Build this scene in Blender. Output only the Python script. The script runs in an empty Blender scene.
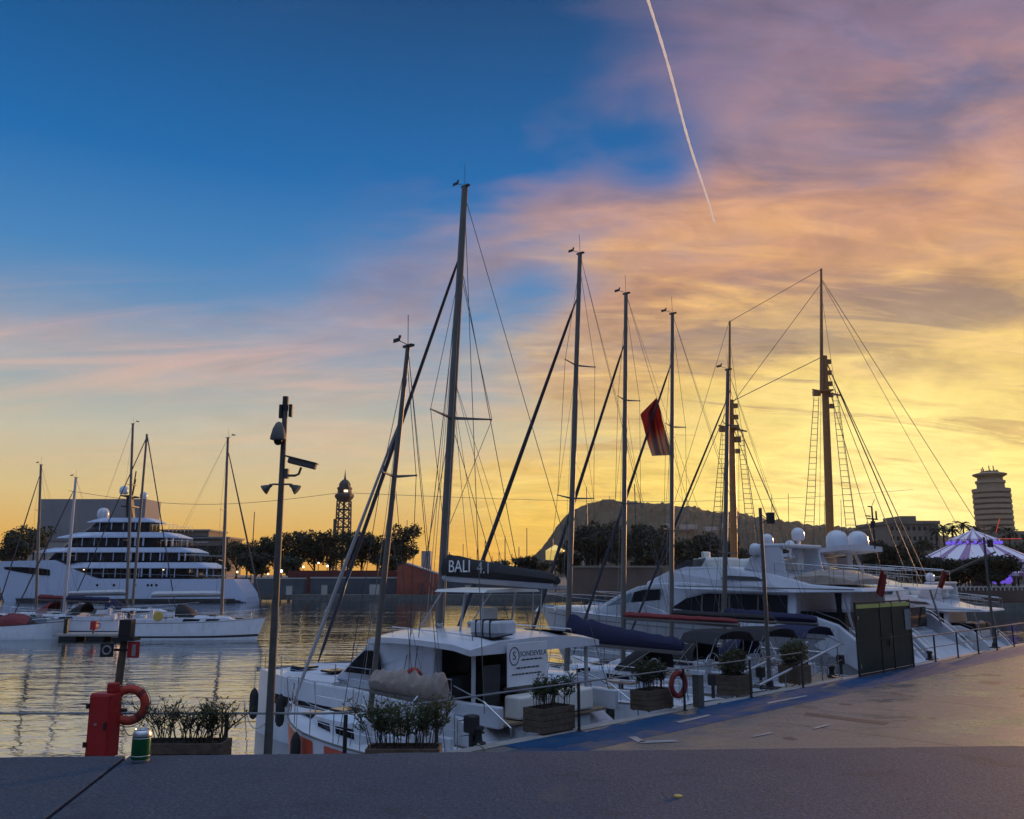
import bpy, bmesh, math, random
import numpy as np
from mathutils import Vector, Matrix, Euler
R = math.radians
random.seed(7)
scene = bpy.context.scene
COL = scene.collection

# ---------------------------------------------------------------- camera
F_PX, W_PX, H_PX = 860.0, 1024.0, 819.0
TILT = R(10.86)
CAM_Z = 4.7
cam_data = bpy.data.cameras.new('camera')
cam_data.sensor_width = 36.0
cam_data.lens = 36.0 * F_PX / W_PX
cam_data.clip_start = 0.1
cam_data.clip_end = 30000
cam = bpy.data.objects.new('camera', cam_data)
COL.objects.link(cam)
cam.location = (0, 0, CAM_Z)
cam.rotation_euler = (R(90) + TILT, 0, 0)
scene.camera = cam

# ---------------------------------------------------------------- exposure
scene.view_settings.view_transform = 'Standard'
scene.view_settings.look = 'None'
scene.view_settings.exposure = 0.0
scene.view_settings.gamma = 1.0
scene.view_settings.use_curve_mapping = False
scene.render.engine = 'CYCLES'
scene.cycles.use_denoising = True
scene.cycles.max_bounces = 6
scene.cycles.transparent_max_bounces = 24
scene.cycles.sample_clamp_indirect = 6.0
scene.cycles.volume_bounces = 0

# ---------------------------------------------------------------- sun (low, ahead and to the right)
SUN_AZ, SUN_EL = 38.0, 5.0
sd = bpy.data.lights.new('sun', 'SUN')
sd.energy = 3.4
sd.angle = R(3.0)
sd.color = (1.0, 0.52, 0.22)
sun = bpy.data.objects.new('sun', sd)
COL.objects.link(sun)
sdir = Vector((math.sin(R(SUN_AZ)) * math.cos(R(SUN_EL)), math.cos(R(SUN_AZ)) * math.cos(R(SUN_EL)), math.sin(R(SUN_EL))))
sun.rotation_euler = (-sdir).to_track_quat('-Z', 'Y').to_euler()


def lin(c):
    out = []
    for v in c[:3]:
        v = v / 255.0
        out.append(v / 12.92 if v <= 0.04045 else ((v + 0.055) / 1.055) ** 2.4)
    return tuple(out) + (1.0,)


# ---------------------------------------------------------------- node helper
class NG:
    def __init__(self, tree):
        self.t = tree
        self.n = tree.nodes
        self.l = tree.links

    def _set(self, sock, v):
        if v is None:
            return
        if isinstance(v, bpy.types.NodeSocket):
            self.l.new(v, sock)
        else:
            sock.default_value = v

    def node(self, typ, **kw):
        nd = self.n.new(typ)
        for k, v in kw.items():
            setattr(nd, k, v)
        return nd

    def m(self, op, a, b=None, c=None, clamp=False):
        nd = self.n.new('ShaderNodeMath')
        nd.operation = op
        nd.use_clamp = clamp
        self._set(nd.inputs[0], a)
        self._set(nd.inputs[1], b)
        self._set(nd.inputs[2], c)
        return nd.outputs[0]

    def smooth(self, v, a, b, lo=0.0, hi=1.0):
        nd = self.n.new('ShaderNodeMapRange')
        nd.interpolation_type = 'SMOOTHSTEP'
        self._set(nd.inputs['Value'], v)
        nd.inputs['From Min'].default_value = a
        nd.inputs['From Max'].default_value = b
        nd.inputs['To Min'].default_value = lo
        nd.inputs['To Max'].default_value = hi
        return nd.outputs[0]

    def ramp(self, fac, stops, interp='LINEAR'):
        nd = self.n.new('ShaderNodeValToRGB')
        cr = nd.color_ramp
        cr.interpolation = interp
        while len(cr.elements) > 1:
            cr.elements.remove(cr.elements[-1])
        cr.elements[0].position = stops[0][0]
        cr.elements[0].color = stops[0][1]
        for p, c in stops[1:]:
            e = cr.elements.new(p)
            e.color = c
        self._set(nd.inputs[0], fac)
        return nd.outputs[0]

    def mix(self, fac, a, b, blend='MIX'):
        nd = self.n.new('ShaderNodeMix')
        nd.data_type = 'RGBA'
        nd.blend_type = blend
        self._set(nd.inputs[0], fac)
        self._set(nd.inputs[6], a)
        self._set(nd.inputs[7], b)
        return nd.outputs[2]

    def noise(self, vec, scale, detail=4, rough=0.5, dist=0.0):
        nd = self.n.new('ShaderNodeTexNoise')
        self._set(nd.inputs['Vector'], vec)
        nd.inputs['Scale'].default_value = scale
        nd.inputs['Detail'].default_value = detail
        nd.inputs['Roughness'].default_value = rough
        nd.inputs['Distortion'].default_value = dist
        return nd.outputs[0]

    def comb(self, x, y, z):
        nd = self.n.new('ShaderNodeCombineXYZ')
        self._set(nd.inputs[0], x)
        self._set(nd.inputs[1], y)
        self._set(nd.inputs[2], z)
        return nd.outputs[0]

    def mapping(self, vec, rot=(0, 0, 0), scale=(1, 1, 1), loc=(0, 0, 0)):
        nd = self.n.new('ShaderNodeMapping')
        self._set(nd.inputs[0], vec)
        nd.inputs[1].default_value = loc
        nd.inputs[2].default_value = rot
        nd.inputs[3].default_value = scale
        return nd.outputs[0]


# ---------------------------------------------------------------- dusk sky (world)
world = bpy.data.worlds.new('World')
scene.world = world
world.use_nodes = True
wt = world.node_tree
wt.nodes.clear()
g = NG(wt)
tc = g.node('ShaderNodeTexCoord')
sep = g.node('ShaderNodeSeparateXYZ')
g.l.new(tc.outputs['Generated'], sep.inputs[0])
dx, dy, dz = sep.outputs
elv = g.m('MULTIPLY', g.m('ARCSINE', dz), 180 / math.pi)            # elevation in degrees
azi = g.m('MULTIPLY', g.m('ARCTAN2', dx, dy), 180 / math.pi)        # azimuth in degrees, 0 = +Y
e60 = g.m('DIVIDE', g.m('MAXIMUM', elv, 0.0), 60.0)


def stops(lst):
    return [(e / 60.0, lin(c)) for e, c in lst]


clear = g.ramp(e60, stops([(0, (222, 158, 66)), (2.2, (228, 176, 82)), (4.8, (222, 194, 132)), (8.5, (198, 194, 172)),
                           (11.5, (156, 172, 178)), (15, (108, 150, 186)), (19.5, (66, 132, 188)), (25.5, (14, 106, 174)),
                           (31, (8, 90, 152)), (36.5, (12, 72, 124)), (60, (22, 62, 112))]))
cloud = g.ramp(e60, stops([(0, (240, 172, 66)), (3, (248, 200, 84)), (6, (248, 208, 112)), (9.5, (238, 200, 124)), (13, (222, 176, 122)),
                           (18, (212, 158, 116)), (22.5, (204, 152, 124)), (26, (184, 142, 136)), (31, (150, 126, 144)),
                           (37, (120, 110, 138)), (60, (74, 84, 122))]))
# glow round the set sun
sx, sy, sz = (math.sin(R(24)) * math.cos(R(3.5)), math.cos(R(24)) * math.cos(R(3.5)), math.sin(R(3.5)))
dot = g.m('ADD', g.m('ADD', g.m('MULTIPLY', dx, sx), g.m('MULTIPLY', dy, sy)), g.m('MULTIPLY', dz, sz))
ang = g.m('MULTIPLY', g.m('ARCCOSINE', g.m('MINIMUM', dot, 0.99999)), 180 / math.pi)
glow_col = g.ramp(g.m('DIVIDE', ang, 60.0), [(0.0, (1.25, 1.06, 0.42, 1)), (0.13, (1.14, 0.92, 0.28, 1)), (0.27, lin((255, 220, 104))),
                                            (0.45, lin((244, 186, 82))), (1.0, lin((230, 170, 90)))])
# planar cloud coordinates
den = g.m('ADD', g.m('MAXIMUM', dz, 0.0), 0.22)
pv = g.comb(g.m('DIVIDE', dx, den), g.m('DIVIDE', dy, den), 0.0)
pw = g.mapping(pv, rot=(0, 0, R(-32)), scale=(0.8, 1.0, 1.0), loc=(3.1, 1.7, 0))
n_big = g.noise(pw, 1.5, 4, 0.5, 0.5)
pw2 = g.mapping(pv, rot=(0, 0, R(-24)), scale=(0.8, 1.4, 1.0), loc=(-2.3, 5.2, 0))
n_mid = g.noise(pw2, 3.0, 6, 0.56, 0.5)
pw3 = g.mapping(pv, rot=(0, 0, R(-14)), scale=(0.5, 1.9, 1.0), loc=(7.7, 0.4, 0))
n_fine = g.noise(pw3, 6.5, 8, 0.6, 0.8)
nn = g.m('ADD', g.m('ADD', g.m('MULTIPLY', g.m('SUBTRACT', n_big, 0.5), 1.9), g.m('MULTIPLY', g.m('SUBTRACT', n_mid, 0.5), 0.9)),
         g.m('MULTIPLY', g.m('SUBTRACT', n_fine, 0.5), 0.3))


def blob(a0, e0, wa, we):
    """soft patch of sky centred on azimuth a0, elevation e0"""
    u = g.m('DIVIDE', g.m('SUBTRACT', azi, a0), wa)
    w = g.m('DIVIDE', g.m('SUBTRACT', elv, e0), we)
    r2 = g.m('ADD', g.m('MULTIPLY', u, u), g.m('MULTIPLY', w, w))
    return g.m('EXPONENT', g.m('MULTIPLY', r2, -1.0))


# coverage: thick to the right, streaks low on the left
azw = g.m('ADD', azi, g.m('MULTIPLY', g.m('SUBTRACT', n_big, 0.5), 26.0))
azw = g.m('ADD', azw, g.m('MULTIPLY', g.m('SUBTRACT', n_mid, 0.5), 12.0))
cov_r = g.smooth(azw, -22.0, 20.0)
cov_l = g.m('MULTIPLY', g.m('MULTIPLY', g.smooth(elv, 20.0, 12.0), g.smooth(elv, 2.0, 9.0)), 0.30)
cov_l = g.m('ADD', cov_l, g.m('MULTIPLY', g.smooth(elv, 25.0, 15.0), g.m('MULTIPLY', g.smooth(azi, -32.0, 0.0), 0.22)))
base_cov = g.m('MAXIMUM', cov_r, cov_l)
holes = g.m('ADD', g.m('MULTIPLY', blob(10.5, 26.5, 4.5, 3.0), 0.55), g.m('MULTIPLY', blob(-1.0, 34.0, 7.5, 7.0), 0.34))
holes = g.m('ADD', holes, g.m('MULTIPLY', blob(1.5, 19.0, 3.0, 2.5), 0.3))
base_cov = g.m('SUBTRACT', base_cov, holes)
cov = g.smooth(g.m('ADD', base_cov, g.m('MULTIPLY', nn, 0.72)), 0.06, 1.0)
# dark blue-grey cloud bellies
dark_n = g.m('ADD', g.m('MULTIPLY', n_mid, 0.62), g.m('MULTIPLY', n_big, 0.38))
bank = g.m('ADD', g.m('MULTIPLY', blob(23.0, 15.5, 9.0, 2.6), 0.16), g.m('MULTIPLY', blob(29.0, 30.0, 9.0, 4.0), 0.10))
bank = g.m('ADD', bank, g.m('MULTIPLY', blob(22.0, 9.0, 10.0, 1.2), 0.07))
dark = g.m('MULTIPLY', g.smooth(g.m('ADD', dark_n, bank), 0.47, 0.64), g.smooth(elv, 2.5, 15.0, 0.0, 1.0))
belly = g.ramp(e60, stops([(0, (206, 160, 84)), (5, (222, 176, 98)), (10, (186, 148, 112)), (15, (128, 116, 124)), (20, (134, 112, 122)),
                           (26, (84, 104, 146)), (33, (80, 94, 136)), (60, (60, 76, 120))]))
bright_n = g.smooth(g.m('ADD', g.m('MULTIPLY', n_fine, 0.45), g.m('MULTIPLY', g.m('SUBTRACT', 1.0, n_mid), 0.55)), 0.45, 0.66)
lit = g.ramp(e60, stops([(0, (255, 206, 92)), (5, (255, 230, 130)), (10, (252, 220, 138)), (15, (246, 204, 132)), (20, (240, 184, 118)),
                         (25, (214, 158, 128)), (33, (142, 116, 142)), (60, (100, 96, 136))]))
c1 = g.mix(g.m('MULTIPLY', bright_n, 0.85), cloud, lit)
c2 = g.mix(g.m('MULTIPLY', dark, 0.75), c1, belly)
left_cloud = g.ramp(e60, stops([(0, (226, 170, 84)), (4, (220, 186, 120)), (8, (198, 186, 162)), (11.5, (200, 182, 172)), (15, (206, 172, 164)), (19, (124, 142, 182)), (26, (60, 110, 178)), (60, (40, 80, 140))]))
c2 = g.mix(g.m('MULTIPLY', g.smooth(azi, 2.0, -14.0), 0.8), c2, left_cloud)
gl_clear = g.m('MULTIPLY', g.smooth(ang, 44.0, 4.0), g.smooth(elv, 11.0, 1.5))
clear2 = g.mix(g.m('MULTIPLY', gl_clear, 0.95), clear, glow_col)
sky = g.mix(cov, clear2, c2)
gl_all = g.m('MULTIPLY', g.smooth(ang, 30.0, 3.0), 0.92)
gl_all = g.m('MULTIPLY', g.m('MULTIPLY', gl_all, g.smooth(elv, 21.0, 7.0)), g.m('SUBTRACT', 1.0, g.m('MULTIPLY', dark, 0.55)))
sky = g.mix(gl_all, sky, glow_col)
# the sky behind the photographer: pale dusk blue
back = g.ramp(e60, stops([(0, (30, 34, 44)), (10, (52, 60, 80)), (24, (112, 132, 174)), (42, (160, 190, 242)), (60, (214, 232, 255))]))
puff = g.noise(g.mapping(pv, rot=(0, 0, R(-30)), scale=(0.9, 1.5, 1.0), loc=(11.0, -3.0, 0)), 6.0, 9, 0.62, 0.7)
gain = g.m('ADD', 1.0, g.m('MULTIPLY', g.m('MULTIPLY', g.m('SUBTRACT', puff, 0.47), 0.8), cov))
st_n = g.noise(g.mapping(pv, rot=(0, 0, R(-12)), scale=(0.42, 2.1, 1.0), loc=(4.4, 6.6, 0)), 3.4, 9, 0.64, 0.9)
st_m = g.m('MULTIPLY', g.m('MULTIPLY', g.smooth(elv, 2.0, 6.0), g.smooth(elv, 22.0, 13.0)), g.smooth(azi, -4.0, 8.0))
sky = g.mix(g.m('MULTIPLY', g.m('MULTIPLY', g.smooth(st_n, 0.53, 0.66), st_m), 0.62), sky, belly)
sky = g.mix(g.m('MULTIPLY', g.m('MULTIPLY', g.smooth(st_n, 0.47, 0.36), st_m), 0.55), sky, lit)
gcol = g.comb(gain, gain, gain)
sky = g.mix(1.0, sky, gcol, 'MULTIPLY')
wp = g.noise(g.mapping(pv, rot=(0, 0, R(-9)), scale=(0.34, 2.3, 1.0), loc=(1.3, 9.1, 0)), 2.3, 8, 0.62, 0.9)
wmask = g.m('MULTIPLY', g.m('MULTIPLY', g.smooth(elv, 4.0, 9.0), g.smooth(elv, 20.0, 13.5)), g.smooth(azi, 10.0, -6.0))
wcol = g.ramp(e60, stops([(0, (236, 186, 110)), (8, (226, 192, 152)), (12, (222, 186, 168)), (16, (206, 170, 172)), (20, (140, 150, 186)), (60, (120, 140, 180))]))
sky = g.mix(g.m('MULTIPLY', g.m('MULTIPLY', g.smooth(wp, 0.44, 0.70), wmask), 0.62), sky, wcol)
sky = g.mix(g.smooth(g.m('ABSOLUTE', azi), 37.0, 64.0), sky, back)
top = g.smooth(elv, 42.0, 75.0)
sky = g.mix(g.m('MULTIPLY', top, 0.9), sky, (0.60, 0.80, 1.22, 1))
bg = g.node('ShaderNodeBackground')
g.l.new(sky, bg.inputs[0])
bg.inputs[1].default_value = 1.0
wo = g.node('ShaderNodeOutputWorld')
g.l.new(bg.outputs[0], wo.inputs[0])

# ---------------------------------------------------------------- pixel of the photo -> point of the place
CT, ST = math.cos(TILT), math.sin(TILT)


def ray(px, py):
    xc, yc = (px - W_PX / 2) / F_PX, -(py - H_PX / 2) / F_PX
    return Vector((xc, CT - yc * ST, ST + yc * CT))


def at(px, py, Y):
    d = ray(px, py)
    return Vector((0, 0, CAM_Z)) + d * (Y / d.y)


def on(px, py, z):
    d = ray(px, py)
    return Vector((0, 0, CAM_Z)) + d * ((z - CAM_Z) / d.z)


# quay rail line: corner and direction of the berths
QX, QY, QZ = -2.8, 15.2, 1.4
UX = UY = math.sqrt(0.5)


def q(s, t, z=QZ):
    """point s metres along the berthing quay and t metres out over the water"""
    return Vector((QX + UX * s - UY * t, QY + UY * s + UX * t, z))


def berth(px, t, z=3.0):
    """distance along the quay that a thing t metres out must have to stand in the column px"""
    best = None
    lo, hi = -20.0, 120.0
    for _ in range(60):
        mid = (lo + hi) / 2
        p = q(mid, t, z)
        dd = Vector(p) - Vector((0, 0, CAM_Z))
        f = dd.y * CT + dd.z * ST
        x = 512 + F_PX * dd.x / f
        if x < px:
            lo = mid
        else:
            hi = mid
    return (lo + hi) / 2


# ---------------------------------------------------------------- materials
def new_mat(name):
    m = bpy.data.materials.new(name)
    m.use_nodes = True
    b = m.node_tree.nodes['Principled BSDF']
    return m, b, NG(m.node_tree)


def mat(name, col, rough=0.5, metal=0.0, var=0.15, scale=3.0, bump=0.0, bscale=40.0, spec=None, dirt=None, coat=0.0, detail=5):
    """a plain surface whose colour wanders a little, with optional grain and dirt"""
    m, b, n = new_mat(name)
    tcn = n.node('ShaderNodeTexCoord')
    v = tcn.outputs['Object']
    nz = n.noise(v, scale, detail, 0.6)
    c = tuple(col[:3])
    a = tuple(x * (1 - var) for x in c) + (1,)
    z = tuple(min(1, x * (1 + var)) for x in c) + (1,)
    colr = n.ramp(nz, [(0.3, a), (0.7, z)])
    if dirt:
        dn = n.noise(n.mapping(v, scale=(1, 1, 0.25)), scale * 2.3, 6, 0.65)
        colr = n.mix(n.smooth(dn, 0.52, 0.75, 0, dirt[1]), colr, tuple(dirt[0]) + (1,))
    n.l.new(colr, b.inputs['Base Color'])
    rr = n.m('ADD', rough - 0.06, n.m('MULTIPLY', nz, 0.12))
    n.l.new(rr, b.inputs['Roughness'])
    b.inputs['Metallic'].default_value = metal
    if spec is not None:
        b.inputs['Specular IOR Level'].default_value = spec
    if coat:
        b.inputs['Coat Weight'].default_value = coat
        b.inputs['Coat Roughness'].default_value = 0.08
    if bump:
        bn = n.noise(v, bscale, 5, 0.65)
        bp = n.node('ShaderNodeBump')
        bp.inputs['Strength'].default_value = bump
        bp.inputs['Distance'].default_value = 0.02
        n.l.new(bn, bp.inputs['Height'])
        n.l.new(bp.outputs[0], b.inputs['Normal'])
    return m


M = {}
M['gelcoat'] = mat('white_gelcoat', (0.56, 0.59, 0.64), 0.30, var=0.07, scale=1.4, dirt=((0.32, 0.32, 0.31), 0.5), coat=0.3)
M['gelcoat_cream'] = mat('cream_gelcoat', (0.66, 0.65, 0.60), 0.33, var=0.06, scale=1.3, dirt=((0.36, 0.34, 0.30), 0.4))
M['hull_grey'] = mat('shaded_hull_paint', (0.28, 0.29, 0.31), 0.3, var=0.08, scale=0.8, dirt=((0.2, 0.2, 0.19), 0.4), coat=0.3)  # white yacht hulls, their shade put into the grey
M['deck'] = mat('deck_nonskid', (0.50, 0.52, 0.56), 0.6, var=0.08, scale=2.0, bump=0.2, bscale=90)
M['teak'] = mat('weathered_teak', (0.26, 0.19, 0.13), 0.65, var=0.25, scale=8.0)
M['mast'] = mat('anodised_mast', (0.15, 0.14, 0.125), 0.5, 0.2, var=0.12, scale=2.0)
M['mast_white'] = mat('painted_mast', (0.42, 0.43, 0.45), 0.4, 0.1, var=0.08, scale=2.0)
M['wood_mast'] = mat('varnished_spruce', (0.34, 0.15, 0.05), 0.35, var=0.2, scale=3.0)
M['steel'] = mat('stainless_steel', (0.60, 0.61, 0.62), 0.22, 0.95, var=0.06)
M['galv'] = mat('galvanised_pole', (0.085, 0.085, 0.078), 0.6, 0.2, var=0.2, scale=6, bump=0.1)
M['rail'] = mat('brushed_rail_steel', (0.22, 0.22, 0.22), 0.4, 0.8, var=0.1)
M['wire'] = mat('rigging_wire', (0.10, 0.10, 0.105), 0.5, 0.5, var=0.1)
M['rope'] = mat('rope', (0.42, 0.38, 0.30), 0.9, var=0.25, scale=30)
M['black'] = mat('black_plastic', (0.018, 0.018, 0.02), 0.5, var=0.2)
M['rubber'] = mat('black_rubber', (0.012, 0.012, 0.013), 0.75, var=0.2)
M['navy'] = mat('navy_canvas', (0.011, 0.014, 0.052), 0.85, var=0.25, scale=5, bump=0.35, bscale=7)
M['charcoal_canvas'] = mat('charcoal_canvas', (0.017, 0.017, 0.019), 0.85, var=0.25, scale=4, bump=0.3, bscale=6)
M['black_canvas'] = mat('black_canvas', (0.014, 0.014, 0.017), 0.85, var=0.3, scale=5, bump=0.3, bscale=7)
M['beige_canvas'] = mat('beige_canvas', (0.27, 0.225, 0.19), 0.9, var=0.25, scale=5, bump=0.9, bscale=9)
M['sailcloth'] = mat('furled_sailcloth', (0.36, 0.36, 0.36), 0.8, var=0.18, scale=6, bump=0.3, bscale=9)
M['sail_dark'] = mat('furled_uv_strip', (0.045, 0.047, 0.06), 0.85, var=0.2, scale=6, bump=0.3, bscale=9)
M['red_cover'] = mat('red_sail_cover', (0.19, 0.020, 0.022), 0.8, var=0.15, scale=5, bump=0.25, bscale=8)
M['maroon'] = mat('maroon_canvas', (0.14, 0.018, 0.022), 0.85, var=0.25, scale=5, bump=0.3, bscale=7)
M['white_vinyl'] = mat('white_vinyl', (0.66, 0.67, 0.70), 0.5, var=0.05)
M['ink'] = mat('dark_lettering', (0.03, 0.035, 0.05), 0.6, var=0.1)
M['white_ink'] = mat('white_lettering', (0.74, 0.74, 0.74), 0.6, var=0.05)
M['orange'] = mat('orange_red_paint', (0.50, 0.075, 0.02), 0.5, var=0.15, scale=4)
M['hull_orange'] = mat('flame_hull_paint', (0.46, 0.065, 0.025), 0.45, var=0.2, scale=4, dirt=((0.2, 0.05, 0.03), 0.5))
M['buoy'] = mat('lifebuoy_orange', (0.40, 0.035, 0.016), 0.6, var=0.12, scale=8)
M['red_box'] = mat('red_fibreglass', (0.34, 0.014, 0.014), 0.45, var=0.12, scale=5, dirt=((0.22, 0.03, 0.025), 0.4))
M['can_green'] = mat('green_can_paint', (0.012, 0.11, 0.035), 0.3, 0.3, var=0.15, scale=30)
M['can_metal'] = mat('aluminium_can', (0.62, 0.62, 0.62), 0.3, 0.9, var=0.1, scale=60)
M['planter'] = mat('weathered_planter_wood', (0.085, 0.062, 0.042), 0.8, var=0.35, scale=9, bump=0.5, bscale=30)
M['soil'] = mat('dark_soil', (0.025, 0.018, 0.012), 0.95, var=0.4, scale=20, bump=0.8, bscale=25)
M['coping_stone'] = mat('pale_quay_stone', (0.27, 0.25, 0.23), 0.7, var=0.18, scale=3.5, bump=0.3, bscale=40, dirt=((0.10, 0.095, 0.09), 0.55))
M['quay_side'] = mat('quay_wall_concrete', (0.085, 0.085, 0.08), 0.85, var=0.35, scale=1.5, bump=0.5, bscale=12)
M['paint_white'] = mat('road_paint', (0.24, 0.235, 0.23), 0.7, var=0.3, scale=6, dirt=((0.10, 0.09, 0.085), 1.0))
M['iron'] = mat('cast_iron', (0.022, 0.022, 0.024), 0.55, 0.3, var=0.25, bump=0.2)
M['gate_frame'] = mat('gate_steel', (0.05, 0.055, 0.05), 0.45, 0.7, var=0.15)
M['brass'] = mat('dull_yellow_plastic', (0.42, 0.30, 0.06), 0.5, var=0.1)


def glass_mat(name, col, rough=0.06, alpha=1.0, spec=0.5):
    m, b, n = new_mat(name)
    tcn = n.node('ShaderNodeTexCoord')
    nz = n.noise(tcn.outputs['Object'], 1.2, 3, 0.5)
    c = n.ramp(nz, [(0.3, tuple(x * 0.7 for x in col) + (1,)), (0.7, tuple(x * 1.3 for x in col) + (1,))])
    n.l.new(c, b.inputs['Base Color'])
    b.inputs['Roughness'].default_value = rough
    b.inputs['Specular IOR Level'].default_value = spec
    b.inputs['Alpha'].default_value = alpha
    return m


M['dark_glass'] = glass_mat('tinted_window', (0.010, 0.012, 0.015), 0.10, 1.0, 0.22)
M['pale_glass'] = glass_mat('blue_tinted_window', (0.10, 0.16, 0.20), 0.12)
M['gate_glass'] = glass_mat('green_gate_glass', (0.016, 0.030, 0.024), 0.35, 0.96, 0.15)
M['clear_vinyl'] = glass_mat('smoky_vinyl', (0.05, 0.055, 0.06), 0.15, 0.6)


def glow_mat(name, col, strength):
    m, b, n = new_mat(name)
    b.inputs['Base Color'].default_value = tuple(col) + (1,)
    b.inputs['Emission Color'].default_value = tuple(col) + (1,)
    b.inputs['Emission Strength'].default_value = strength
    return m


M['lamp_warm'] = glow_mat('warm_lamp', (1.0, 0.72, 0.36), 3.0)
M['lamp_white'] = glow_mat('white_lamp', (1.0, 0.92, 0.8), 3.0)
M['lamp_purple'] = glow_mat('purple_lamp', (0.24, 0.14, 0.95), 0.5)
M['lamp_red'] = glow_mat('red_lamp', (1.0, 0.10, 0.05), 0.35)
M['strip_green'] = glow_mat('gate_strip_light', (0.26, 0.29, 0.09), 0.08)


# ---------------------------------------------------------------- mesh helper
class MB:
    def __init__(self):
        self.v = []
        self.f = []

    def add(self, vs, fs):
        o = len(self.v)
        self.v += [tuple(p) for p in vs]
        self.f += [tuple(i + o for i in f) for f in fs]
        return self

    def box(self, c, s, rot=(0, 0, 0), taper=1.0):
        hx, hy, hz = s[0] / 2, s[1] / 2, s[2] / 2
        mt = Euler(rot).to_matrix()
        vs = []
        for zz in (-1, 1):
            k = taper if zz > 0 else 1.0
            for a, b in ((-1, -1), (1, -1), (1, 1), (-1, 1)):
                vs.append(mt @ Vector((a * hx * k, b * hy * k, zz * hz)) + Vector(c))
        return self.add(vs, [(3, 2, 1, 0), (4, 5, 6, 7), (0, 1, 5, 4), (1, 2, 6, 5), (2, 3, 7, 6), (3, 0, 4, 7)])

    def tube(self, pts, r, n=8, closed=False, caps=True):
        """round bar through pts; r is one radius or one for each point"""
        pts = [Vector(p) for p in pts]
        rs = r if isinstance(r, (list, tuple)) else [r] * len(pts)
        k = len(pts)
        vs, fs = [], []
        up = None
        for i, p in enumerate(pts):
            if closed:
                d = pts[(i + 1) % k] - pts[i - 1]
            else:
                d = pts[min(i + 1, k - 1)] - pts[max(i - 1, 0)]
            d = d.normalized() if d.length > 1e-9 else Vector((0, 0, 1))
            if up is None:
                up = Vector((0, 0, 1)) if abs(d.z) < 0.9 else Vector((1, 0, 0))
            a = (up - d * up.dot(d))
            a = a.normalized() if a.length > 1e-6 else d.orthogonal().normalized()
            up = a
            b = d.cross(a)
            for j in range(n):
                th = 2 * math.pi * j / n
                vs.append(p + (a * math.cos(th) + b * math.sin(th)) * rs[i])
        last = k if closed else k - 1
        for i in range(last):
            i2 = (i + 1) % k
            for j in range(n):
                j2 = (j + 1) % n
                fs.append((i * n + j, i * n + j2, i2 * n + j2, i2 * n + j))
        if caps and not closed:
            fs.append(tuple(reversed(range(n))))
            fs.append(tuple((k - 1) * n + j for j in range(n)))
        return self.add(vs, fs)

    def lathe(self, prof, n=16, c=(0, 0, 0), axis='z'):
        """profile of (radius, height) turned about an axis through c"""
        vs, fs = [], []
        for r, h in prof:
            for j in range(n):
                th = 2 * math.pi * j / n
                x, y = r * math.cos(th), r * math.sin(th)
                p = (x, y, h) if axis == 'z' else ((h, x, y) if axis == 'x' else (y, h, x))
                vs.append((p[0] + c[0], p[1] + c[1], p[2] + c[2]))
        for i in range(len(prof) - 1):
            for j in range(n):
                j2 = (j + 1) % n
                fs.append((i * n + j, i * n + j2, (i + 1) * n + j2, (i + 1) * n + j))
        fs.append(tuple(reversed(range(n))))
        fs.append(tuple((len(prof) - 1) * n + j for j in range(n)))
        return self.add(vs, fs)

    def loft(self, secs, closed=True, cap0=True, cap1=True):
        """skin over a list of sections with equal point counts"""
        n = len(secs[0])
        vs = [p for s in secs for p in s]
        fs = []
        for i in range(len(secs) - 1):
            for j in range(n if closed else n - 1):
                j2 = (j + 1) % n
                fs.append((i * n + j, i * n + j2, (i + 1) * n + j2, (i + 1) * n + j))
        if cap0:
            fs.append(tuple(reversed(range(n))))
        if cap1:
            fs.append(tuple((len(secs) - 1) * n + j for j in range(n)))
        return self.add(vs, fs)

    def prism(self, poly, a, b, axis='y'):
        """polygon of (u, v) pushed from a to b: axis y -> (u, w, v), axis z -> (u, v, w), axis x -> (w, u, v)"""
        n = len(poly)
        def mk(u, v, w):
            return (u, w, v) if axis == 'y' else ((u, v, w) if axis == 'z' else (w, u, v))
        vs = [mk(u, v, a) for u, v in poly] + [mk(u, v, b) for u, v in poly]
        fs = [tuple(range(n)), tuple(reversed(range(n, 2 * n)))]
        for j in range(n):
            j2 = (j + 1) % n
            fs.append((j, n + j, n + j2, j2))
        return self.add(vs, fs)

    def ball(self, c, r, n=12, m=8, sz=1.0):
        prof = []
        for i in range(m + 1):
            th = -math.pi / 2 + math.pi * i / m
            prof.append((max(r * math.cos(th), 1e-4), r * math.sin(th) * sz))
        return self.lathe(prof, n, c)

    def build(self, name, material, parent=None, smooth=False, loc=None, rot=None, bevel=0.0, recalc=True):
        me = bpy.data.meshes.new(name)
        me.from_pydata(self.v, [], self.f)
        if recalc:
            bm = bmesh.new()
            bm.from_mesh(me)
            bmesh.ops.recalc_face_normals(bm, faces=bm.faces)
            if bevel:
                bmesh.ops.bevel(bm, geom=[e for e in bm.edges if len(e.link_faces) == 2 and e.calc_face_angle(0) > 0.5],
                                offset=bevel, segments=2, affect='EDGES', profile=0.5, clamp_overlap=True)
            bm.to_mesh(me)
            bm.free()
        if smooth:
            me.shade_smooth()
            try:
                me.set_sharp_from_angle(angle=R(40))
            except Exception:
                pass
        me.materials.append(material)
        o = bpy.data.objects.new(name, me)
        COL.objects.link(o)
        if parent is not None:
            o.parent = parent
        if loc is not None:
            o.location = loc
        if rot is not None:
            o.rotation_euler = rot
        return o


def tag(o, label, cat, group=None, kind=None):
    o['label'] = label
    if cat:
        o['category'] = cat
    if group:
        o['group'] = group
    if kind:
        o['kind'] = kind
    return o


def setting(o, kind='structure'):
    o['kind'] = kind
    return o


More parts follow.
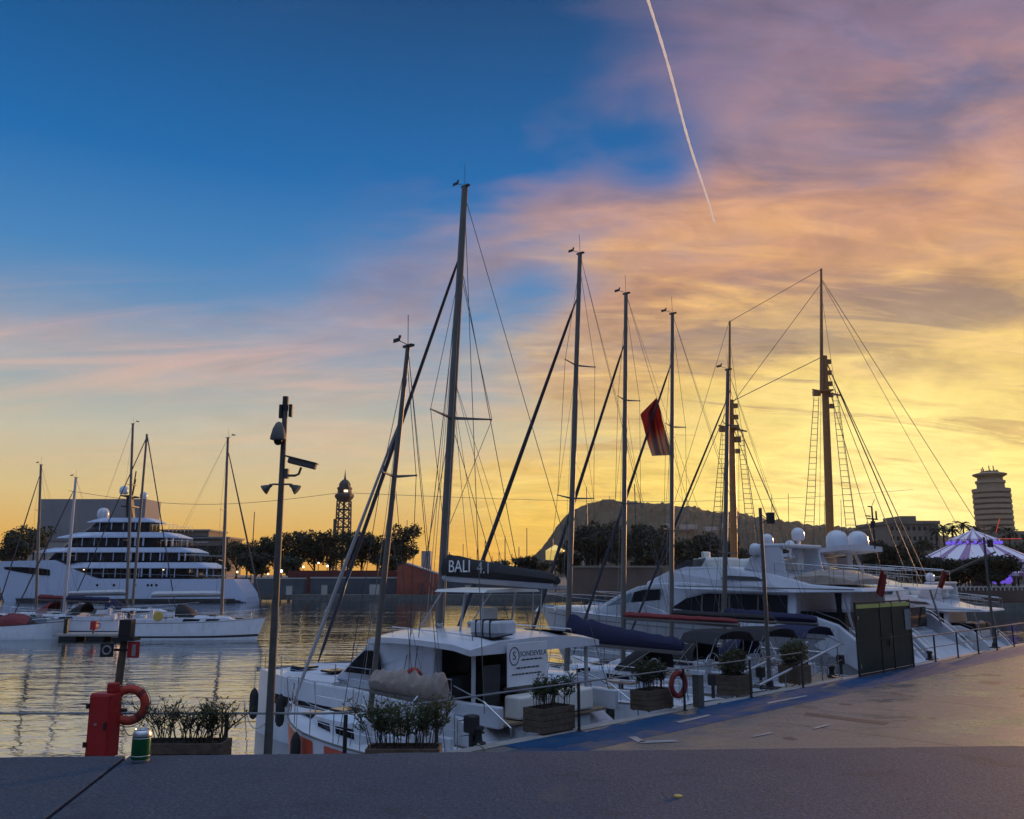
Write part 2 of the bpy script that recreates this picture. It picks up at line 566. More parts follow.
def thing(name, label, cat, loc=(0, 0, 0), rz=0.0, group=None):
    o = bpy.data.objects.new(name, None)
    o.empty_display_size = 0.3
    COL.objects.link(o)
    o.location = loc
    o.rotation_euler = (0, 0, rz)
    return tag(o, label, cat, group)


def copy_thing(root, loc, rz=None, label=None, group=None, scale=None):
    r = root.copy()
    COL.objects.link(r)
    r.location = loc
    if rz is not None:
        r.rotation_euler = (0, 0, rz)
    if scale is not None:
        r.scale = scale
    if label:
        r['label'] = label
    if group:
        r['group'] = group
    for ch in list(root.children):
        c = ch.copy()
        COL.objects.link(c)
        c.parent = r
        for gch in list(ch.children):
            d = gch.copy()
            COL.objects.link(d)
            d.parent = c
    return r


def text_mesh(name, body, size, material, parent, loc, rot, align='CENTER', thick=0.004):
    cu = bpy.data.curves.new(name, 'FONT')
    cu.body = body
    cu.size = size
    cu.align_x = align
    cu.align_y = 'CENTER'
    cu.extrude = thick
    tmp = bpy.data.objects.new('lettering_source', cu)
    COL.objects.link(tmp)
    bpy.context.view_layer.update()
    me = bpy.data.meshes.new_from_object(tmp.evaluated_get(bpy.context.evaluated_depsgraph_get()))
    bpy.data.objects.remove(tmp)
    bpy.data.curves.remove(cu)
    me.name = name
    me.materials.clear()
    me.materials.append(material)
    o = bpy.data.objects.new(name, me)
    COL.objects.link(o)
    o.parent = parent
    o.location = loc
    o.rotation_euler = rot
    return o


def lerp(a, b, t):
    return a + (b - a) * t


# ================================================================ SETTING
def sheet(name, poly, z, material):
    mb = MB()
    mb.add([(x, y, z) for x, y in poly], [tuple(range(len(poly)))])
    return setting(mb.build(name, material))


# water of the basin
mw, bw, nw = new_mat('harbour_water')
tcw = nw.node('ShaderNodeTexCoord')
pos = tcw.outputs['Object']
bw.inputs['Base Color'].default_value = (0.008, 0.020, 0.022, 1)
bw.inputs['Roughness'].default_value = 0.03
bw.inputs['Specular IOR Level'].default_value = 0.9
bw.inputs['IOR'].default_value = 2.6
w1 = nw.noise(nw.mapping(pos, rot=(0, 0, R(8)), scale=(0.35, 1.0, 1)), 0.75, 3, 0.5, 0.3)
w2 = nw.noise(nw.mapping(pos, rot=(0, 0, R(-12)), scale=(0.5, 1.0, 1)), 2.4, 3, 0.5, 0.2)
w3 = nw.noise(nw.mapping(pos, scale=(0.4, 1.0, 1)), 0.12, 2, 0.5)
hgt = nw.m('ADD', nw.m('MULTIPLY', w1, 1.0), nw.m('MULTIPLY', w2, 0.28))
calm = nw.smooth(w3, 0.35, 0.7, 0.55, 1.25)
bpw = nw.node('ShaderNodeBump')
nw.l.new(nw.m('MULTIPLY', calm, 0.15), bpw.inputs['Strength'])
bpw.inputs['Distance'].default_value = 0.6
nw.l.new(hgt, bpw.inputs['Height'])
nw.l.new(bpw.outputs[0], bw.inputs['Normal'])
# mirror layer added to brighten the sky's reflection in the water
glw = nw.node('ShaderNodeBsdfGlossy')
glw.inputs['Color'].default_value = (0.92, 0.93, 0.92, 1)
glw.inputs['Roughness'].default_value = 0.03
nw.l.new(bpw.outputs[0], glw.inputs['Normal'])
mxw = nw.node('ShaderNodeMixShader')
mxw.inputs[0].default_value = 0.55
nw.l.new(bw.outputs[0], mxw.inputs[1])
nw.l.new(glw.outputs[0], mxw.inputs[2])
ow = [n_ for n_ in mw.node_tree.nodes if n_.type == 'OUTPUT_MATERIAL'][0]
nw.l.new(mxw.outputs[0], ow.inputs[0])
sheet('water', [(-1500, 5), (1500, 5), (1500, 900), (-1500, 900)], 0.0, mw)

# quay with its right-angled face
mq, bq, nq = new_mat('quay_asphalt')
tq = nq.node('ShaderNodeTexCoord')
vq = tq.outputs['Object']
grain = nq.noise(vq, 55, 5, 0.7)
patch = nq.noise(nq.mapping(vq, rot=(0, 0, R(45)), scale=(0.8, 1.0, 1)), 0.45, 9, 0.68, 0.8)
streak = nq.noise(nq.mapping(vq, rot=(0, 0, R(-20)), scale=(0.5, 1.0, 1)), 1.6, 8, 0.7, 1.2)
cq = nq.ramp(patch, [(0.30, (0.050, 0.047, 0.044, 1)), (0.5, (0.094, 0.086, 0.078, 1)), (0.70, (0.150, 0.134, 0.118, 1))])
cq = nq.mix(nq.smooth(streak, 0.56, 0.74, 0, 0.55), cq, (0.085, 0.072, 0.068, 1))
spk = nq.noise(vq, 22, 4, 0.8)
cq = nq.mix(nq.smooth(spk, 0.56, 0.72, 0, 0.6), cq, (0.07, 0.064, 0.058, 1))
cq = nq.mix(nq.smooth(grain, 0.42, 0.65, 0, 0.6), cq, (0.27, 0.245, 0.215, 1))
nq.l.new(cq, bq.inputs['Base Color'])
nq.l.new(nq.smooth(nq.m('ADD', nq.m('MULTIPLY', patch, 0.6), nq.m('MULTIPLY', streak, 0.4)), 0.40, 0.60, 0.66, 0.20), bq.inputs['Roughness'])
bpq = nq.node('ShaderNodeBump')
bpq.inputs['Strength'].default_value = 0.35
bpq.inputs['Distance'].default_value = 0.012
nq.l.new(nq.m('ADD', grain, nq.m('MULTIPLY', patch, 1.5)), bpq.inputs['Height'])
nq.l.new(bpq.outputs[0], bq.inputs['Normal'])
M['asphalt'] = mq

c0 = q(-0.12, 0.30)           # outer corner of the quay edge
e1 = q(95, 0.30)
quay_poly = [(-90, c0.y), (c0.x, c0.y), (e1.x, e1.y), (260, e1.y), (260, -40), (-90, -40)]
mb = MB()
mb.add([(x, y, QZ) for x, y in quay_poly], [tuple(range(6))])
setting(mb.build('quay', mq))
mb = MB()
vs = [(x, y, z) for z in (QZ - 0.004, -3.0) for x, y in quay_poly[:3]]
mb.add(vs, [(0, 1, 4, 3), (1, 2, 5, 4)])
setting(mb.build('quay_face', M['quay_side']))


def band(name, t0, t1, s0, s1, z, material):
    a, b, c, d = q(s0, t0), q(s1, t0), q(s1, t1), q(s0, t1)
    return sheet(name, [(p.x, p.y) for p in (a, b, c, d)], z, material)


mb = MB()
cp = q(-0.12, 0.30)
inn = q(0.10, -0.02)
far_o, far_i = q(95, 0.32), q(95, -0.02)
mb.add([(-90, c0.y + 0.02, QZ + 0.010), (c0.x, c0.y + 0.02, QZ + 0.010), (inn.x, inn.y, QZ + 0.010), (-90, c0.y - 0.5, QZ + 0.010)], [(0, 1, 2, 3)])
mb.add([(c0.x, c0.y + 0.02, QZ + 0.010), (far_o.x, far_o.y, QZ + 0.010), (far_i.x, far_i.y, QZ + 0.010), (inn.x, inn.y, QZ + 0.010)], [(0, 1, 2, 3)])
setting(mb.build('quay_coping', M['coping_stone']))

mblue, bb, nb = new_mat('worn_blue_shade_paint')
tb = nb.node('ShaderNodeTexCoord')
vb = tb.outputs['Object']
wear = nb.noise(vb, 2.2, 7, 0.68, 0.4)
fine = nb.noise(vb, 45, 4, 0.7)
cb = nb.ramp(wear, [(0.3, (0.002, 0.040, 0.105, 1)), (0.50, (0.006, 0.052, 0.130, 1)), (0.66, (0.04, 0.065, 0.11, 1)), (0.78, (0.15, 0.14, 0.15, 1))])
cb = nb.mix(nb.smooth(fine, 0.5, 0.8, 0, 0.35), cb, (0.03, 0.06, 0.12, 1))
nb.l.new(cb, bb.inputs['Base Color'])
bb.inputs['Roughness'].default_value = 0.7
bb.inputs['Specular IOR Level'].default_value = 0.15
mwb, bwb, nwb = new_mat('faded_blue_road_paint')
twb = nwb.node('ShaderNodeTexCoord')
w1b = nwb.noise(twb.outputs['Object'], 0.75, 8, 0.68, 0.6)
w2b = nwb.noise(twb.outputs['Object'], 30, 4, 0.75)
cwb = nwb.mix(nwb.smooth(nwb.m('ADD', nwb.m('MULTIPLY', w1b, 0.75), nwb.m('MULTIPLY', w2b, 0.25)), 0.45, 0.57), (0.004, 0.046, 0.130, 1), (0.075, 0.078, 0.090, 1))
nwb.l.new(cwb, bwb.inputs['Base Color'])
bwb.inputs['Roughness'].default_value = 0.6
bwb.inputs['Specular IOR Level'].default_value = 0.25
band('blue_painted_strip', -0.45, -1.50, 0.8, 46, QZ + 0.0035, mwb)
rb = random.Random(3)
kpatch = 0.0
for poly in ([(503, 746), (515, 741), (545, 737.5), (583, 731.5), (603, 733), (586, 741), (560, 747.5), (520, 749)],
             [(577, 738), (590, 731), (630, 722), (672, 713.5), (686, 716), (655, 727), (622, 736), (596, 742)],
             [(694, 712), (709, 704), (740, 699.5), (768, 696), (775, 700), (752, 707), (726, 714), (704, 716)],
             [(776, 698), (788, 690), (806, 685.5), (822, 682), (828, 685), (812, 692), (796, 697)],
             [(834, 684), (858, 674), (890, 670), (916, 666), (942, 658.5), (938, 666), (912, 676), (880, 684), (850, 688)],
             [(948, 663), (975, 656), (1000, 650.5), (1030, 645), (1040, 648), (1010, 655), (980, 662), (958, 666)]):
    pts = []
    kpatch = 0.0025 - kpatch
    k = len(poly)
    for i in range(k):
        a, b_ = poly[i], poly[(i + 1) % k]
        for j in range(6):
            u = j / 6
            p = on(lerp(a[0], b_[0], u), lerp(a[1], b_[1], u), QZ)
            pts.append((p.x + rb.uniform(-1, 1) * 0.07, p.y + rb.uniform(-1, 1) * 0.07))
    sheet('blue_shade_patch', pts, QZ + 0.006 + kpatch, mblue)  # worn blue paint, shaped to the shade of planters and gate
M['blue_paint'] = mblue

# painted marks on the quay
def mark(name, pts, z=QZ + 0.0125):
    return sheet(name, pts, z, M['paint_white'])


def mark_px(name, pix):
    ps = [on(x, y, QZ) for x, y in pix]
    return mark(name, [(p.x, p.y) for p in ps])


mark_px('road_marking', [(628, 737.5), (636, 737), (646, 742), (638, 743)])
mark_px('road_marking', [(640, 741.5), (676, 740), (678, 742.3), (640, 743.8)])
mark_px('road_marking', [(676, 722), (708, 715), (711, 716), (680, 723.5)])
mark_px('road_marking', [(766, 703), (806, 695.5), (808, 696.5), (769, 704.2)])
mark_px('road_marking', [(752, 736.5), (771, 732.5), (773, 733.5), (754, 737.5)])
mark_px('road_marking', [(812, 728.5), (828, 724.5), (831, 725.3), (815, 729.5)])
M['tar'] = mat('tar_patch', (0.035, 0.033, 0.034), 0.5, var=0.2, scale=5)
ps = [on(x, y, QZ) for x, y in ((806, 712.5), (890, 722.5), (884, 725), (804, 715))]
sheet('road_patch', [(p.x, p.y) for p in ps], QZ + 0.004, M['tar'])

for i in range(9):
    a_, b2 = q(4 + i * 6.0, -2.4), q(4 + i * 6.0, -16)
    n_ = Vector((UX, UY, 0)) * 0.012
    sheet('paving_joint', [((a_ - n_).x, (a_ - n_).y), ((a_ + n_).x, (a_ + n_).y), ((b2 + n_).x, (b2 + n_).y), ((b2 - n_).x, (b2 - n_).y)], QZ + 0.0015, M['tar'])
rs_ = random.Random(9)
for i in range(16):
    c = q(rs_.uniform(2, 26), -rs_.uniform(2.2, 9))
    r0 = rs_.uniform(0.06, 0.28)
    sheet('oil_stain', [(c.x + r0 * (1 + 0.35 * math.sin(3 * a + i)) * math.cos(a), c.y + r0 * (1 + 0.3 * math.cos(2 * a + i)) * math.sin(a) * 1.3) for a in [2 * math.pi * k / 18 for k in range(18)]], QZ + 0.0018 + i * 0.0001, M['tar'])
# raised terrace the photographer stands on
sheet('terrace', [(-90, -40), (260, -40), (260, 2.4), (-90, 2.4)], 3.05, M['coping_stone'])

# low parapet across the foreground, two slabs with a dark joint between them
mp, bpn, npn = new_mat('parapet_concrete')
tp = npn.node('ShaderNodeTexCoord')
vp = tp.outputs['Object']
g1 = npn.noise(vp, 75, 5, 0.75)
g2 = npn.noise(vp, 1.3, 5, 0.6, 0.3)
g3 = npn.noise(vp, 160, 3, 0.7)
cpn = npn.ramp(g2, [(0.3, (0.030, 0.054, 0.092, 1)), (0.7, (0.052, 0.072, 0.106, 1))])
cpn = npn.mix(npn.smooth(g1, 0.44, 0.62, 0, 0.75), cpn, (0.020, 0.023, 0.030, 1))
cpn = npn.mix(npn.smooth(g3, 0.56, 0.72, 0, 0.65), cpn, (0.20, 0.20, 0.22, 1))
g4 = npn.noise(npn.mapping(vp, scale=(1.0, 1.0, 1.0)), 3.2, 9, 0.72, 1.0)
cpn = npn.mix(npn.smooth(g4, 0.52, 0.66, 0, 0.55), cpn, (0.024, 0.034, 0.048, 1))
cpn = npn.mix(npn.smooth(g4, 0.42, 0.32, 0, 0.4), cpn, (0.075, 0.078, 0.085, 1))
npn.l.new(cpn, bpn.inputs['Base Color'])
bpn.inputs['Roughness'].default_value = 0.85
bpn.inputs['Specular IOR Level'].default_value = 0.15
bb2 = npn.node('ShaderNodeBump')
bb2.inputs['Strength'].default_value = 0.6
bb2.inputs['Distance'].default_value = 0.004
npn.l.new(npn.m('ADD', g1, npn.m('MULTIPLY', g3, 0.6)), bb2.inputs['Height'])
npn.l.new(bb2.outputs[0], bpn.inputs['Normal'])
M['parapet'] = mp
WZ = 4.04
pl, pr = on(0, 757, WZ), on(1024, 745.5, WZ)
udir = (pr - pl).normalized()
vdir = Vector((-udir.y, udir.x, 0))
jo = on(125, 757, WZ)
ji = on(45, 819, WZ)
wall = thing('parapet_wall', 'low wide grey concrete parapet running across the whole foreground', 'wall', (pl.x, pl.y, 0), math.atan2(udir.y, udir.x))
iw = Matrix.Rotation(-math.atan2(udir.y, udir.x), 3, 'Z')


def wl(p):
    return iw @ (Vector((p.x, p.y, 0)) - Vector((pl.x, pl.y, 0)))


jo_l, ji_l = wl(jo), wl(ji)
jd = (ji_l - jo_l)
jn = jo_l + jd * (1.25 / -jd.y)
a0, a1 = jo_l.x, jn.x
wd = 1.25
hw = 0.007
rw = random.Random(6)


def worn_edge(x0, x1):
    """far arris of the slab with small chips and wear"""
    pts, x = [], x0
    while x < x1:
        pts.append((x, -abs(rw.gauss(0, 0.0022)) - (rw.uniform(0.004, 0.014) if rw.random() < 0.07 else 0)))
        x += rw.uniform(0.012, 0.05)
    return pts


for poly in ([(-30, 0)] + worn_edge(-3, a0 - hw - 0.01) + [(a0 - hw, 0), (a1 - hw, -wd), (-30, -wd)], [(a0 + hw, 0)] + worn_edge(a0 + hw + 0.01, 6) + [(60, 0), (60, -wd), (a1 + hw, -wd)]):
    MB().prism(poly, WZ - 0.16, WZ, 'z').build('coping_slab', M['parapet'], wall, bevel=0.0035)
MB().box((15, -wd / 2, (WZ - 0.163 + QZ) / 2), (90, wd - 0.08, WZ - 0.163 - QZ)).build('wall_body', M['quay_side'], wall)
MB().box((15, -wd / 2, WZ - 0.15), (89, wd - 0.06, 0.02)).build('joint_filler', M['rubber'], wall)

# ================================================================ BOATS
FWD = Vector((-math.sqrt(0.5), math.sqrt(0.5), 0))     # bows point away from the quay
RZ = R(135)


def local(root, p):
    m = Matrix.Translation(root.location) @ root.rotation_euler.to_matrix().to_4x4()
    return m.inverted() @ Vector(p)


def world_pt(root, p):
    m = Matrix.Translation(root.location) @ root.rotation_euler.to_matrix().to_4x4()
    return m @ Vector(p)


def mast_top(root, foot, px, py):
    """height and rake of a mast that stands on foot: its tip in the boat's own fore-and-aft plane"""
    w = world_pt(root, foot)
    rz = root.rotation_euler[2]
    nrm = Vector((-math.sin(rz), math.cos(rz), 0))
    d = ray(px, py)
    o = Vector((0, 0, CAM_Z))
    k = (w - o).dot(nrm) / d.dot(nrm)
    return local(root, o + d * k)


def hull_sections(L, B, sheer, depth=0.5, rake=0.06, tuck=0.86, flare=1.0, stern_rake=0.0, fine=0.58, n=15):
    secs, dk = [], []
    for i in range(n):
        f = i / (n - 1)
        if f < fine:
            b = B / 2 * (tuck + (1 - tuck) * math.sin(math.pi / 2 * f / fine))
        else:
            u = (f - fine) / (1 - fine)
            b = B / 2 * max(0.012, (1 - u ** 2.1))
        s = sheer(f)
        xs = f * L - stern_rake * (1 - f)
        def X(z):
            k = (s - z) / (s + 0.3)
            return xs - rake * L * k * max(0, (f - 0.35) / 0.65) + stern_rake * (1 - f) * (1 - k) * 0
        d = depth * (1 - 0.75 * f ** 3)
        bw = b * lerp(0.93, 0.93 - 0.30 * (flare - 1), max(0, (f - 0.4) / 0.6))
        pts = [(X(s), b, s), (X(0.55 * s), lerp(bw, b, 0.62), 0.55 * s), (X(0.15), bw, 0.15), (X(-0.12), bw * 0.86, -0.12), (X(-d * 0.8), bw * 0.5, -d * 0.8),
               (X(-d), 0, -d)]
        secs.append(pts + [(p[0], -p[1], p[2]) for p in reversed(pts[:-1])])
        dk.append((X(s), b, s))
    return secs, dk


def hull_mesh(L, B, sheer, **kw):
    secs, dk = hull_sections(L, B, sheer, **kw)
    mb = MB().loft(secs, closed=False, cap0=True, cap1=True)
    dm = MB()
    inner = []
    for x, b, s in dk:
        bb = max(b - 0.03, 0.006)
        inner.append([(x, bb, s - 0.012), (x, bb * 0.5, s + 0.02), (x, 0, s + 0.032), (x, -bb * 0.5, s + 0.02), (x, -bb, s - 0.012)])
    dm.loft(inner, closed=False, cap0=False, cap1=False)
    tr = MB()
    for sgn in (1, -1):
        tr.tube([(x, sgn * b, s + 0.01) for x, b, s in dk], 0.022, 6)
    return mb, dm, tr, dk


def deck_at(dk, x):
    for i in range(len(dk) - 1):
        if dk[i][0] <= x <= dk[i + 1][0]:
            u = (x - dk[i][0]) / (dk[i + 1][0] - dk[i][0])
            return lerp(dk[i][1], dk[i + 1][1], u), lerp(dk[i][2], dk[i + 1][2], u)
    return (dk[0][1], dk[0][2]) if x < dk[0][0] else (dk[-1][1], dk[-1][2])


def prof_body(poly, zlo, zhi, wlo, whi, mb=None, front=None):
    """side outline (x, z) given a width that changes with height; front=(x0, x1, k) narrows it towards the bow"""
    mb = mb or MB()
    def w(x, z):
        ww = lerp(wlo, whi, (z - zlo) / (zhi - zlo))
        if front and x > front[0]:
            u = min(1, (x - front[0]) / (front[1] - front[0]))
            ww *= lerp(1, front[2], u * u)
        return ww
    n = len(poly)
    vs = [(x, w(x, z), z) for x, z in poly] + [(x, -w(x, z), z) for x, z in poly]
    fs = [tuple(range(n)), tuple(reversed(range(n, 2 * n)))]
    for j in range(n):
        j2 = (j + 1) % n
        fs.append((j, n + j, n + j2, j2))
    return mb.add(vs, fs)


def side_panel(poly, zlo, zhi, wlo, whi, side, off=0.008, thick=0.02, front=None):
    mb = MB()
    def w(x, z):
        ww = lerp(wlo, whi, (z - zlo) / (zhi - zlo))
        if front and x > front[0]:
            u = min(1, (x - front[0]) / (front[1] - front[0]))
            ww *= lerp(1, front[2], u * u)
        return ww
    n = len(poly)
    vs = [(x, side * (w(x, z) + off), z) for x, z in poly] + [(x, side * (w(x, z) - thick), z) for x, z in poly]
    fs = [tuple(range(n)), tuple(reversed(range(n, 2 * n)))]
    for j in range(n):
        j2 = (j + 1) % n
        fs.append((j, n + j, n + j2, j2))
    return mb.add(vs, fs)


def masthead(parent, top):
    x, y, z = top
    i = MB().tube([(x, y, z), (x + 0.02, y, z + 0.75)], 0.008, 5)
    i.build('antenna', M['wire'], parent)
    v = MB().tube([(x, y, z + 0.05), (x + 0.35, y, z + 0.22)], 0.010, 5).box((x + 0.42, y, z + 0.24), (0.24, 0.015, 0.09)).ball((x + 0.3, y, z + 0.30), 0.04, 6, 4)
    v.box((x - 0.02, y, z + 0.02), (0.30, 0.10, 0.05))
    v.build('wind_vane', M['black'], parent)


def spreader(parent, mast, mx, z, half, sweep=0.0, rz=0.0):
    mb = MB()
    mb.tube([(mx - sweep, half, z + 0.05), (mx, 0, z), (mx - sweep, -half, z + 0.05)], [0.018, 0.035, 0.018], 6)
    mb.ball((mx - sweep, half, z + 0.05), 0.03, 6, 4).ball((mx - sweep, -half, z + 0.05), 0.03, 6, 4)
    return mb.build('spreader', M['mast'], mast)


def boom_cover(x0, z0, length, h0, h1, wid, sag=0.0, aft_drop=0.0, lumps=0.03, seed=1, pw=0.8):
    rnd = random.Random(seed)
    secs = []
    n = 22
    for i in range(n + 1):
        u = i / n
        x = x0 - length * u
        h = lerp(h0, h1, u ** pw) * (1 + rnd.uniform(-lumps, lumps) * 2)
        w = wid * lerp(1.0, 0.75, u) * (1 + rnd.uniform(-lumps, lumps))
        if i in (0, n):
            h *= 0.75
            w *= 0.6
        z = z0 - aft_drop * u - sag * math.sin(math.pi * u)
        ring = []
        for j in range(12):
            th = 2 * math.pi * j / 12
            zz = math.sin(th)
            ring.append((x, w * math.cos(th) * (1 - 0.45 * max(0, zz)), z + h * (0.5 + 0.5 * zz)))
        secs.append(ring)
    return MB().loft(secs)


def wires(parent, name, pts, r=0.008, material=None):
    return MB().tube(pts, r, 5, caps=False).build(name, material or M['wire'], parent)


def gp0(px, Y):
    """spot on the water Y metres off that has a mast foot in the column px"""
    p = at(px, 590, Y)
    return Vector((p.x, Y, 0))


def sailboat(label, group, s=None, stern_t=0.8, L=11.5, B=3.5, fb=(1.05, 1.35), mast_x=6.3, top_px=None, mast_h=None, foot_z=None, mast_r=0.095,
             mast_mat='mast', boom=(4.5, 0.9, 0.4, 0.22, 'navy'), boom_z=3.0, stay=(0.86, 0.055, 'sail_dark'), spread=(0.33, 0.62), hood='black_canvas',
             bimini=None, hull='gelcoat', stripe='navy', loc=None, rz=None, detail=True, lower_mast=None, rake=0.0, backstay=True, seed=1, name='sailing_boat',
             window='dark_glass', mast_px=None, cover_pw=0.8, cover_lumps=0.03):
    if mast_px:
        m_ = gp0(mast_px[0], mast_px[1])
        loc = (m_.x - mast_x * math.cos(rz), m_.y - mast_x * math.sin(rz), 0)
    if loc is None:
        loc = q(s, stern_t, 0.0)
    root = thing(name, label, 'sailboat', loc, RZ if rz is None else rz, group)
    fs, fbw = fb
    sheer = lambda f: fs + (fbw - fs) * f ** 1.8 - 0.06 * math.sin(math.pi * f)
    hm, dm, tr, dk = hull_mesh(L, B, sheer, depth=0.45, rake=0.07, tuck=0.80, stern_rake=0.25)
    ho = hm.build('hull', M[hull], root, smooth=True)
    dm.build('deck', M['deck'], root, smooth=True)
    tr.build('toe_rail', M['mast'], root)
    # boot stripe just above the water
    if stripe:
        secs, _ = hull_sections(L, B, sheer, depth=0.45, rake=0.07, tuck=0.80, stern_rake=0.25)
        for sgn in (1, -1):
            up, dn = [], []
            for sec in secs:
                a, b = Vector(sec[1]), Vector(sec[2])
                p0 = b.lerp(a, 0.10)
                p1 = b.lerp(a, 0.36)
                up.append((p1.x, sgn * (p1.y + 0.006), p1.z))
                dn.append((p0.x, sgn * (p0.y + 0.006), p0.z))
            mb = MB()
            k = len(up)
            mb.add(up + dn, [(i, i + 1, k + i + 1, k + i) for i in range(k - 1)])
            mb.build('hull_stripe', M[stripe], root)
    # coachroof
    xa, xb = 0.36 * L, 0.76 * L
    secs = []
    for i in range(9):
        u = i / 8
        x = lerp(xa, xb, u)
        b, sz = deck_at(dk, x)
        w = min(B * 0.30, b - 0.35) * (1 - 0.35 * u ** 2)
        h = lerp(0.50, 0.22, u) * (1 if u < 0.98 else 0.25)
        secs.append([(x, w, sz - 0.05), (x, w * 0.94, sz + h * 0.8), (x, w * 0.78, sz + h), (x, 0, sz + h * 1.12), (x, -w * 0.78, sz + h), (x, -w * 0.94, sz + h * 0.8), (x, -w, sz - 0.05)])
    MB().loft(secs).build('coachroof', M['gelcoat'], root, smooth=True)
    for sgn in (1, -1):
        for (ua, ub) in ((0.08, 0.42), (0.50, 0.78)):
            quad = []
            for uu, vv in ((ua, 0.30), (ub - 0.03, 0.34), (ub, 0.72), (ua + 0.03, 0.76)):
                j = min(7, int(uu * 8))
                k = uu * 8 - j
                lo = Vector(secs[j][0]).lerp(Vector(secs[j + 1][0]), k)
                hi = Vector(secs[j][1]).lerp(Vector(secs[j + 1][1]), k)
                p = lo.lerp(hi, vv)
                quad.append((p.x, sgn * (p.y + 0.010), p.z))
            back = [(x, y - sgn * 0.03, z) for x, y, z in quad]
            MB().add(quad + back, [(0, 1, 2, 3), (7, 6, 5, 4), (0, 4, 5, 1), (1, 5, 6, 2), (2, 6, 7, 3), (3, 7, 4, 0)]).build('cabin_window', M[window], root)
    # cockpit coamings, seats and wheel
    for sgn in (1, -1):
        b, sz = deck_at(dk, 0.2 * L)
        MB().box((0.20 * L, sgn * (b - 0.62), sz + 0.14), (0.32 * L, 0.14, 0.30)).box((0.20 * L, sgn * (b - 0.86), sz + 0.05), (0.30 * L, 0.34, 0.10)).build('coaming', M['gelcoat'], root, bevel=0.03)
    b0, s0 = deck_at(dk, 0.1 * L)
    mb = MB().tube([(0.12 * L, 0.42 * math.cos(a), s0 + 0.72 + 0.42 * math.sin(a)) for a in [2 * math.pi * i / 18 for i in range(18)]], 0.016, 6, closed=True)
    for a in range(3):
        th = a * math.pi / 3
        mb.tube([(0.12 * L, 0.42 * math.cos(th), s0 + 0.72 + 0.42 * math.sin(th)), (0.12 * L, -0.42 * math.cos(th), s0 + 0.72 - 0.42 * math.sin(th))], 0.008, 5)
    mb.build('steering_wheel', M['steel'], root)
    MB().box((0.125 * L + 0.12, 0, s0 + 0.40), (0.16, 0.22, 0.80)).box((0.125 * L + 0.12, 0, s0 + 0.86), (0.22, 0.34, 0.12)).build('steering_pedestal', M['gelcoat'], root, bevel=0.02)
    # cockpit well, lockers, coiled lines and an outboard on the rail
    if detail:
        bw_, sw_ = deck_at(dk, 0.2 * L)
        MB().box((0.21 * L, 0, sw_ + 0.035), (0.27 * L, (bw_ - 1.02) * 2, 0.02)).build('cockpit_sole', M['rubber'], root)  # black plate stands in for the shade of a sunken cockpit
        MB().box((0.235 * L, 0, sw_ + 0.36), (1.1, 0.5, 0.05)).box((0.235 * L, 0, sw_ + 0.17), (0.12, 0.10, 0.36)).build('cockpit_table', M['teak'], root)
        MB().box((0.372 * L, 0, sw_ + 0.36), (0.04, 0.66, 0.62)).build('companionway', M['dark_glass'], root)
        ro = random.Random(seed + 50)
        bs_, ss_ = deck_at(dk, 0.03 * L)
        MB().box((-0.02, -bs_ * 0.72, ss_ + 0.55), (0.24, 0.26, 0.34)).box((-0.02, -bs_ * 0.72, ss_ + 0.2), (0.10, 0.10, 0.5)).build('outboard_motor', M['black'], root, bevel=0.04)
        MB().box((0.05 * L, bs_ * 0.55, ss_ + 0.30), (0.34, 0.5, 0.42)).build('liferaft_case', M['gelcoat'], root, bevel=0.05)
        for kk in range(3):
            cx, cy = ro.uniform(0.08, 0.33) * L, ro.choice((-1, 1)) * (bw_ - 0.62)
            mbx = MB()
            for lp_ in range(3):
                mbx.tube([(cx + 0.13 * math.cos(a), cy + 0.10 * math.sin(a), sw_ + 0.31 + 0.022 * lp_) for a in [2 * math.pi * i / 14 for i in range(14)]], 0.012, 5, closed=True)
            mbx.build('rope_coil', M['rope'] if kk else M['navy'], root)
        MB().box((-0.25, 0, 0.42), (0.55, B * 0.5, 0.06)).build('swim_step', M['teak'], root, bevel=0.02)
        MB().tube([(-0.05, 0.35, ss_ + 0.55), (-0.09, 0.35, 0.3)], 0.014, 5).tube([(-0.05, 0.65, ss_ + 0.55), (-0.09, 0.65, 0.3)], 0.014, 5).tube([(-0.07, 0.35, 0.6), (-0.07, 0.65, 0.6)], 0.014, 5).tube([(-0.06, 0.35, 0.95), (-0.06, 0.65, 0.95)], 0.014, 5).build('boarding_ladder', M['steel'], root)
    # hatches and winches
    for x in (0.60 * L, 0.80 * L):
        b, sz = deck_at(dk, x)
        zz = sz + (0.36 if x < xb else 0.04)
        MB().box((x, 0, zz + 0.05), (0.55, 0.52, 0.05)).build('hatch', M['dark_glass'], root, bevel=0.02)
    for sgn in (1, -1):
        b, sz = deck_at(dk, 0.27 * L)
        MB().lathe([(0.08, 0), (0.06, 0.06), (0.075, 0.14), (0.05, 0.15)], 10, (0.27 * L, sgn * (b - 0.62), sz + 0.29)).build('winch', M['steel'], root, smooth=True)
    # pulpit, pushpit and guard rails
    bp, sp = deck_at(dk, L * 0.93)
    bq_, sq = deck_at(dk, L * 0.995)
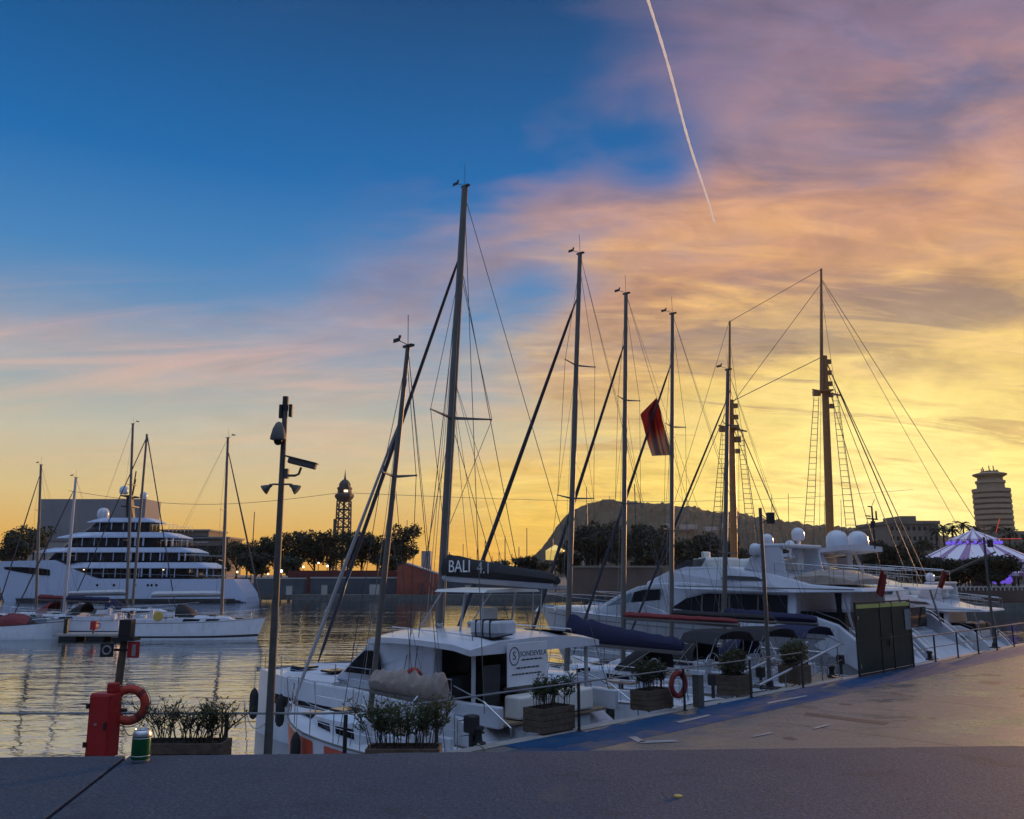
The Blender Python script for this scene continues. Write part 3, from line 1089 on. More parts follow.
    MB().tube([(L * 0.90, bp + 0.03, sp), (L * 0.90, bp * 0.9, sp + 0.62), (L * 0.995, 0.16, sq + 0.66), (L * 1.01, 0, sq + 0.66), (L * 0.995, -0.16, sq + 0.66),
               (L * 0.90, -bp * 0.9, sp + 0.62), (L * 0.90, -bp - 0.03, sp)], 0.014, 6).tube([(L * 0.985, 0.1, sq), (L * 0.99, 0.16, sq + 0.66)], 0.012, 5).tube(
        [(L * 0.985, -0.1, sq), (L * 0.99, -0.16, sq + 0.66)], 0.012, 5).build('pulpit', M['steel'], root)
    for sgn in (1, -1):
        b, sz = deck_at(dk, 0.02 * L)
        b2, sz2 = deck_at(dk, 0.13 * L)
        MB().tube([(0.02 * L, sgn * 0.35, sz + 0.62), (0.01 * L, sgn * (b - 0.08), sz + 0.62), (0.13 * L, sgn * (b2 - 0.06), sz2 + 0.62)], 0.014, 6).tube(
            [(0.01 * L, sgn * (b - 0.08), sz), (0.01 * L, sgn * (b - 0.08), sz + 0.62)], 0.012, 5).tube([(0.13 * L, sgn * (b2 - 0.06), sz2), (0.13 * L, sgn * (b2 - 0.06), sz2 + 0.62)], 0.012, 5).tube(
            [(0.02 * L, sgn * 0.35, sz), (0.02 * L, sgn * 0.35, sz + 0.62)], 0.012, 5).tube(
            [(0.02 * L, sgn * 0.35, sz + 0.32), (0.01 * L, sgn * (b - 0.08), sz + 0.32), (0.13 * L, sgn * (b2 - 0.06), sz2 + 0.32)], 0.009, 5).build('pushpit', M['steel'], root)
        mb = MB()
        xs = [0.13 * L + (0.90 - 0.13) * L * i / 5 for i in range(6)]
        pr_ = []
        for x in xs:
            b, sz = deck_at(dk, x)
            pr_.append((x, sgn * (b - 0.06), sz))
        for p in pr_[1:-1]:
            mb.tube([p, (p[0], p[1], p[2] + 0.62)], 0.011, 5)
        for hh in (0.61, 0.32):
            mb.tube([(p[0], p[1], p[2] + hh) for p in pr_], 0.0055, 4)
        mb.build('guard_rail', M['steel'], root)
    # sprayhood
    if hood:
        secs = []
        b, sz = deck_at(dk, 0.37 * L)
        wv = B * 0.31
        for i in range(7):
            u = i / 6
            x = lerp(0.335 * L, 0.335 * L + 1.35, u)
            h = 0.98 * math.cos(u * math.pi / 2) ** 0.7 + 0.02
            ring = []
            for j in range(9):
                th = math.pi * j / 8
                ring.append((x, wv * (1 - 0.10 * u) * math.cos(th), sz + 0.42 + h * math.sin(th) ** 0.7 * 0.9))
            secs.append(ring)
        MB().loft(secs, closed=False, cap0=False, cap1=False).build('sprayhood', M[hood], root, smooth=True)
    if bimini:
        mat_b, bx0, bx1, bz = bimini
        b, sz = deck_at(dk, 0.15 * L)
        secs = []
        for i in range(7):
            u = i / 6
            x = lerp(bx0, bx1, u)
            ring = []
            for j in range(9):
                v = -1 + 2 * j / 8
                ring.append((x, v * B * 0.40, bz + 0.16 * (1 - v * v) + 0.05 * math.sin(math.pi * u) - (0.22 if abs(v) > 0.99 else 0)))
            secs.append(ring)
        under = [[(x, y, z - 0.02) for x, y, z in r_] for r_ in secs]
        MB().loft([a + list(reversed(c)) for a, c in zip(secs, under)]).build('bimini', M[mat_b], root, smooth=True)
        for sgn in (1, -1):
            MB().tube([(lerp(bx0, bx1, 0.5), sgn * B * 0.41, sz), (bx0, sgn * B * 0.40, bz)], 0.013, 5).tube([(lerp(bx0, bx1, 0.5), sgn * B * 0.41, sz), (bx1, sgn * B * 0.40, bz)], 0.013, 5).tube(
                [(lerp(bx0, bx1, 0.5), sgn * B * 0.41, sz + 0.1), (lerp(bx0, bx1, 0.5), sgn * B * 0.40, bz)], 0.013, 5).build('bimini_frame', M['steel'], root)
    # mast and rigging
    bm_, sm_ = deck_at(dk, mast_x)
    fz = foot_z if foot_z is not None else sm_ + 0.40
    foot = (mast_x, 0, fz)
    if top_px:
        tp_ = mast_top(root, foot, *top_px)
        top = (tp_.x, 0.0, tp_.z)
    else:
        top = (mast_x - rake, 0, mast_h)
    mp_ = lambda u: (lerp(foot[0], top[0], u), 0, lerp(foot[2], top[2], u))
    if lower_mast:
        k = lower_mast
        mo = MB().tube([foot, mp_(k)], mast_r, 10).build('mast', M[mast_mat], root, smooth=True)
        MB().tube([mp_(k - 0.06), top], [mast_r * 0.5, mast_r * 0.36], 8).build('topmast', M[mast_mat], mo, smooth=True)
    else:
        mo = MB().tube([foot, mp_(0.5), top], [mast_r, mast_r, mast_r * 0.80], 10).build('mast', M[mast_mat], root, smooth=True)
    masthead(mo, top)
    tips = []
    for k in spread:
        p = mp_(k)
        half = B * 0.5 * (0.62 - 0.25 * k)
        spreader(mo, mo, p[0], p[2], half, 0.18)
        tips.append((p[0] - 0.18, half, p[2] + 0.05))
    bmx, smx = deck_at(dk, mast_x)
    bow = (L * 0.985, 0, deck_at(dk, L * 0.985)[1] + 0.05)
    for sgn in (1, -1):
        pts = [(mast_x - 0.15, sgn * (bmx - 0.10), smx)] + [(t_[0], sgn * t_[1], t_[2]) for t_ in tips] + [mp_(0.97)]
        wires(mo, 'cap_shroud', pts, 0.008)
        wires(mo, 'lower_shroud', [(mast_x - 0.55, sgn * (bmx - 0.12), smx), mp_(spread[0] if spread else 0.5)], 0.007)
        if len(tips) > 1:
            wires(mo, 'diagonal_shroud', [(tips[0][0], sgn * tips[0][1], tips[0][2]), mp_(spread[1])], 0.006)
    if stay:
        k, r_, sm = stay
        a = Vector(mp_(k))
        bvec = Vector(bow)
        MB().tube([bvec + (a - bvec) * u for u in (0.0, 0.04, 0.5, 0.93, 1.0)], [0.012, r_ * 0.95, r_ * 1.1, r_ * 0.65, 0.012], 7).build('furled_headsail', M[sm], root, smooth=True)
    if backstay:
        b, sz = deck_at(dk, 0.02 * L)
        wires(root, 'backstay', [(0.01 * L, 0, sz), top], 0.008)
        wires(root, 'topping_lift', [top, (mast_x - (boom[0] if boom else 3), 0, boom_z + 0.15)], 0.006)
    for dy_ in (0.10, -0.12):
        wires(mo, 'halyard', [mp_(0.985), (foot[0] + 0.25, dy_, foot[2])], 0.006, M['rope'])
    if boom:
        bl, h0, h1, wd_, bm_name = boom
        MB().tube([(mast_x - mast_r, 0, boom_z), (mast_x - bl - 0.15, 0, boom_z - 0.06)], 0.07, 8).build('boom', M['mast'], root, smooth=True)
        boom_cover(mast_x - mast_r - 0.02, boom_z + 0.03, bl, h0, h1, wd_, seed=seed, aft_drop=0.05, pw=cover_pw, lumps=cover_lumps).build('sail_cover', M[bm_name], root, smooth=True)
        wires(root, 'lazy_jack', [(mast_x - bl * 0.75, 0, boom_z + 0.3), mp_(0.5)], 0.005)
        wires(root, 'mainsheet', [(mast_x - bl * 0.8, 0, boom_z), (0.3 * L, 0, s0 + 0.3)], 0.012, M['rope'])
    return root, dk, mp_, foot, top


# ---- the four sailing boats moored stern-to, in front of the motor yachts
G_ROW = 'sailing boats moored stern-to along the quay'
b_navy = sailboat('white sailing boat with deep navy boom cover, next to the big catamaran', G_ROW, s=berth(566, 7.0), stern_t=2.1, L=11.2, B=3.6, mast_x=4.9, top_px=(580, 254),
                  boom=(4.5, 1.15, 0.36, 0.22, 'navy'), boom_z=2.48, cover_pw=0.4, stay=(0.90, 0.075, 'sail_dark'), spread=(0.40, 0.72), hood=None, seed=3, mast_r=0.095, stripe='navy')
b_red = sailboat('white sailing boat with long red boom cover and black sprayhood', G_ROW, s=berth(622, 7.0), stern_t=2.1, L=10.0, B=2.95, mast_x=4.9, top_px=(626, 294),
                 boom=(4.6, 0.20, 0.16, 0.12, 'red_cover'), boom_z=3.16, stay=(0.87, 0.065, 'sail_dark'), spread=(0.42, 0.70), hood='black_canvas', seed=5, mast_r=0.09, stripe=None,
                 bimini=('black_canvas', 0.3, 1.7, 2.75))
b_flag = sailboat('white sailing boat with black bimini and a red flag in its rigging', G_ROW, s=berth(670, 7.0), stern_t=2.1, L=10.0, B=2.95, mast_x=4.9, top_px=(672.5, 314),
                  boom=(4.3, 0.24, 0.20, 0.13, 'charcoal_canvas'), boom_z=3.12, stay=(0.86, 0.06, 'sail_dark'), spread=(0.36, 0.66), hood='black_canvas', seed=8, mast_r=0.085, stripe='orange',
                  bimini=('black_canvas', 0.3, 1.9, 2.7))
b_grey = sailboat('white sailing boat with navy bimini, nearest to the glass gate', G_ROW, s=berth(722, 6.5), stern_t=2.1, L=9.6, B=2.9, mast_x=4.4, top_px=(728, 370),
                  boom=(3.9, 0.42, 0.28, 0.18, 'navy'), boom_z=2.95, stay=(0.90, 0.05, 'sail_dark'), spread=(0.35, 0.80), hood='navy', seed=11, mast_r=0.095, stripe='navy',
                  bimini=('navy', 0.3, 1.9, 2.65))

# ---- the small old sailing boat in the corner, white with flame-red hull panels
b_old = sailboat('small old sailing boat with flame red hull patches and beige boom cover', None, s=2.75, stern_t=0.55, L=5.75, B=2.0, fb=(1.25, 1.62), mast_x=2.55, top_px=(408, 347),
                 foot_z=1.7, mast_r=0.065, boom=(2.4, 0.40, 0.52, 0.2, 'beige_canvas'), boom_z=2.25, stay=(0.80, 0.042, 'mast_white'), spread=(0.64,), hood=None, stripe=None,
                 seed=21, cover_lumps=0.07, backstay=True, mast_mat='mast')
root_old, dk_old = b_old[0], b_old[1]
secs, _ = hull_sections(5.75, 2.0, lambda f: 1.25 + 0.37 * f ** 1.8 - 0.06 * math.sin(math.pi * f), depth=0.45, rake=0.07, tuck=0.80, stern_rake=0.25)
for i0, i1 in ((8, 12), (2, 7)):
    up, dn = [], []
    for i in range(i0, i1 + 1):
        a, b = Vector(secs[i][0]), Vector(secs[i][1])
        c = Vector(secs[i][2])
        up.append((a.lerp(b, 0.12)) + Vector((0, 0.009, 0)))
        dn.append((b.lerp(c, 0.75 if i not in (i0, i1) else 0.45)) + Vector((0, 0.009, 0)))
    k = len(up)
    mid = [Vector(secs[i][1]) + Vector((0, 0.012, 0)) for i in range(i0, i1 + 1)]
    mb = MB().add(up + mid + dn, [(i, i + 1, k + i + 1, k + i) for i in range(k - 1)] + [(k + i, k + i + 1, 2 * k + i + 1, 2 * k + i) for i in range(k - 1)])
    mb.build('hull_patch', M['hull_orange'], root_old)
MB().tube([(5.6, 0.0, 1.62), (5.82, 0, 1.68), (5.86, 0, 1.56)], 0.04, 6).build('bow_roller', M['steel'], root_old)

# ---- flag hanging in the rigging of the third mast
p_h = on(656, 399, 9.9)
fl_Y = q(berth(670, 7.0), 7.6, 0).y
corner = [(656.5, 398), (639.5, 415), (643, 432), (652, 456), (673, 455.5), (664, 424)]
A = at(656.5, 398, fl_Y)
vs, fs = [], []
NU, NV = 26, 26
poly_l = [(656, 398.2), (640, 414.5), (643, 424), (645, 433), (648, 444), (652, 456)]
poly_r = [(657, 398.2), (660, 408), (662.5, 420), (666, 433), (670, 445), (673.5, 455)]


def poly_at(poly, u):
    k = u * (len(poly) - 1)
    i = min(int(k), len(poly) - 2)
    return lerp(poly[i][0], poly[i + 1][0], k - i), lerp(poly[i][1], poly[i + 1][1], k - i)


for j in range(NV + 1):
    u = j / NV
    l_, r_ = poly_at(poly_l, u), poly_at(poly_r, u)
    for i in range(NU + 1):
        v = i / NU
        fold = 0.30 * math.sin(v * 10 + u * 2.2) * min(1, u * 3) + 0.13 * math.sin(v * 21 + 1 + u * 5) * min(1, u * 2)
        vs.append(at(lerp(l_[0], r_[0], v), lerp(l_[1], r_[1], v), fl_Y + fold) - A)
for j in range(NV):
    for i in range(NU):
        a = j * (NU + 1) + i
        fs.append((a, a + 1, a + NU + 2, a + NU + 1))
mf, bf, nf = new_mat('red_white_flag_cloth')
tf = nf.node('ShaderNodeTexCoord')
sf = nf.node('ShaderNodeSeparateXYZ')
nf.l.new(tf.outputs['Object'], sf.inputs[0])
zed = nf.m('ADD', sf.outputs[2], nf.m('MULTIPLY', sf.outputs[0], -0.55))
cf = nf.ramp(nf.smooth(zed, -2.05, -1.0), [(0.0, (0.26, 0.19, 0.16, 1)), (0.5, (0.24, 0.085, 0.06, 1)), (0.85, (0.20, 0.022, 0.018, 1)), (1.0, (0.15, 0.014, 0.014, 1))])
nf.l.new(cf, bf.inputs['Base Color'])
bf.inputs['Roughness'].default_value = 0.85
bf.inputs['Transmission Weight'].default_value = 0.0
trn = nf.node('ShaderNodeBsdfTranslucent')
nf.l.new(cf, trn.inputs[0])
mx = nf.node('ShaderNodeMixShader')
mx.inputs[0].default_value = 0.45
nf.l.new(bf.outputs[0], mx.inputs[1])
nf.l.new(trn.outputs[0], mx.inputs[2])
outn = [n_ for n_ in mf.node_tree.nodes if n_.type == 'OUTPUT_MATERIAL'][0]
nf.l.new(mx.outputs[0], outn.inputs[0])
mb = MB().add(vs, fs)
tag(mb.build('flag', mf, None, smooth=True, loc=A, recalc=False), 'big drooping red flag with pale lower edge hanging between two masts', 'flag')

# ---------------------------------------------------------------- the catamaran
cat = thing('catamaran', 'white sailing catamaran with dark boom bag and hard roof, largest boat by the planters', 'catamaran', q(7.0, 0.8, 0), RZ)
CL, CY = 11.5, 1.72
for sgn in (1, -1):
    secs = []
    for i in range(15):
        f = i / 14
        x = f * CL
        s_ = lerp(1.62, 1.86, f)
        if f < 0.16:
            s_ = lerp(0.42, 1.62, (f / 0.16) ** 0.8)
        b = 0.62 * (0.86 + 0.14 * math.sin(min(1, f / 0.5) * math.pi / 2)) if f < 0.6 else 0.62 * max(0.05, 1 - ((f - 0.6) / 0.4) ** 2.4)
        bi = b * 0.8
        rk = lambda z: x + (0.0 if f < 0.6 else 0.10 * (f - 0.6) / 0.4 * (1 - z / 1.9))
        secs.append([(rk(s_), sgn * CY + b, s_), (rk(0.8), sgn * CY + b * 1.0, 0.55 * s_), (rk(0.1), sgn * CY + b * 0.9, 0.12), (rk(-.3), sgn * CY + b * 0.45, -0.35), (rk(-.3), sgn * CY - b * 0.45, -0.35),
                     (rk(0.1), sgn * CY - b * 0.9, 0.12), (rk(0.8), sgn * CY - b, 0.55 * s_), (rk(s_), sgn * CY - b, s_)])
    ho = MB().loft(secs).build('hull', M['gelcoat'], cat, smooth=True)
    # long dark hull window and ports
    y = sgn * (CY + sgn * 0)
    side = sgn
    def hy(x, z):
        f = x / CL
        b = 0.62 * (0.86 + 0.14 * math.sin(min(1, f / 0.5) * math.pi / 2)) if f < 0.6 else 0.62 * max(0.05, 1 - ((f - 0.6) / 0.4) ** 2.4)
        return sgn * (CY + b + 0.008)
    for xa, xb, za, zb in ((5.2, 10.2, 1.00, 1.24), (2.6, 4.6, 1.02, 1.22)):
        n = 12
        vs = []
        for i in range(n + 1):
            x = lerp(xa, xb, i / n)
            vs.append((x, hy(x, 1), lerp(za, za + 0.02, i / n)))
        for i in range(n + 1):
            x = lerp(xa, xb, i / n)
            vs.append((x, hy(x, 1), lerp(zb, zb + 0.06, i / n)))
        MB().add(vs, [(i, i + 1, n + 2 + i, n + 1 + i) for i in range(n)]).build('hull_window', M['dark_glass'], ho)
    # stern steps
    mb = MB()
    for k_ in range(4):
        mb.box((0.30 + 0.42 * k_, sgn * CY, 0.50 + 0.30 * k_), (0.42, 0.80, 0.03))
    mb.build('stern_steps', M['teak'], ho)
    MB().tube([(0.05, sgn * (CY + 0.5), 0.45), (0.05, sgn * (CY + 0.5), 1.5), (0.9, sgn * (CY + 0.5), 1.95), (1.9, sgn * (CY + 0.5), 2.2)], 0.016, 6).build('hand_rail', M['steel'], ho)
    # guard rails forward
    mb = MB()
    xs = [2.0 + i * 1.55 for i in range(7)]
    for x in xs:
        mb.tube([(x, hy(x, 1) - sgn * 0.1, 1.7), (x, hy(x, 1) - sgn * 0.1, 2.35)], 0.011, 5)
    for hh in (2.33, 2.03):
        mb.tube([(x, hy(x, 1) - sgn * 0.1, hh) for x in xs], 0.006, 4)
    mb.tube([(xs[-1], hy(xs[-1], 1) - sgn * 0.1, 2.33), (11.55, sgn * CY, 2.40), (11.55, sgn * CY, 1.8)], 0.013, 5)
    mb.build('guard_rail', M['steel'], cat)
MB().box((5.0, 0, 1.10), (8.4, 2.6, 0.5)).build('bridge_deck', M['gelcoat'], cat, bevel=0.05)
# solid foredeck
fd = []
for i in range(8):
    u = i / 7
    x = lerp(6.8, 11.2, u)
    w = lerp(2.28, 1.72, u ** 3)
    fd.append([(x, w, 1.66), (x, w * 0.98, 1.80 + 0.06 * (1 - u)), (x, 0, 1.90 + 0.06 * (1 - u)), (x, -w * 0.98, 1.80 + 0.06 * (1 - u)), (x, -w, 1.66)])
MB().loft(fd).build('foredeck', M['deck'], cat, smooth=True)
# deckhouse: forward part closed, with wraparound window
zlo, zhi = 1.6, 3.05
dh = [(2.9, 1.6), (2.9, 3.0), (5.3, 3.02), (5.7, 2.88), (7.2, 1.98), (7.7, 1.72), (7.7, 1.6)]
prof_body(dh, zlo, zhi, 2.10, 1.95, front=(5.0, 8.4, 0.72)).build('deckhouse', M['gelcoat'], cat, bevel=0.04)
for sgn in (1, -1):
    side_panel([(4.9, 2.16), (6.75, 2.12), (6.3, 2.42), (5.75, 2.74), (5.15, 2.76)], zlo, zhi, 2.10, 1.95, sgn, 0.012, front=(5.0, 8.4, 0.72)).build('side_window', M['dark_glass'], cat)
# windscreen on the sloping front
def dh_front(u, v):
    x, z = lerp(7.0, 5.95, v), lerp(2.10, 2.73, v)
    ww = lerp(2.10, 1.95, (z - zlo) / (zhi - zlo)) * lerp(1, 0.72, ((x - 5.0) / 3.4) ** 2)
    return (x + 0.02, u * ww * 0.92, z + 0.03)
MB().add([dh_front(-1, 0), dh_front(1, 0), dh_front(1, 1), dh_front(-1, 1)], [(0, 1, 2, 3)]).build('windscreen', M['dark_glass'], cat)
# hard roof over house and cockpit
rs = []
for i in range(9):
    u = i / 8
    x = lerp(1.30, 5.75, u)
    w = 2.28 * (1 - 0.16 * u ** 3)
    z = 3.05 + 0.12 * math.sin(math.pi * u) * 0.6 - (0.06 if i in (0, 8) else 0)
    rs.append([(x, w, z - 0.10), (x, w, z + 0.03), (x, w * 0.6, z + 0.17), (x, 0, z + 0.22), (x, -w * 0.6, z + 0.17), (x, -w, z + 0.03), (x, -w, z - 0.10), (x, 0, z - 0.10)])
MB().loft(rs).build('hard_roof', M['gelcoat'], cat, smooth=True)
# cockpit: dark bulkhead with sliding door, sole, seats, roof posts
MB().box((2.86, 0, 2.25), (0.03, 3.5, 1.35)).build('sliding_door', M['dark_glass'], cat)
MB().box((1.8, 0, 1.42), (2.2, 3.6, 0.06)).build('cockpit_sole', M['teak'], cat)
for sgn in (1, -1):
    MB().box((1.7, sgn * 2.02, 1.62), (2.3, 0.16, 0.46)).build('cockpit_coaming', M['gelcoat'], cat, bevel=0.03)
    MB().tube([(1.5, sgn * 1.98, 1.6), (1.5, sgn * 1.98, 3.0)], 0.05, 8).build('roof_post', M['mast_white'], cat)
MB().box((0.95, 0, 1.72), (0.5, 2.6, 0.5)).build('cockpit_bench', M['gelcoat_cream'], cat, bevel=0.05)
MB().box((2.2, -0.7, 1.85), (0.9, 1.2, 0.06)).box((2.2, -0.7, 1.62), (0.12, 0.12, 0.45)).build('cockpit_table', M['gelcoat_cream'], cat)
MB().box((1.35, 1.55, 2.2), (0.04, 0.5, 0.9)).build('clear_side_curtain', M['clear_vinyl'], cat)
# deck gear
for sgn in (1, -1):
    for xx in (8.4, 10.0):
        MB().box((xx, sgn * 1.1, 1.96), (0.62, 0.58, 0.06)).build('deck_hatch', M['dark_glass'], cat, bevel=0.02)
    for xx in (2.2, 6.6, 11.0):
        MB().tube([(xx - 0.16, sgn * 2.08, 1.93), (xx + 0.16, sgn * 2.08, 1.93)], 0.025, 6).box((xx, sgn * 2.08, 1.88), (0.10, 0.06, 0.08)).build('mooring_cleat', M['steel'], cat)
    MB().tube([(1.8, sgn * 1.75, 3.16), (1.8, sgn * 1.75, 3.30), (5.0, sgn * 1.65, 3.36), (5.0, sgn * 1.65, 3.2)], 0.016, 6).build('roof_hand_rail', M['steel'], cat)
    MB().lathe([(0.10, 0), (0.08, 0.07), (0.095, 0.16), (0.06, 0.18)], 12, (4.4, sgn * 0.55, 3.26)).build('winch', M['steel'], cat, smooth=True)
    MB().box((2.0, sgn * 1.15, 3.275), (1.25, 0.62, 0.03), (sgn * R(-5), 0, 0)).build('solar_panel', M['dark_glass'], cat)
    side_panel([(7.25, 1.72), (2.9, 1.72), (2.9, 1.76), (7.25, 1.76)], zlo, zhi, 2.10, 1.95, sgn, 0.02, front=(5.0, 8.4, 0.72)).build('deck_joint', M['galv'], cat)
    pts = [(x, hy2, 1.30) for x, hy2 in [(2.2 + 1.0 * i, sgn * (CY + 0.62 * (0.86 + 0.14 * math.sin(min(1, (2.2 + i) / CL / 0.5) * math.pi / 2)) + 0.012)) for i in range(5)]]
    MB().tube(pts, 0.03, 6).build('rub_rail', M['galv'], cat)
for k_, (xx, yy) in enumerate(((6.3, -0.6), (6.2, 0.9), (9.2, 1.9), (2.0, 2.3))):
    mb = MB()
    for lp_ in range(4):
        mb.tube([(xx + 0.17 * math.cos(a), yy + 0.13 * math.sin(a), (1.97 if xx > 6 else 1.80) + 0.025 * lp_) for a in [2 * math.pi * i / 16 for i in range(16)]], 0.014, 5, closed=True)
    mb.build('rope_coil', M['rope'] if k_ % 2 else M['navy'], cat)
MB().box((2.55, 1.2, 2.05), (0.5, 0.9, 0.5)).build('helm_seat', M['charcoal_canvas'], cat, bevel=0.06)
# raft bag on the roof
MB().box((2.3, 0.6, 3.42), (0.95, 0.7, 0.34)).build('liferaft_case', M['gelcoat'], cat, bevel=0.06)
for dxx in (-0.25, 0.0, 0.25):
    MB().box((2.3 + dxx, 0.6, 3.425), (0.035, 0.725, 0.365)).build('liferaft_strap', M['black'], cat)
# flybridge bimini with struts
bz = 4.28
secs = []
for i in range(6):
    u = i / 5
    x = lerp(2.2, 4.1, u)
    secs.append([(x, 1.0, bz - 0.02), (x, 0.9, bz + 0.04), (x, 0, bz + 0.08), (x, -0.9, bz + 0.04), (x, -1.0, bz - 0.02), (x, 0, bz - 0.02)])
bo = MB().loft(secs).build('helm_roof', M['gelcoat_cream'], cat, smooth=True)
for sgn in (1, -1):
    MB().tube([(4.9, sgn * 0.9, 3.2), (3.9, sgn * 0.9, bz)], 0.022, 6).tube([(3.2, sgn * 0.9, 3.25), (3.0, sgn * 0.9, bz)], 0.03, 6).tube([(2.4, sgn * 0.9, 3.25), (2.35, sgn * 0.9, bz)], 0.018, 6).build('roof_strut', M['mast_white'], bo)
MB().box((3.1, 0, 3.55), (0.22, 0.5, 0.6)).build('helm_console', M['gelcoat_cream'], cat, bevel=0.05)
# rig
foot = (5.05, 0, 3.2)
tp_ = mast_top(cat, foot, 465, 187)
top = (tp_.x, 0, tp_.z)
cm = lambda u: (lerp(foot[0], top[0], u), 0, lerp(foot[2], top[2], u))
mo = MB().tube([foot, cm(0.5), top], [0.125, 0.12, 0.095], 12).build('mast', M['mast'], cat, smooth=True)
masthead(mo, top)
for k, half in ((0.46, 1.15),):
    p = cm(k)
    MB().tube([(p[0] - 0.45, half, p[2] + 0.05), (p[0], 0, p[2]), (p[0] - 0.45, -half, p[2] + 0.05)], [0.022, 0.05, 0.022], 6).build('spreader', M['mast'], mo)
    for sgn in (1, -1):
        wires(mo, 'diamond_stay', [cm(0.20), (p[0] - 0.45, sgn * half, p[2] + 0.05), cm(0.80)], 0.009)
for sgn in (1, -1):
    wires(mo, 'cap_shroud', [(3.4, sgn * 2.25, 1.7), cm(0.82)], 0.011)
    wires(mo, 'lower_shroud', [(3.9, sgn * 2.25, 1.7), cm(0.45)], 0.010)
    wires(mo, 'running_backstay', [(0.9, sgn * 2.2, 1.7), cm(0.98)], 0.010)
    wires(mo, 'lazy_jack', [(2.4, sgn * 0.2, 5.0), cm(0.55)], 0.007)
    wires(mo, 'lazy_jack', [(3.7, sgn * 0.2, 5.1), cm(0.52)], 0.007)
for dxx in (-0.3, 0.25, 0.4):
    wires(mo, 'halyard', [cm(0.99), (foot[0] + dxx, 0.15, 3.3)], 0.008, M['rope'])
a, bvec = Vector(cm(0.845)), Vector((11.0, 0, 1.95))
MB().tube([bvec + (a - bvec) * u for u in (0.0, 0.05, 0.5, 0.94, 1.0)], [0.02, 0.055, 0.062, 0.042, 0.02], 8).build('furled_headsail', M['sail_dark'], cat, smooth=True)
MB().add([(9.35, 0.07, 4.62), (9.05, 0.07, 5.05), (9.0, 0.42, 4.35), (9.3, 0.30, 4.0)], [(0, 1, 2, 3)]).build('sail_clew', M['white_vinyl'], cat)
MB().tube([(11.4, 1.72, 1.80), (11.2, 0, 1.84), (11.4, -1.72, 1.80)], 0.07, 8).build('bow_beam', M['mast'], cat)
bzz = 4.62
MB().tube([(4.9, 0, bzz), (0.75, 0, bzz - 0.18)], 0.10, 8).build('boom', M['mast_white'], cat, smooth=True)
bag = boom_cover(4.88, bzz + 0.02, 4.2, 0.66, 0.26, 0.24, aft_drop=0.18, lumps=0.012, seed=4).build('boom_bag', M['charcoal_canvas'], cat, smooth=True)
for sgn in (1, -1):
    # lettering on both sides of the bag
    rot = (R(90), 0, 0) if sgn < 0 else (R(90), 0, R(180))
    yy = sgn * 0.252
    a_ = text_mesh('bag_lettering', 'BALI', 0.46, M['white_ink'], bag, (3.98, yy, bzz + 0.28), rot)
    b_ = text_mesh('bag_lettering', '4.1', 0.44, M['mast_white'], bag, (3.02, yy, bzz + 0.24), rot)
wires(cat, 'mainsheet', [(1.2, 0, 4.5), (1.0, 0.3, 3.3)], 0.012, M['rope'])
# the charter board tied across the stern
bd = thing('charter_board', 'white board with round emblem and dark lettering hung across the catamaran stern', 'sign', world_pt(cat, (1.22, 0.50, 2.62)), RZ)
MB().box((0, 0, 0), (0.03, 1.36, 0.98)).build('board', M['white_vinyl'], bd, bevel=0.006)
rot = (R(90), 0, R(-90))
text_mesh('lettering', 'SONDEVELA', 0.165, M['ink'], bd, (-0.018, -0.19, 0.23), rot, thick=0.002)
text_mesh('lettering', 'S', 0.26, M['ink'], bd, (-0.018, 0.46, 0.20), rot, thick=0.002)
MB().tube([(-0.02, 0.46 + 0.16 * math.cos(a), 0.20 + 0.20 * math.sin(a)) for a in [2 * math.pi * i / 24 for i in range(24)]], 0.010, 5, closed=True).build('emblem_ring', M['ink'], bd)
rndl = random.Random(5)
for zz, y0, y1 in ((0.10, 0.2, -0.5), (-0.08, 0.38, -0.28), (-0.22, 0.52, -0.46)):
    y = y0
    mb = MB()
    while y > y1:
        w = rndl.uniform(0.05, 0.13)
        mb.box((-0.017, y - w / 2, zz), (0.004, w, 0.035))
        y -= w + 0.03
    mb.box((-0.016, (y0 + y1) / 2, zz - 0.010), (0.003, abs(y1 - y0) + 0.1, 0.008))
    mb.build('small_print', M['ink'], bd)
text_mesh('side_lettering', 'BALI', 0.24, M['ink'], cat, (4.2, 2.125, 1.95), (R(90), 0, R(180)))


def lifebuoy(name, label, loc, rz, material, rr=0.30, tr=0.075, arc=1.0, tiltx=0.0):
    th = thing(name, label, 'lifebuoy', loc, rz)
    n = 28
    MB().tube([(rr * math.cos(2 * math.pi * arc * i / n), 0, rr * math.sin(2 * math.pi * arc * i / n)) for i in range(n)], tr, 10, closed=(arc >= 1)).build('ring', material, th, smooth=True)
    for k in range(4):
        a = math.pi / 4 + k * math.pi / 2
        c = Vector((rr * math.cos(a), 0, rr * math.sin(a)))
        tdir = Vector((-math.sin(a), 0, math.cos(a)))
        MB().tube([c - tdir * 0.035, c + tdir * 0.035], tr * 1.06, 10).build('tape_band', M['maroon'], th)
    MB().tube([((rr + tr + 0.02) * math.cos(2 * math.pi * i / 40), 0.0, (rr + tr + 0.02) * math.sin(2 * math.pi * i / 40)) for i in range(40)], 0.008, 5, closed=True).build('grab_line', M['rope'], th)
    return th


lifebuoy('lifebuoy', 'orange lifebuoy on the side of the catamaran deckhouse', world_pt(cat, (3.35, 2.22, 2.15)), RZ, M['buoy'], 0.27, 0.08)

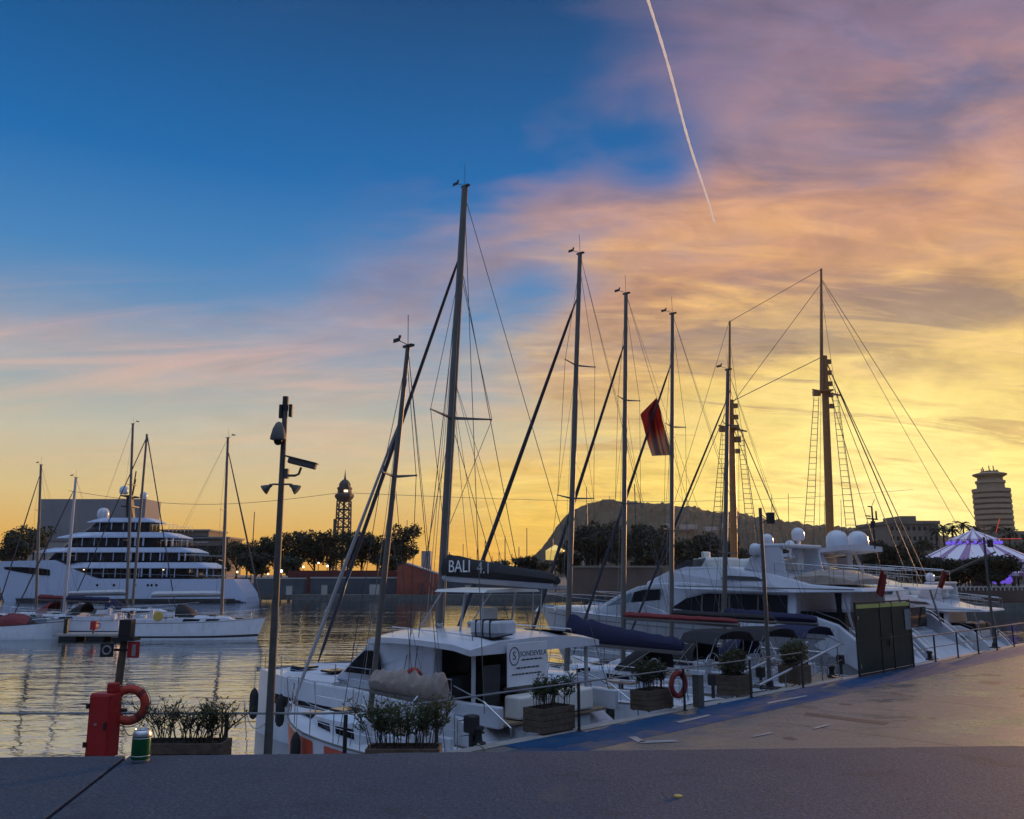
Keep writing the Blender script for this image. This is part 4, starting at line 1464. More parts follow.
# fenders hanging on the catamaran and the old boat
def fender(label, p, length=0.75, r=0.13, material='rubber', group='fenders hanging between the boats'):
    f = thing('fender', label, 'fender', p, 0, group)
    MB().lathe([(0.02, -length / 2 - 0.05), (r * 0.7, -length / 2), (r, -length / 2 + 0.12), (r, length / 2 - 0.12), (r * 0.7, length / 2), (0.03, length / 2 + 0.08)], 12).build('body', M[material], f, smooth=True)
    MB().tube([(0, 0, length / 2 + 0.05), (0, 0.02, length / 2 + 0.75)], 0.01, 5).build('rope', M['rope'], f)
    return f


fender('long black fender hanging at the catamaran port bow', world_pt(cat, (10.6, 2.40, 0.95)))
fender('black fender hanging just behind the catamaran port bow', world_pt(cat, (8.9, 2.52, 0.95)))
fender('tall black fender on the flame patched hull of the old boat', world_pt(root_old, (3.6, 1.14, 0.85)), 0.95, 0.11)
fender('dark fender at the transom of the old boat by the bushes', world_pt(root_old, (1.0, 1.08, 0.8)), 0.7, 0.11)
fender('white fender on the near side of the red boom cover boat', world_pt(b_red[0], (2.4, 1.55, 0.8)), 0.6, 0.11, 'gelcoat')
fender('navy fender on the near side of the flag boat', world_pt(b_flag[0], (1.5, 1.5, 0.8)), 0.6, 0.11, 'navy')
fender('white fender on the near side of the boat beside the gate', world_pt(b_grey[0], (1.8, 1.5, 0.8)), 0.6, 0.11, 'gelcoat')
fender('black fender hanging at the stern of the boat with navy boom cover', world_pt(b_navy[0], (1.6, 1.85, 0.9)), 0.7, 0.13)

# ================================================================ MOTOR YACHTS
def radome(parent, c, r, stalk=0.0, name='radar_dome'):
    x, y, z = c
    mb = MB()
    if stalk:
        mb.tube([(x, y, z - r - stalk), (x, y, z - r * 0.5)], r * 0.28, 8)
    mb.lathe([(r * 0.80, -r * 1.0), (r * 0.98, -r * 0.6), (r, 0), (r * 0.92, r * 0.42), (r * 0.70, r * 0.74), (r * 0.38, r * 0.94), (0.01, r)], 16, (x, y, z))
    return mb.build(name, M['gelcoat'], parent, smooth=True)


def motor_yacht(label, group, s, L, B, domes, hard=None, arch=True, canvas=True, stern_t=0.9, up=0.0, pale=True):
    root = thing('motor_yacht', label, 'motor yacht', q(s, stern_t, 0), RZ, group)
    k = L / 20.2
    fbow = 2.95
    sheer = lambda f: lerp(2.35, fbow, f ** 1.5) if f > 0.12 else lerp(1.0, 2.35, (f / 0.12))
    hm, dm, tr, dk = hull_mesh(L, B, sheer, depth=0.7, rake=0.10, tuck=0.90, flare=1.9, fine=0.5, n=25)
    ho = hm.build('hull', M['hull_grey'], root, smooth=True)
    dm.build('deck', M['deck'], root, smooth=True)
    tr.build('rub_rail', M['steel'], root)
    secs, _ = hull_sections(L, B, sheer, depth=0.7, rake=0.10, tuck=0.90, flare=1.9, fine=0.5, n=25)
    # long low hull windows
    for sgn in (1, -1):
        for ia, ib in ((8, 12), (13, 17)):
            up_, dn = [], []
            for i in range(ia, ib + 1):
                a, b = Vector(secs[i][1]), Vector(secs[i][0])
                e = 0.16 if i in (ia, ib) else 0.0
                p1, p0 = a.lerp(b, 0.30 - e * 0.6), a.lerp(b, 0.02 + e * 0.3)
                up_.append((p1.x, sgn * (p1.y + 0.012), p1.z))
                dn.append((p0.x, sgn * (p0.y + 0.012), p0.z))
            n = len(up_)
            MB().add(up_ + dn, [(i, i + 1, n + i + 1, n + i) for i in range(n - 1)]).build('hull_window', M['dark_glass'], ho)
    # stern wings that sweep down to the bathing platform
    for sgn in (1, -1):
        wing = [(0.25 * k, 1.0), (1.2 * k, 1.0), (4.0 * k, 2.3), (4.0 * k, 3.0 + up), (3.0 * k, 3.05 + up), (2.0 * k, 2.75 + up * 0.8), (1.1 * k, 2.05), (0.45 * k, 1.3)]
        MB().prism(wing, sgn * (B / 2 - 0.42), sgn * (B / 2 - 0.16), 'y').build('stern_wing', M['gelcoat'], root, bevel=0.05)
        MB().tube([(0.4 * k, sgn * (B / 2 - 0.29), 1.5), (1.1 * k, sgn * (B / 2 - 0.29), 2.25), (2.0 * k, sgn * (B / 2 - 0.29), 2.95), (3.0 * k, sgn * (B / 2 - 0.29), 3.25 + up)], 0.018, 6).build('hand_rail', M['steel'], root)
    MB().box((0.1 * k, 0, 0.72), (1.6 * k, B * 0.86, 0.14)).build('bathing_platform', M['teak'], root, bevel=0.04)
    MB().box((1.9 * k, 0, 1.6), (0.3, B * 0.66, 1.1)).build('transom', M['gelcoat'], root, bevel=0.06)
    for sgn in (1, -1):
        for i in range(3):
            MB().box((0.85 * k + 0.32 * i, sgn * B * 0.36, 0.95 + 0.26 * i), (0.36, 0.6, 0.05)).build('stern_step', M['teak'], root)
    # deckhouse
    zlo, zhi = 2.3, 4.35
    wlo, whi = B / 2 - 0.42, B / 2 - 0.72
    fr = (10.5 * k, 15.6 * k, 0.55)
    dh = [(3.9 * k, 2.3), (3.9 * k, 4.05), (9.5 * k, 4.35), (11.0 * k, 4.30), (12.2 * k, 4.12), (13.4 * k, 3.72), (15.4 * k, 2.95), (15.6 * k, 2.6), (15.6 * k, 2.3)]
    prof_body(dh, zlo, zhi, wlo, whi, front=fr).build('deckhouse', M['gelcoat'], root, bevel=0.04)
    for sgn in (1, -1):
        side_panel([(4.3 * k, 3.02), (8.4 * k, 3.02), (10.1 * k, 3.16), (9.3 * k, 3.62), (8.2 * k, 3.86), (4.3 * k, 3.84)], zlo, zhi, wlo, whi, sgn, 0.012, front=fr).build('saloon_window', M['dark_glass'], root)
        side_panel([(10.75 * k, 3.52), (12.55 * k, 3.36), (12.35 * k, 3.86), (11.75 * k, 3.98), (10.75 * k, 4.02)], zlo, zhi, wlo, whi, sgn, 0.012, front=fr).build('saloon_window', M['dark_glass'], root)
        side_panel([(12.7 * k, 3.33), (14.3 * k, 3.14), (13.3 * k, 3.58), (12.55 * k, 3.82)], zlo, zhi, wlo, whi, sgn, 0.014, front=fr).build('saloon_window', M['pale_glass'] if pale else M['dark_glass'], root)
    def fw(u, v):
        x, z = lerp(15.1 * k, 13.5 * k, v), lerp(3.08, 3.70, v)
        ww = lerp(wlo, whi, (z - zlo) / (zhi - zlo)) * lerp(1, 0.55, ((x - fr[0]) / (fr[1] - fr[0])) ** 2)
        return (x + 0.03, u * ww * 0.9, z + 0.02)
    MB().add([fw(-1, 0), fw(1, 0), fw(1, 1), fw(-1, 1)], [(0, 1, 2, 3)]).build('windscreen', M['pale_glass'] if pale else M['dark_glass'], root)
    # flybridge coaming, long and sweeping
    fz0, fz1 = 3.95, 5.1 + up
    fl = [(0.9 * k, 4.02), (1.0 * k, 4.16), (3.2 * k, 4.30), (5.0 * k, 4.75 + up), (7.0 * k, 5.05 + up), (9.4 * k, 5.05 + up), (10.4 * k, 4.86 + up), (11.8 * k, 4.36), (11.9 * k, 4.22), (9.5 * k, 4.06), (4.0 * k, 3.95)]
    prof_body(fl, fz0, fz1, B / 2 - 0.30, B / 2 - 0.75, front=(8.0 * k, 12.2 * k, 0.6)).build('flybridge', M['gelcoat'], root, bevel=0.04)
    scr = [(8.6 * k, 5.03 + up), (10.3 * k, 4.90 + up), (9.4 * k, 5.36 + up), (8.3 * k, 5.44 + up)]
    for sgn in (1, -1):
        MB().prism(scr, sgn * (B / 2 - 0.88), sgn * (B / 2 - 0.84), 'y').build('flybridge_screen', M['clear_vinyl'], root)
    MB().add([(10.3 * k, -B / 2 + 0.88, 4.90 + up), (10.3 * k, B / 2 - 0.88, 4.90 + up), (9.4 * k, B / 2 - 0.88, 5.36 + up), (9.4 * k, -B / 2 + 0.88, 5.36 + up)], [(0, 1, 2, 3)]).build('flybridge_screen', M['clear_vinyl'], root)
    MB().box((8.4 * k, 0.4, 5.22 + up), (1.4, 1.6, 0.5)).build('helm_seat', M['gelcoat_cream'], root, bevel=0.12)
    MB().box((6.6 * k, -0.6, 5.2 + up), (1.6, 2.0, 0.42)).build('sun_pad', M['gelcoat_cream'], root, bevel=0.12)
    # aft overhang supports and rail
    for sgn in (1, -1):
        MB().tube([(1.5 * k, sgn * (B / 2 - 0.6), 2.3), (1.9 * k, sgn * (B / 2 - 0.6), 4.1)], 0.05, 8).build('overhang_post', M['steel'], root)
        MB().tube([(1.0 * k, sgn * (B / 2 - 0.55), 4.18), (1.0 * k, sgn * (B / 2 - 0.55), 4.85), (3.4 * k, sgn * (B / 2 - 0.6), 5.0)], 0.016, 6).tube([(2.2 * k, sgn * (B / 2 - 0.58), 4.25), (2.2 * k, sgn * (B / 2 - 0.58), 4.93)], 0.012, 5).build('flybridge_rail', M['steel'], root)
    # bow rail
    for sgn in (1, -1):
        mb = MB()
        pts = []
        for i in range(9):
            x = lerp(9.0 * k, L * 0.985, i / 8)
            b, z = deck_at(dk, x)
            pts.append((x, sgn * max(b - 0.10, 0.05), z + 0.75 * min(1, i / 1.5)))
            mb.tube([(x, sgn * max(b - 0.10, 0.05), z), pts[-1]], 0.012, 5)
        mb.tube(pts, 0.018, 6)
        mb.build('bow_rail', M['steel'], root)
    MB().box((17.4 * k, 0, 2.92), (1.9 * k, 1.9, 0.28)).build('foredeck_sunbed', M['gelcoat_cream'], root, bevel=0.08)
    MB().tube([(L * 0.95, 0, 2.95), (L * 1.0, 0, 2.98), (L * 1.015, 0, 2.7)], 0.09, 7).build('anchor', M['steel'], root, smooth=True)
    # seams, vents, ports and mullions that break up the white
    for sgn in (1, -1):
        for zz in (0.34, 0.80):
            pts = []
            for i in range(3, 24):
                a, b_ = Vector(secs[i][1]), Vector(secs[i][0])
                p = a.lerp(b_, zz)
                pts.append((p.x, sgn * (p.y + 0.006), p.z))
            MB().tube(pts, 0.018, 4).build('hull_seam', M['steel'] if zz < 0.5 else M['galv'], ho)
        for xx in (5.6, 7.0, 8.4):
            side_panel([(xx * k, 3.0), (xx * k + 0.08, 3.0), (xx * k + 0.08, 3.86), (xx * k, 3.86)], zlo, zhi, wlo, whi, sgn, 0.02, front=fr).build('window_mullion', M['galv'], root)
        side_panel([(1.3 * k, 4.09), (9.6 * k, 4.16), (9.6 * k, 4.20), (1.3 * k, 4.13)], fz0, fz1, B / 2 - 0.30, B / 2 - 0.75, sgn, 0.010).build('coaming_seam', M['galv'], root)
        side_panel([(5.2 * k, 4.42), (7.4 * k, 4.50), (7.2 * k, 4.66), (5.6 * k, 4.60)], fz0, fz1, B / 2 - 0.30, B / 2 - 0.75, sgn, 0.010).build('air_vent', M['black'], root)
        mb = MB()
        ptsr = []
        for i in range(7):
            x = lerp(1.2 * k, 4.8 * k, i / 6)
            p = (x, sgn * (B / 2 - 0.62), 4.2 + 0.05 * i)
            mb.tube([p, (p[0], p[1], p[2] + 0.72)], 0.014, 5)
            ptsr.append((p[0], p[1], p[2] + 0.72))
        mb.tube(ptsr, 0.018, 5).tube([(x, y, z - 0.35) for x, y, z in ptsr], 0.010, 5)
        mb.build('flybridge_rail', M['steel'], root)
    MB().box((3.0 * k, 0, 2.75), (2.0 * k, B * 0.62, 0.9)).build('cockpit_shade_block', M['dark_glass'], root)  # dark block added for the shade inside the cockpit
    MB().box((2.4 * k, 0, 2.45), (0.8, B * 0.55, 0.5)).build('cockpit_sofa', M['gelcoat_cream'], root, bevel=0.1)
    for xx, yy in ((9.0, 0.9), (6.0, 1.1), (5.2, -0.8)):
        MB().box((xx * k, yy, 5.15 + up), (0.6, 0.6, 0.55)).box((xx * k - 0.25, yy, 5.5 + up), (0.14, 0.6, 0.5)).build('flybridge_chair', M['gelcoat_cream'], root, bevel=0.06)
    for xx in (4.6, 5.4):
        MB().tube([(xx * k, 0.8, 5.9 + up), (xx * k - 0.1, 0.8, 8.2 + up)], 0.012, 5).build('whip_antenna', M['wire'], root)
    if arch:
        for sgn in (1, -1):
            MB().prism([(4.3 * k, 4.55 + up), (6.3 * k, 4.95 + up), (5.6 * k, 5.86 + up), (4.5 * k, 5.86 + up)], sgn * (B / 2 - 0.80), sgn * (B / 2 - 0.62), 'y').build('arch_leg', M['gelcoat'], root, bevel=0.04)
        MB().box((5.0 * k, 0, 5.92 + up), (1.25 * k, B - 1.2, 0.16)).build('radar_arch', M['gelcoat'], root, bevel=0.06)
    if hard:
        x0, x1, z0, z1 = hard
        secs = []
        for i in range(7):
            u = i / 6
            x = lerp(x0, x1, u)
            z = lerp(z0, z1, u)
            w = (B / 2 - 0.35) * (1 - 0.25 * u ** 2)
            th = 0.22 * (1 - 0.4 * u)
            secs.append([(x, w, z - th), (x, w, z), (x, 0, z + 0.10), (x, -w, z), (x, -w, z - th), (x, 0, z - th)])
        MB().loft(secs).build('hardtop', M['gelcoat'], root, smooth=True)
        for sgn in (1, -1):
            MB().tube([(x0 + 0.8, sgn * (B / 2 - 0.7), 4.4 + up), (x0 + 1.4, sgn * (B / 2 - 0.7), z0)], 0.09, 8).build('hardtop_strut', M['gelcoat'], root)
            MB().tube([(x1 - 1.9, sgn * (B / 2 - 0.95), 4.9 + up), (x1 - 2.3, sgn * (B / 2 - 0.95), z1)], 0.07, 8).build('hardtop_strut', M['gelcoat'], root)
    for c, r, st in domes:
        radome(root, c, r, st)
    if canvas:
        secs = []
        for i in range(9):
            u = i / 8
            x = lerp(1.5 * k, 4.6 * k, u)
            h = 0.62 * math.sin(math.pi * (0.12 + 0.76 * u)) * (1 + 0.08 * math.sin(i * 2.3))
            secs.append([(x, 1.7 * math.cos(math.pi * j / 8), 4.30 + h * math.sin(math.pi * j / 8) ** 0.6) for j in range(9)])
        MB().loft(secs, closed=False).build('canvas_cover', M['beige_canvas'], root, smooth=True)
    return root, dk


G_MY = 'motor yachts moored stern-to beyond the glass gate'
def dome_spots(s, lst):
    """dome centres in the yacht's own frame, from where they stand above its deck"""
    o = q(s, 0.9, 0)
    m = Matrix.Translation(o) @ Matrix.Rotation(RZ, 4, 'Z')
    mi = m.inverted()
    out = []
    for px, py, Y, r, st in lst:
        p = mi @ at(px, py, Y)
        out.append((tuple(p), r, st))
    return out


y1, dk1 = motor_yacht('white motor yacht with beige flybridge cover and small domes, long bow pointing left', G_MY, 27.3, 20.2, 4.9,
                      dome_spots(27.3, [(755, 549, 37.8, 0.25, 0.1), (767, 540, 39.0, 0.28, 0.35), (777, 550, 38.2, 0.25, 0.1), (796, 551, 38.8, 0.20, 0.1)]))
y2, dk2 = motor_yacht('white motor yacht with sloping hardtop and two big satellite domes', G_MY, 33.2, 21.5, 5.2,
                      dome_spots(33.2, [(837, 541, 42.5, 0.53, 0.1), (858, 541, 43.2, 0.50, 0.1), (798, 534, 46.5, 0.34, 0.5), (790, 545, 46.0, 0.25, 0.2)]),
                      hard=(4.2, 10.6, 6.05, 5.35), arch=False, canvas=False, up=0.1, pale=False)
y3, dk3 = motor_yacht('smaller white motor yacht with bare flybridge, farthest right of the row', G_MY, 39.8, 17.0, 4.9,
                      [((4.6, 1.0, 6.35), 0.30, 0.1)], arch=True, canvas=False, pale=False)
y3.scale = (0.72, 0.72, 0.72)
# instrument mast on the flybridge of the first yacht
im = MB().tube([(3.4, 0.6, 5.9), (3.4, 0.6, 7.3)], 0.04, 6).box((3.4, 0.6, 7.3), (0.08, 1.1, 0.05)).box((3.4, 0.15, 7.5), (0.06, 0.06, 0.4)).box((3.4, 1.1, 7.42), (0.06, 0.5, 0.05)).box((3.4, 0.6, 7.6), (0.06, 0.06, 0.6)).box((3.4, 0.8, 7.88), (0.06, 0.4, 0.05)).box(
    (3.4, 0.6, 7.05), (0.16, 0.16, 0.3))
im.tube([(3.4, 0.6, 7.9), (3.4, 0.2, 8.25)], 0.015, 5)
im.build('instrument_mast', M['black'], y2)


def staff_flag(label, root, foot, h, w, drop, material, lean=-0.5, seed=1):
    p0 = world_pt(root, foot)
    th = thing('ensign_flag', label, 'flag', p0, RZ)
    MB().tube([(0, 0, 0), (lean, 0, h)], 0.018, 6).build('staff', M['wood_mast'], th)
    vs, fs = [], []
    n, m_ = 8, 10
    for j in range(m_ + 1):
        for i in range(n + 1):
            u, v = i / n, j / m_
            x = lean * (1 - v * drop / h) - u * w * (0.55 + 0.25 * v)
            y = 0.10 * math.sin(u * 9 + v * 2 + seed) * (0.3 + u)
            z = h - v * drop - u * w * (0.75 - 0.3 * v)
            vs.append((x, y, z))
    for j in range(m_):
        for i in range(n):
            a = j * (n + 1) + i
            fs.append((a, a + 1, a + n + 2, a + n + 1))
    MB().add(vs, fs).build('cloth', material, th, smooth=True, recalc=False)
    return th


M['flag_red'] = mat('red_ensign_cloth', (0.22, 0.022, 0.02), 0.85, var=0.2, scale=4)
staff_flag('red ensign hanging limp from the flybridge edge above the glass gate', y1, (1.0, 1.3, 3.2), 1.7, 0.30, 0.95, M['flag_red'])
staff_flag('red ensign at the flybridge end of the yacht with big domes', y2, (1.0, 0.4, 3.6), 1.3, 0.28, 0.75, M['flag_red'], seed=3)

# ================================================================ SUPERYACHT across the basin
SD = 150.0
sy_root = thing('superyacht', 'large white superyacht with four decks and dark window bands, bow to the left', 'superyacht', (at(253, 600, SD + 4.5).x, SD + 4.5, 0), R(180))
SL, SB = 46.2, 9.0
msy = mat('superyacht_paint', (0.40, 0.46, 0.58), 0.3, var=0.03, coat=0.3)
sheer = lambda f: lerp(3.9, 4.0, f / 0.55) if f < 0.55 else (lerp(4.0, 7.15, min(1, (f - 0.55) / 0.17) ** 1.2) if f < 0.72 else lerp(7.15, 6.95, (f - 0.72) / 0.28))


def sy_half(f):
    return SB / 2 * (0.90 + 0.10 * math.sin(math.pi / 2 * min(1, f / 0.4))) if f < 0.5 else SB / 2 * max(0.012, 1 - ((f - 0.5) / 0.5) ** 2.3)


secs = []
NS = 41
for i in range(NS):
    f = i / (NS - 1)
    s_ = sheer(f)
    if f < 0.05:
        s_ = lerp(0.9, 3.9, f / 0.05)
    b = sy_half(f)
    X = lambda z: f * SL - 2.6 * max(0, (f - 0.6) / 0.4) ** 1.5 * (1 - z / 7.0)
    lower = 1 - 0.35 * max(0, (f - 0.5) / 0.5)
    half = [(X(s_), b, s_), (X(s_ * 0.66), b * lerp(1, lower, 0.3), s_ * 0.66), (X(s_ * 0.3), b * lerp(1, lower, 0.75), s_ * 0.3), (X(0.1), b * lower * 0.95, 0.1), (X(-0.6), b * lower * 0.7, -0.6)]
    secs.append(half + [(x, -y, z) for x, y, z in reversed(half)])
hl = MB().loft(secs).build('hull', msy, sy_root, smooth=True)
for sgn in (1, -1):
    # recessed dark band in the bow flank
    vs, n = [], 14
    for j in (0, 1):
        for i in range(n + 1):
            u = i / n
            f = lerp(0.745, 0.955, u)
            b = sy_half(f)
            zt, zb = 6.0 - 0.5 * (1 - u) ** 3, lerp(4.5, 5.6, u ** 1.5)
            z = zb if j == 0 else max(zt, zb + 0.02)
            X = f * SL - 2.6 * max(0, (f - 0.6) / 0.4) ** 1.5 * (1 - z / 7.0)
            lower = 1 - 0.35 * max(0, (f - 0.5) / 0.5)
            vs.append((X, sgn * (b * lerp(1, lower, 0.25) + 0.10), z))
    MB().add(vs, [(i, i + 1, n + 2 + i, n + 1 + i) for i in range(n)]).build('bow_window_band', M['dark_glass'], hl)
    for px_ in (148, 160, 163.5, 168, 128, 112):
        x = (253 - px_) / 256 * SL
        f = x / SL
        MB().lathe([(0.22, 0), (0.22, 0.03)], 10, (x, sgn * (sy_half(f) + 0.02) - (0.0 if sgn > 0 else 0.03), 2.9), 'y').build('porthole', M['dark_glass'], hl)
    MB().tube([((253 - 240) / 256 * SL, sgn * 4.2, 4.4), ((253 - 100) / 256 * SL, sgn * 4.45, 4.95)], 0.05, 6).build('rub_rail', M['steel'], hl)


def px2x(px):
    return (253 - px) / 256 * SL


def plan(xa, xf, w, nose, n=10, aft_round=0.6):
    """deck outline: square aft, rounded to a nose forward"""
    pts = [(xa, -w * 0.96), (xa, w * 0.96), (xa + aft_round, w)]
    for i in range(n + 1):
        th = math.pi / 2 * i / n
        pts.append((xf - nose + nose * math.sin(th), w * math.cos(th) ** 0.75 if i < n else 0.0))
    for i in range(n - 1, -1, -1):
        th = math.pi / 2 * i / n
        pts.append((xf - nose + nose * math.sin(th), -w * math.cos(th) ** 0.75))
    pts.append((xa + aft_round, -w))
    return pts


def tier(name, pa, pf, z0, z1, w, nose, material, rake_f=0.4, rake_a=0.0):
    lo = plan(px2x(pa), px2x(pf), w, nose)
    hi = plan(px2x(pa) + rake_a, px2x(pf) - rake_f, w - (0.25 if rake_f > 1 else 0.08), nose)
    up = 0.22 * (z1 - z0)
    mid = [(lerp(a[0], b[0], 0.1), lerp(a[1], b[1], 0.1), z0 + up) for a, b in zip(lo, hi)]
    return MB().loft([[(x, y, z0) for x, y in lo], mid, [(x, y, z1) for x, y in hi]]).build(name, material, sy_root)


tier('main_deck_windows', 196, 84, 3.6, 5.75, 3.7, 5, M['dark_glass'], 1.0)
tier('upper_deck', 218, 62, 5.75, 6.75, 4.35, 7, msy, 2.6, 1.8)
tier('upper_deck_windows', 184, 50, 6.75, 8.45, 3.4, 6, M['dark_glass'], 1.6)
tier('bridge_deck', 200, 39, 8.45, 9.3, 4.1, 7, msy, 3.4, 2.0)
tier('bridge_deck_windows', 162, 66, 9.3, 11.0, 3.0, 5, M['dark_glass'], 1.6)
tier('sun_deck', 184, 58, 11.0, 11.95, 3.7, 8, msy, 3.8, 2.4)
tier('wheelhouse_windows', 152, 84, 11.95, 13.7, 2.4, 4, M['dark_glass'], 2.0)
tier('wheelhouse_roof', 158, 86, 13.7, 14.5, 2.7, 4, msy, 2.2, 1.6)
for z0, z1, pxs, w in ((4.3, 5.75, (214, 205, 176, 152, 160), 4.0), (7.05, 8.45, (192, 186, 152, 140, 168), 3.8), (9.55, 11.0, (178, 172, 142, 150), 3.4)):
    for p in pxs:
        for sgn in (1, -1):
            MB().box((px2x(p), sgn * w, (z0 + z1) / 2), (0.22, 0.16, z1 - z0)).build('deck_post', msy, sy_root)
for z0, pa, pb, w in ((7.05, 216, 188, 4.25), (9.55, 198, 168, 4.0), (12.25, 182, 158, 3.6)):
    for sgn in (1, -1):
        mb = MB()
        xs = [lerp(px2x(pa), px2x(pb), i / 6) for i in range(7)]
        for x in xs:
            mb.tube([(x, sgn * w, z0), (x, sgn * w, z0 + 0.95)], 0.03, 5)
        mb.tube([(xs[0], sgn * w, z0 + 0.95), (xs[-1], sgn * w, z0 + 0.95)], 0.035, 5)
        mb.build('deck_rail', M['steel'], sy_root)
mm = MB().prism([(px2x(131), 14.5), (px2x(124), 14.5), (px2x(122.5), 18.6), (px2x(127), 18.6)], -0.5, 0.5, 'y').box((px2x(126), 0, 18.4), (1.6, 4.4, 0.22)).box((px2x(126), 0, 16.6), (2.0, 3.0, 0.2))
mm.tube([(px2x(127), 0, 18.5), (px2x(129), 0, 23.0)], 0.12, 6).tube([(px2x(126), -0.6, 18.5), (px2x(128.5), -0.4, 21.6)], 0.08, 6).box((px2x(128), 0, 20.5), (0.3, 1.6, 0.15))
mm.build('radar_mast', M['black'], sy_root)
radome(sy_root, (px2x(121.5), 1.2, 19.5), 0.75)
radome(sy_root, (px2x(135), -1.5, 18.8), 0.65)
radome(sy_root, (px2x(100), 0, 15.45), 1.0)
for (pa__, pf__, z0, z1, w) in ((194, 92, 4.2, 5.75, 3.68), (182, 62, 7.05, 8.45, 3.36), (160, 78, 9.55, 11.0, 2.95), (150, 92, 12.25, 13.7, 2.33)):
    n = int((pa__ - pf__) / 11)
    for i in range(1, n):
        for sgn in (1, -1):
            MB().box((px2x(lerp(pa__, pf__, i / n)), sgn * (w - 0.02), (z0 + z1) / 2), (0.16, 0.10, z1 - z0 - 0.02)).build('window_mullion', msy, sy_root)
for sgn in (1, -1):
    vs, n = [], 24
    for zz in (0.02, 0.62):
        for i in range(n + 1):
            f = lerp(0.01, 0.93, i / n)
            lower = 1 - 0.35 * max(0, (f - 0.5) / 0.5)
            vs.append((f * SL - 2.6 * max(0, (f - 0.6) / 0.4) ** 1.5 * (1 - zz / 7.0), sgn * (sy_half(f) * lerp(lower * 0.95, lerp(1, lower, 0.75), zz / 1.3) + 0.03), zz))
    MB().add(vs, [(i, i + 1, n + 2 + i, n + 1 + i) for i in range(n)]).build('boot_stripe', M['black'], hl)
for p in (96, 172):
    MB().box((px2x(p), 3.75, 5.5), (0.25, 0.08, 0.12)).build('deck_lamp', M['lamp_warm'], sy_root)

# ================================================================ BOATS AND PONTOON ON THE LEFT
def wl_pos(px, py):
    return on(px, py, 0.0)


pstern = on(132, 640, 0)
pY = pstern.y
b_left, *_ = sailboat('white sloop lying broadside at left with dark blue waterline, bow right', None, L=(260 - 134) / 860 * pY, B=2.9, fb=(1.25, 1.55), mast_x=6.3, top_px=(228, 438),
                      boom=(5.0, 0.36, 0.34, 0.22, 'mast_white'), boom_z=3.15, stay=(0.94, 0.06, 'sail_dark'), spread=(0.30, 0.58), hood='charcoal_canvas', stripe='black',
                      loc=(pstern.x, pY, 0), rz=R(4), seed=31, mast_r=0.12)
MB().lathe([(0.30, -0.06), (0.36, 0.0), (0.30, 0.06)], 16, (2.2, -1.46, 1.75), 'y').build('horseshoe_buoy', M['brass'], b_left, smooth=True)
p2 = on(62, 631, 0)
b_ketch, *_ = sailboat('white ketch with two tall bare masts in front of the superyacht', None, L=11.5, B=3.3, fb=(1.3, 1.6), mast_x=5.35, top_px=(133, 424),
                       boom=(5.0, 0.42, 0.34, 0.22, 'mast_white'), boom_z=2.95, stay=None, spread=(0.36, 0.66), hood='navy', stripe='navy',
                       mast_px=(128, 78), rz=R(3), seed=33, mast_r=0.13, backstay=True)
w_ = mast_top(b_ketch, (5.85, 0, 2.0), 147, 434)
b2_, s2_ = 0, 0
MB().tube([(5.85, 0, 1.9), (w_.x, 0, w_.z)], [0.13, 0.10], 10).build('second_mast', M['mast'], b_ketch, smooth=True)
wires(b_ketch, 'forestay', [(w_.x, 0, w_.z), (9.6, 0, 1.8)], 0.05, M['sail_dark'])
wires(b_ketch, 'stay', [(w_.x, 0, w_.z - 0.3), (0.4, 0, 1.6)], 0.045, M['sail_dark'])
p3_ = on(10, 628, 0)
b_far1, *_ = sailboat('blue hulled sloop at the far left edge behind the white motorboat', 'sloops moored bow-out at the far left', L=9.5, B=3.0, fb=(1.1, 1.4), mast_x=5.2, top_px=(41, 465),
                      boom=(3.6, 0.4, 0.3, 0.2, 'maroon'), boom_z=2.6, stay=(0.95, 0.055, 'sail_dark'), spread=(0.4, 0.68), hood='maroon', stripe=None, mast_px=(38, 76), rz=R(165), seed=35,
                      mast_r=0.12, hull='navy')
b_far2, *_ = sailboat('white sloop with pale raked mast just left of the ketch', 'sloops moored bow-out at the far left', L=10, B=3.1, fb=(1.1, 1.4), mast_x=5.4, top_px=(76, 478),
                      boom=(3.8, 0.4, 0.3, 0.2, 'navy'), boom_z=2.6, stay=(0.93, 0.055, 'sail_dark'), spread=(0.42,), hood='charcoal_canvas', stripe='navy', mast_px=(66, 72), rz=R(172), seed=37,
                      mast_r=0.13, mast_mat='mast_white')


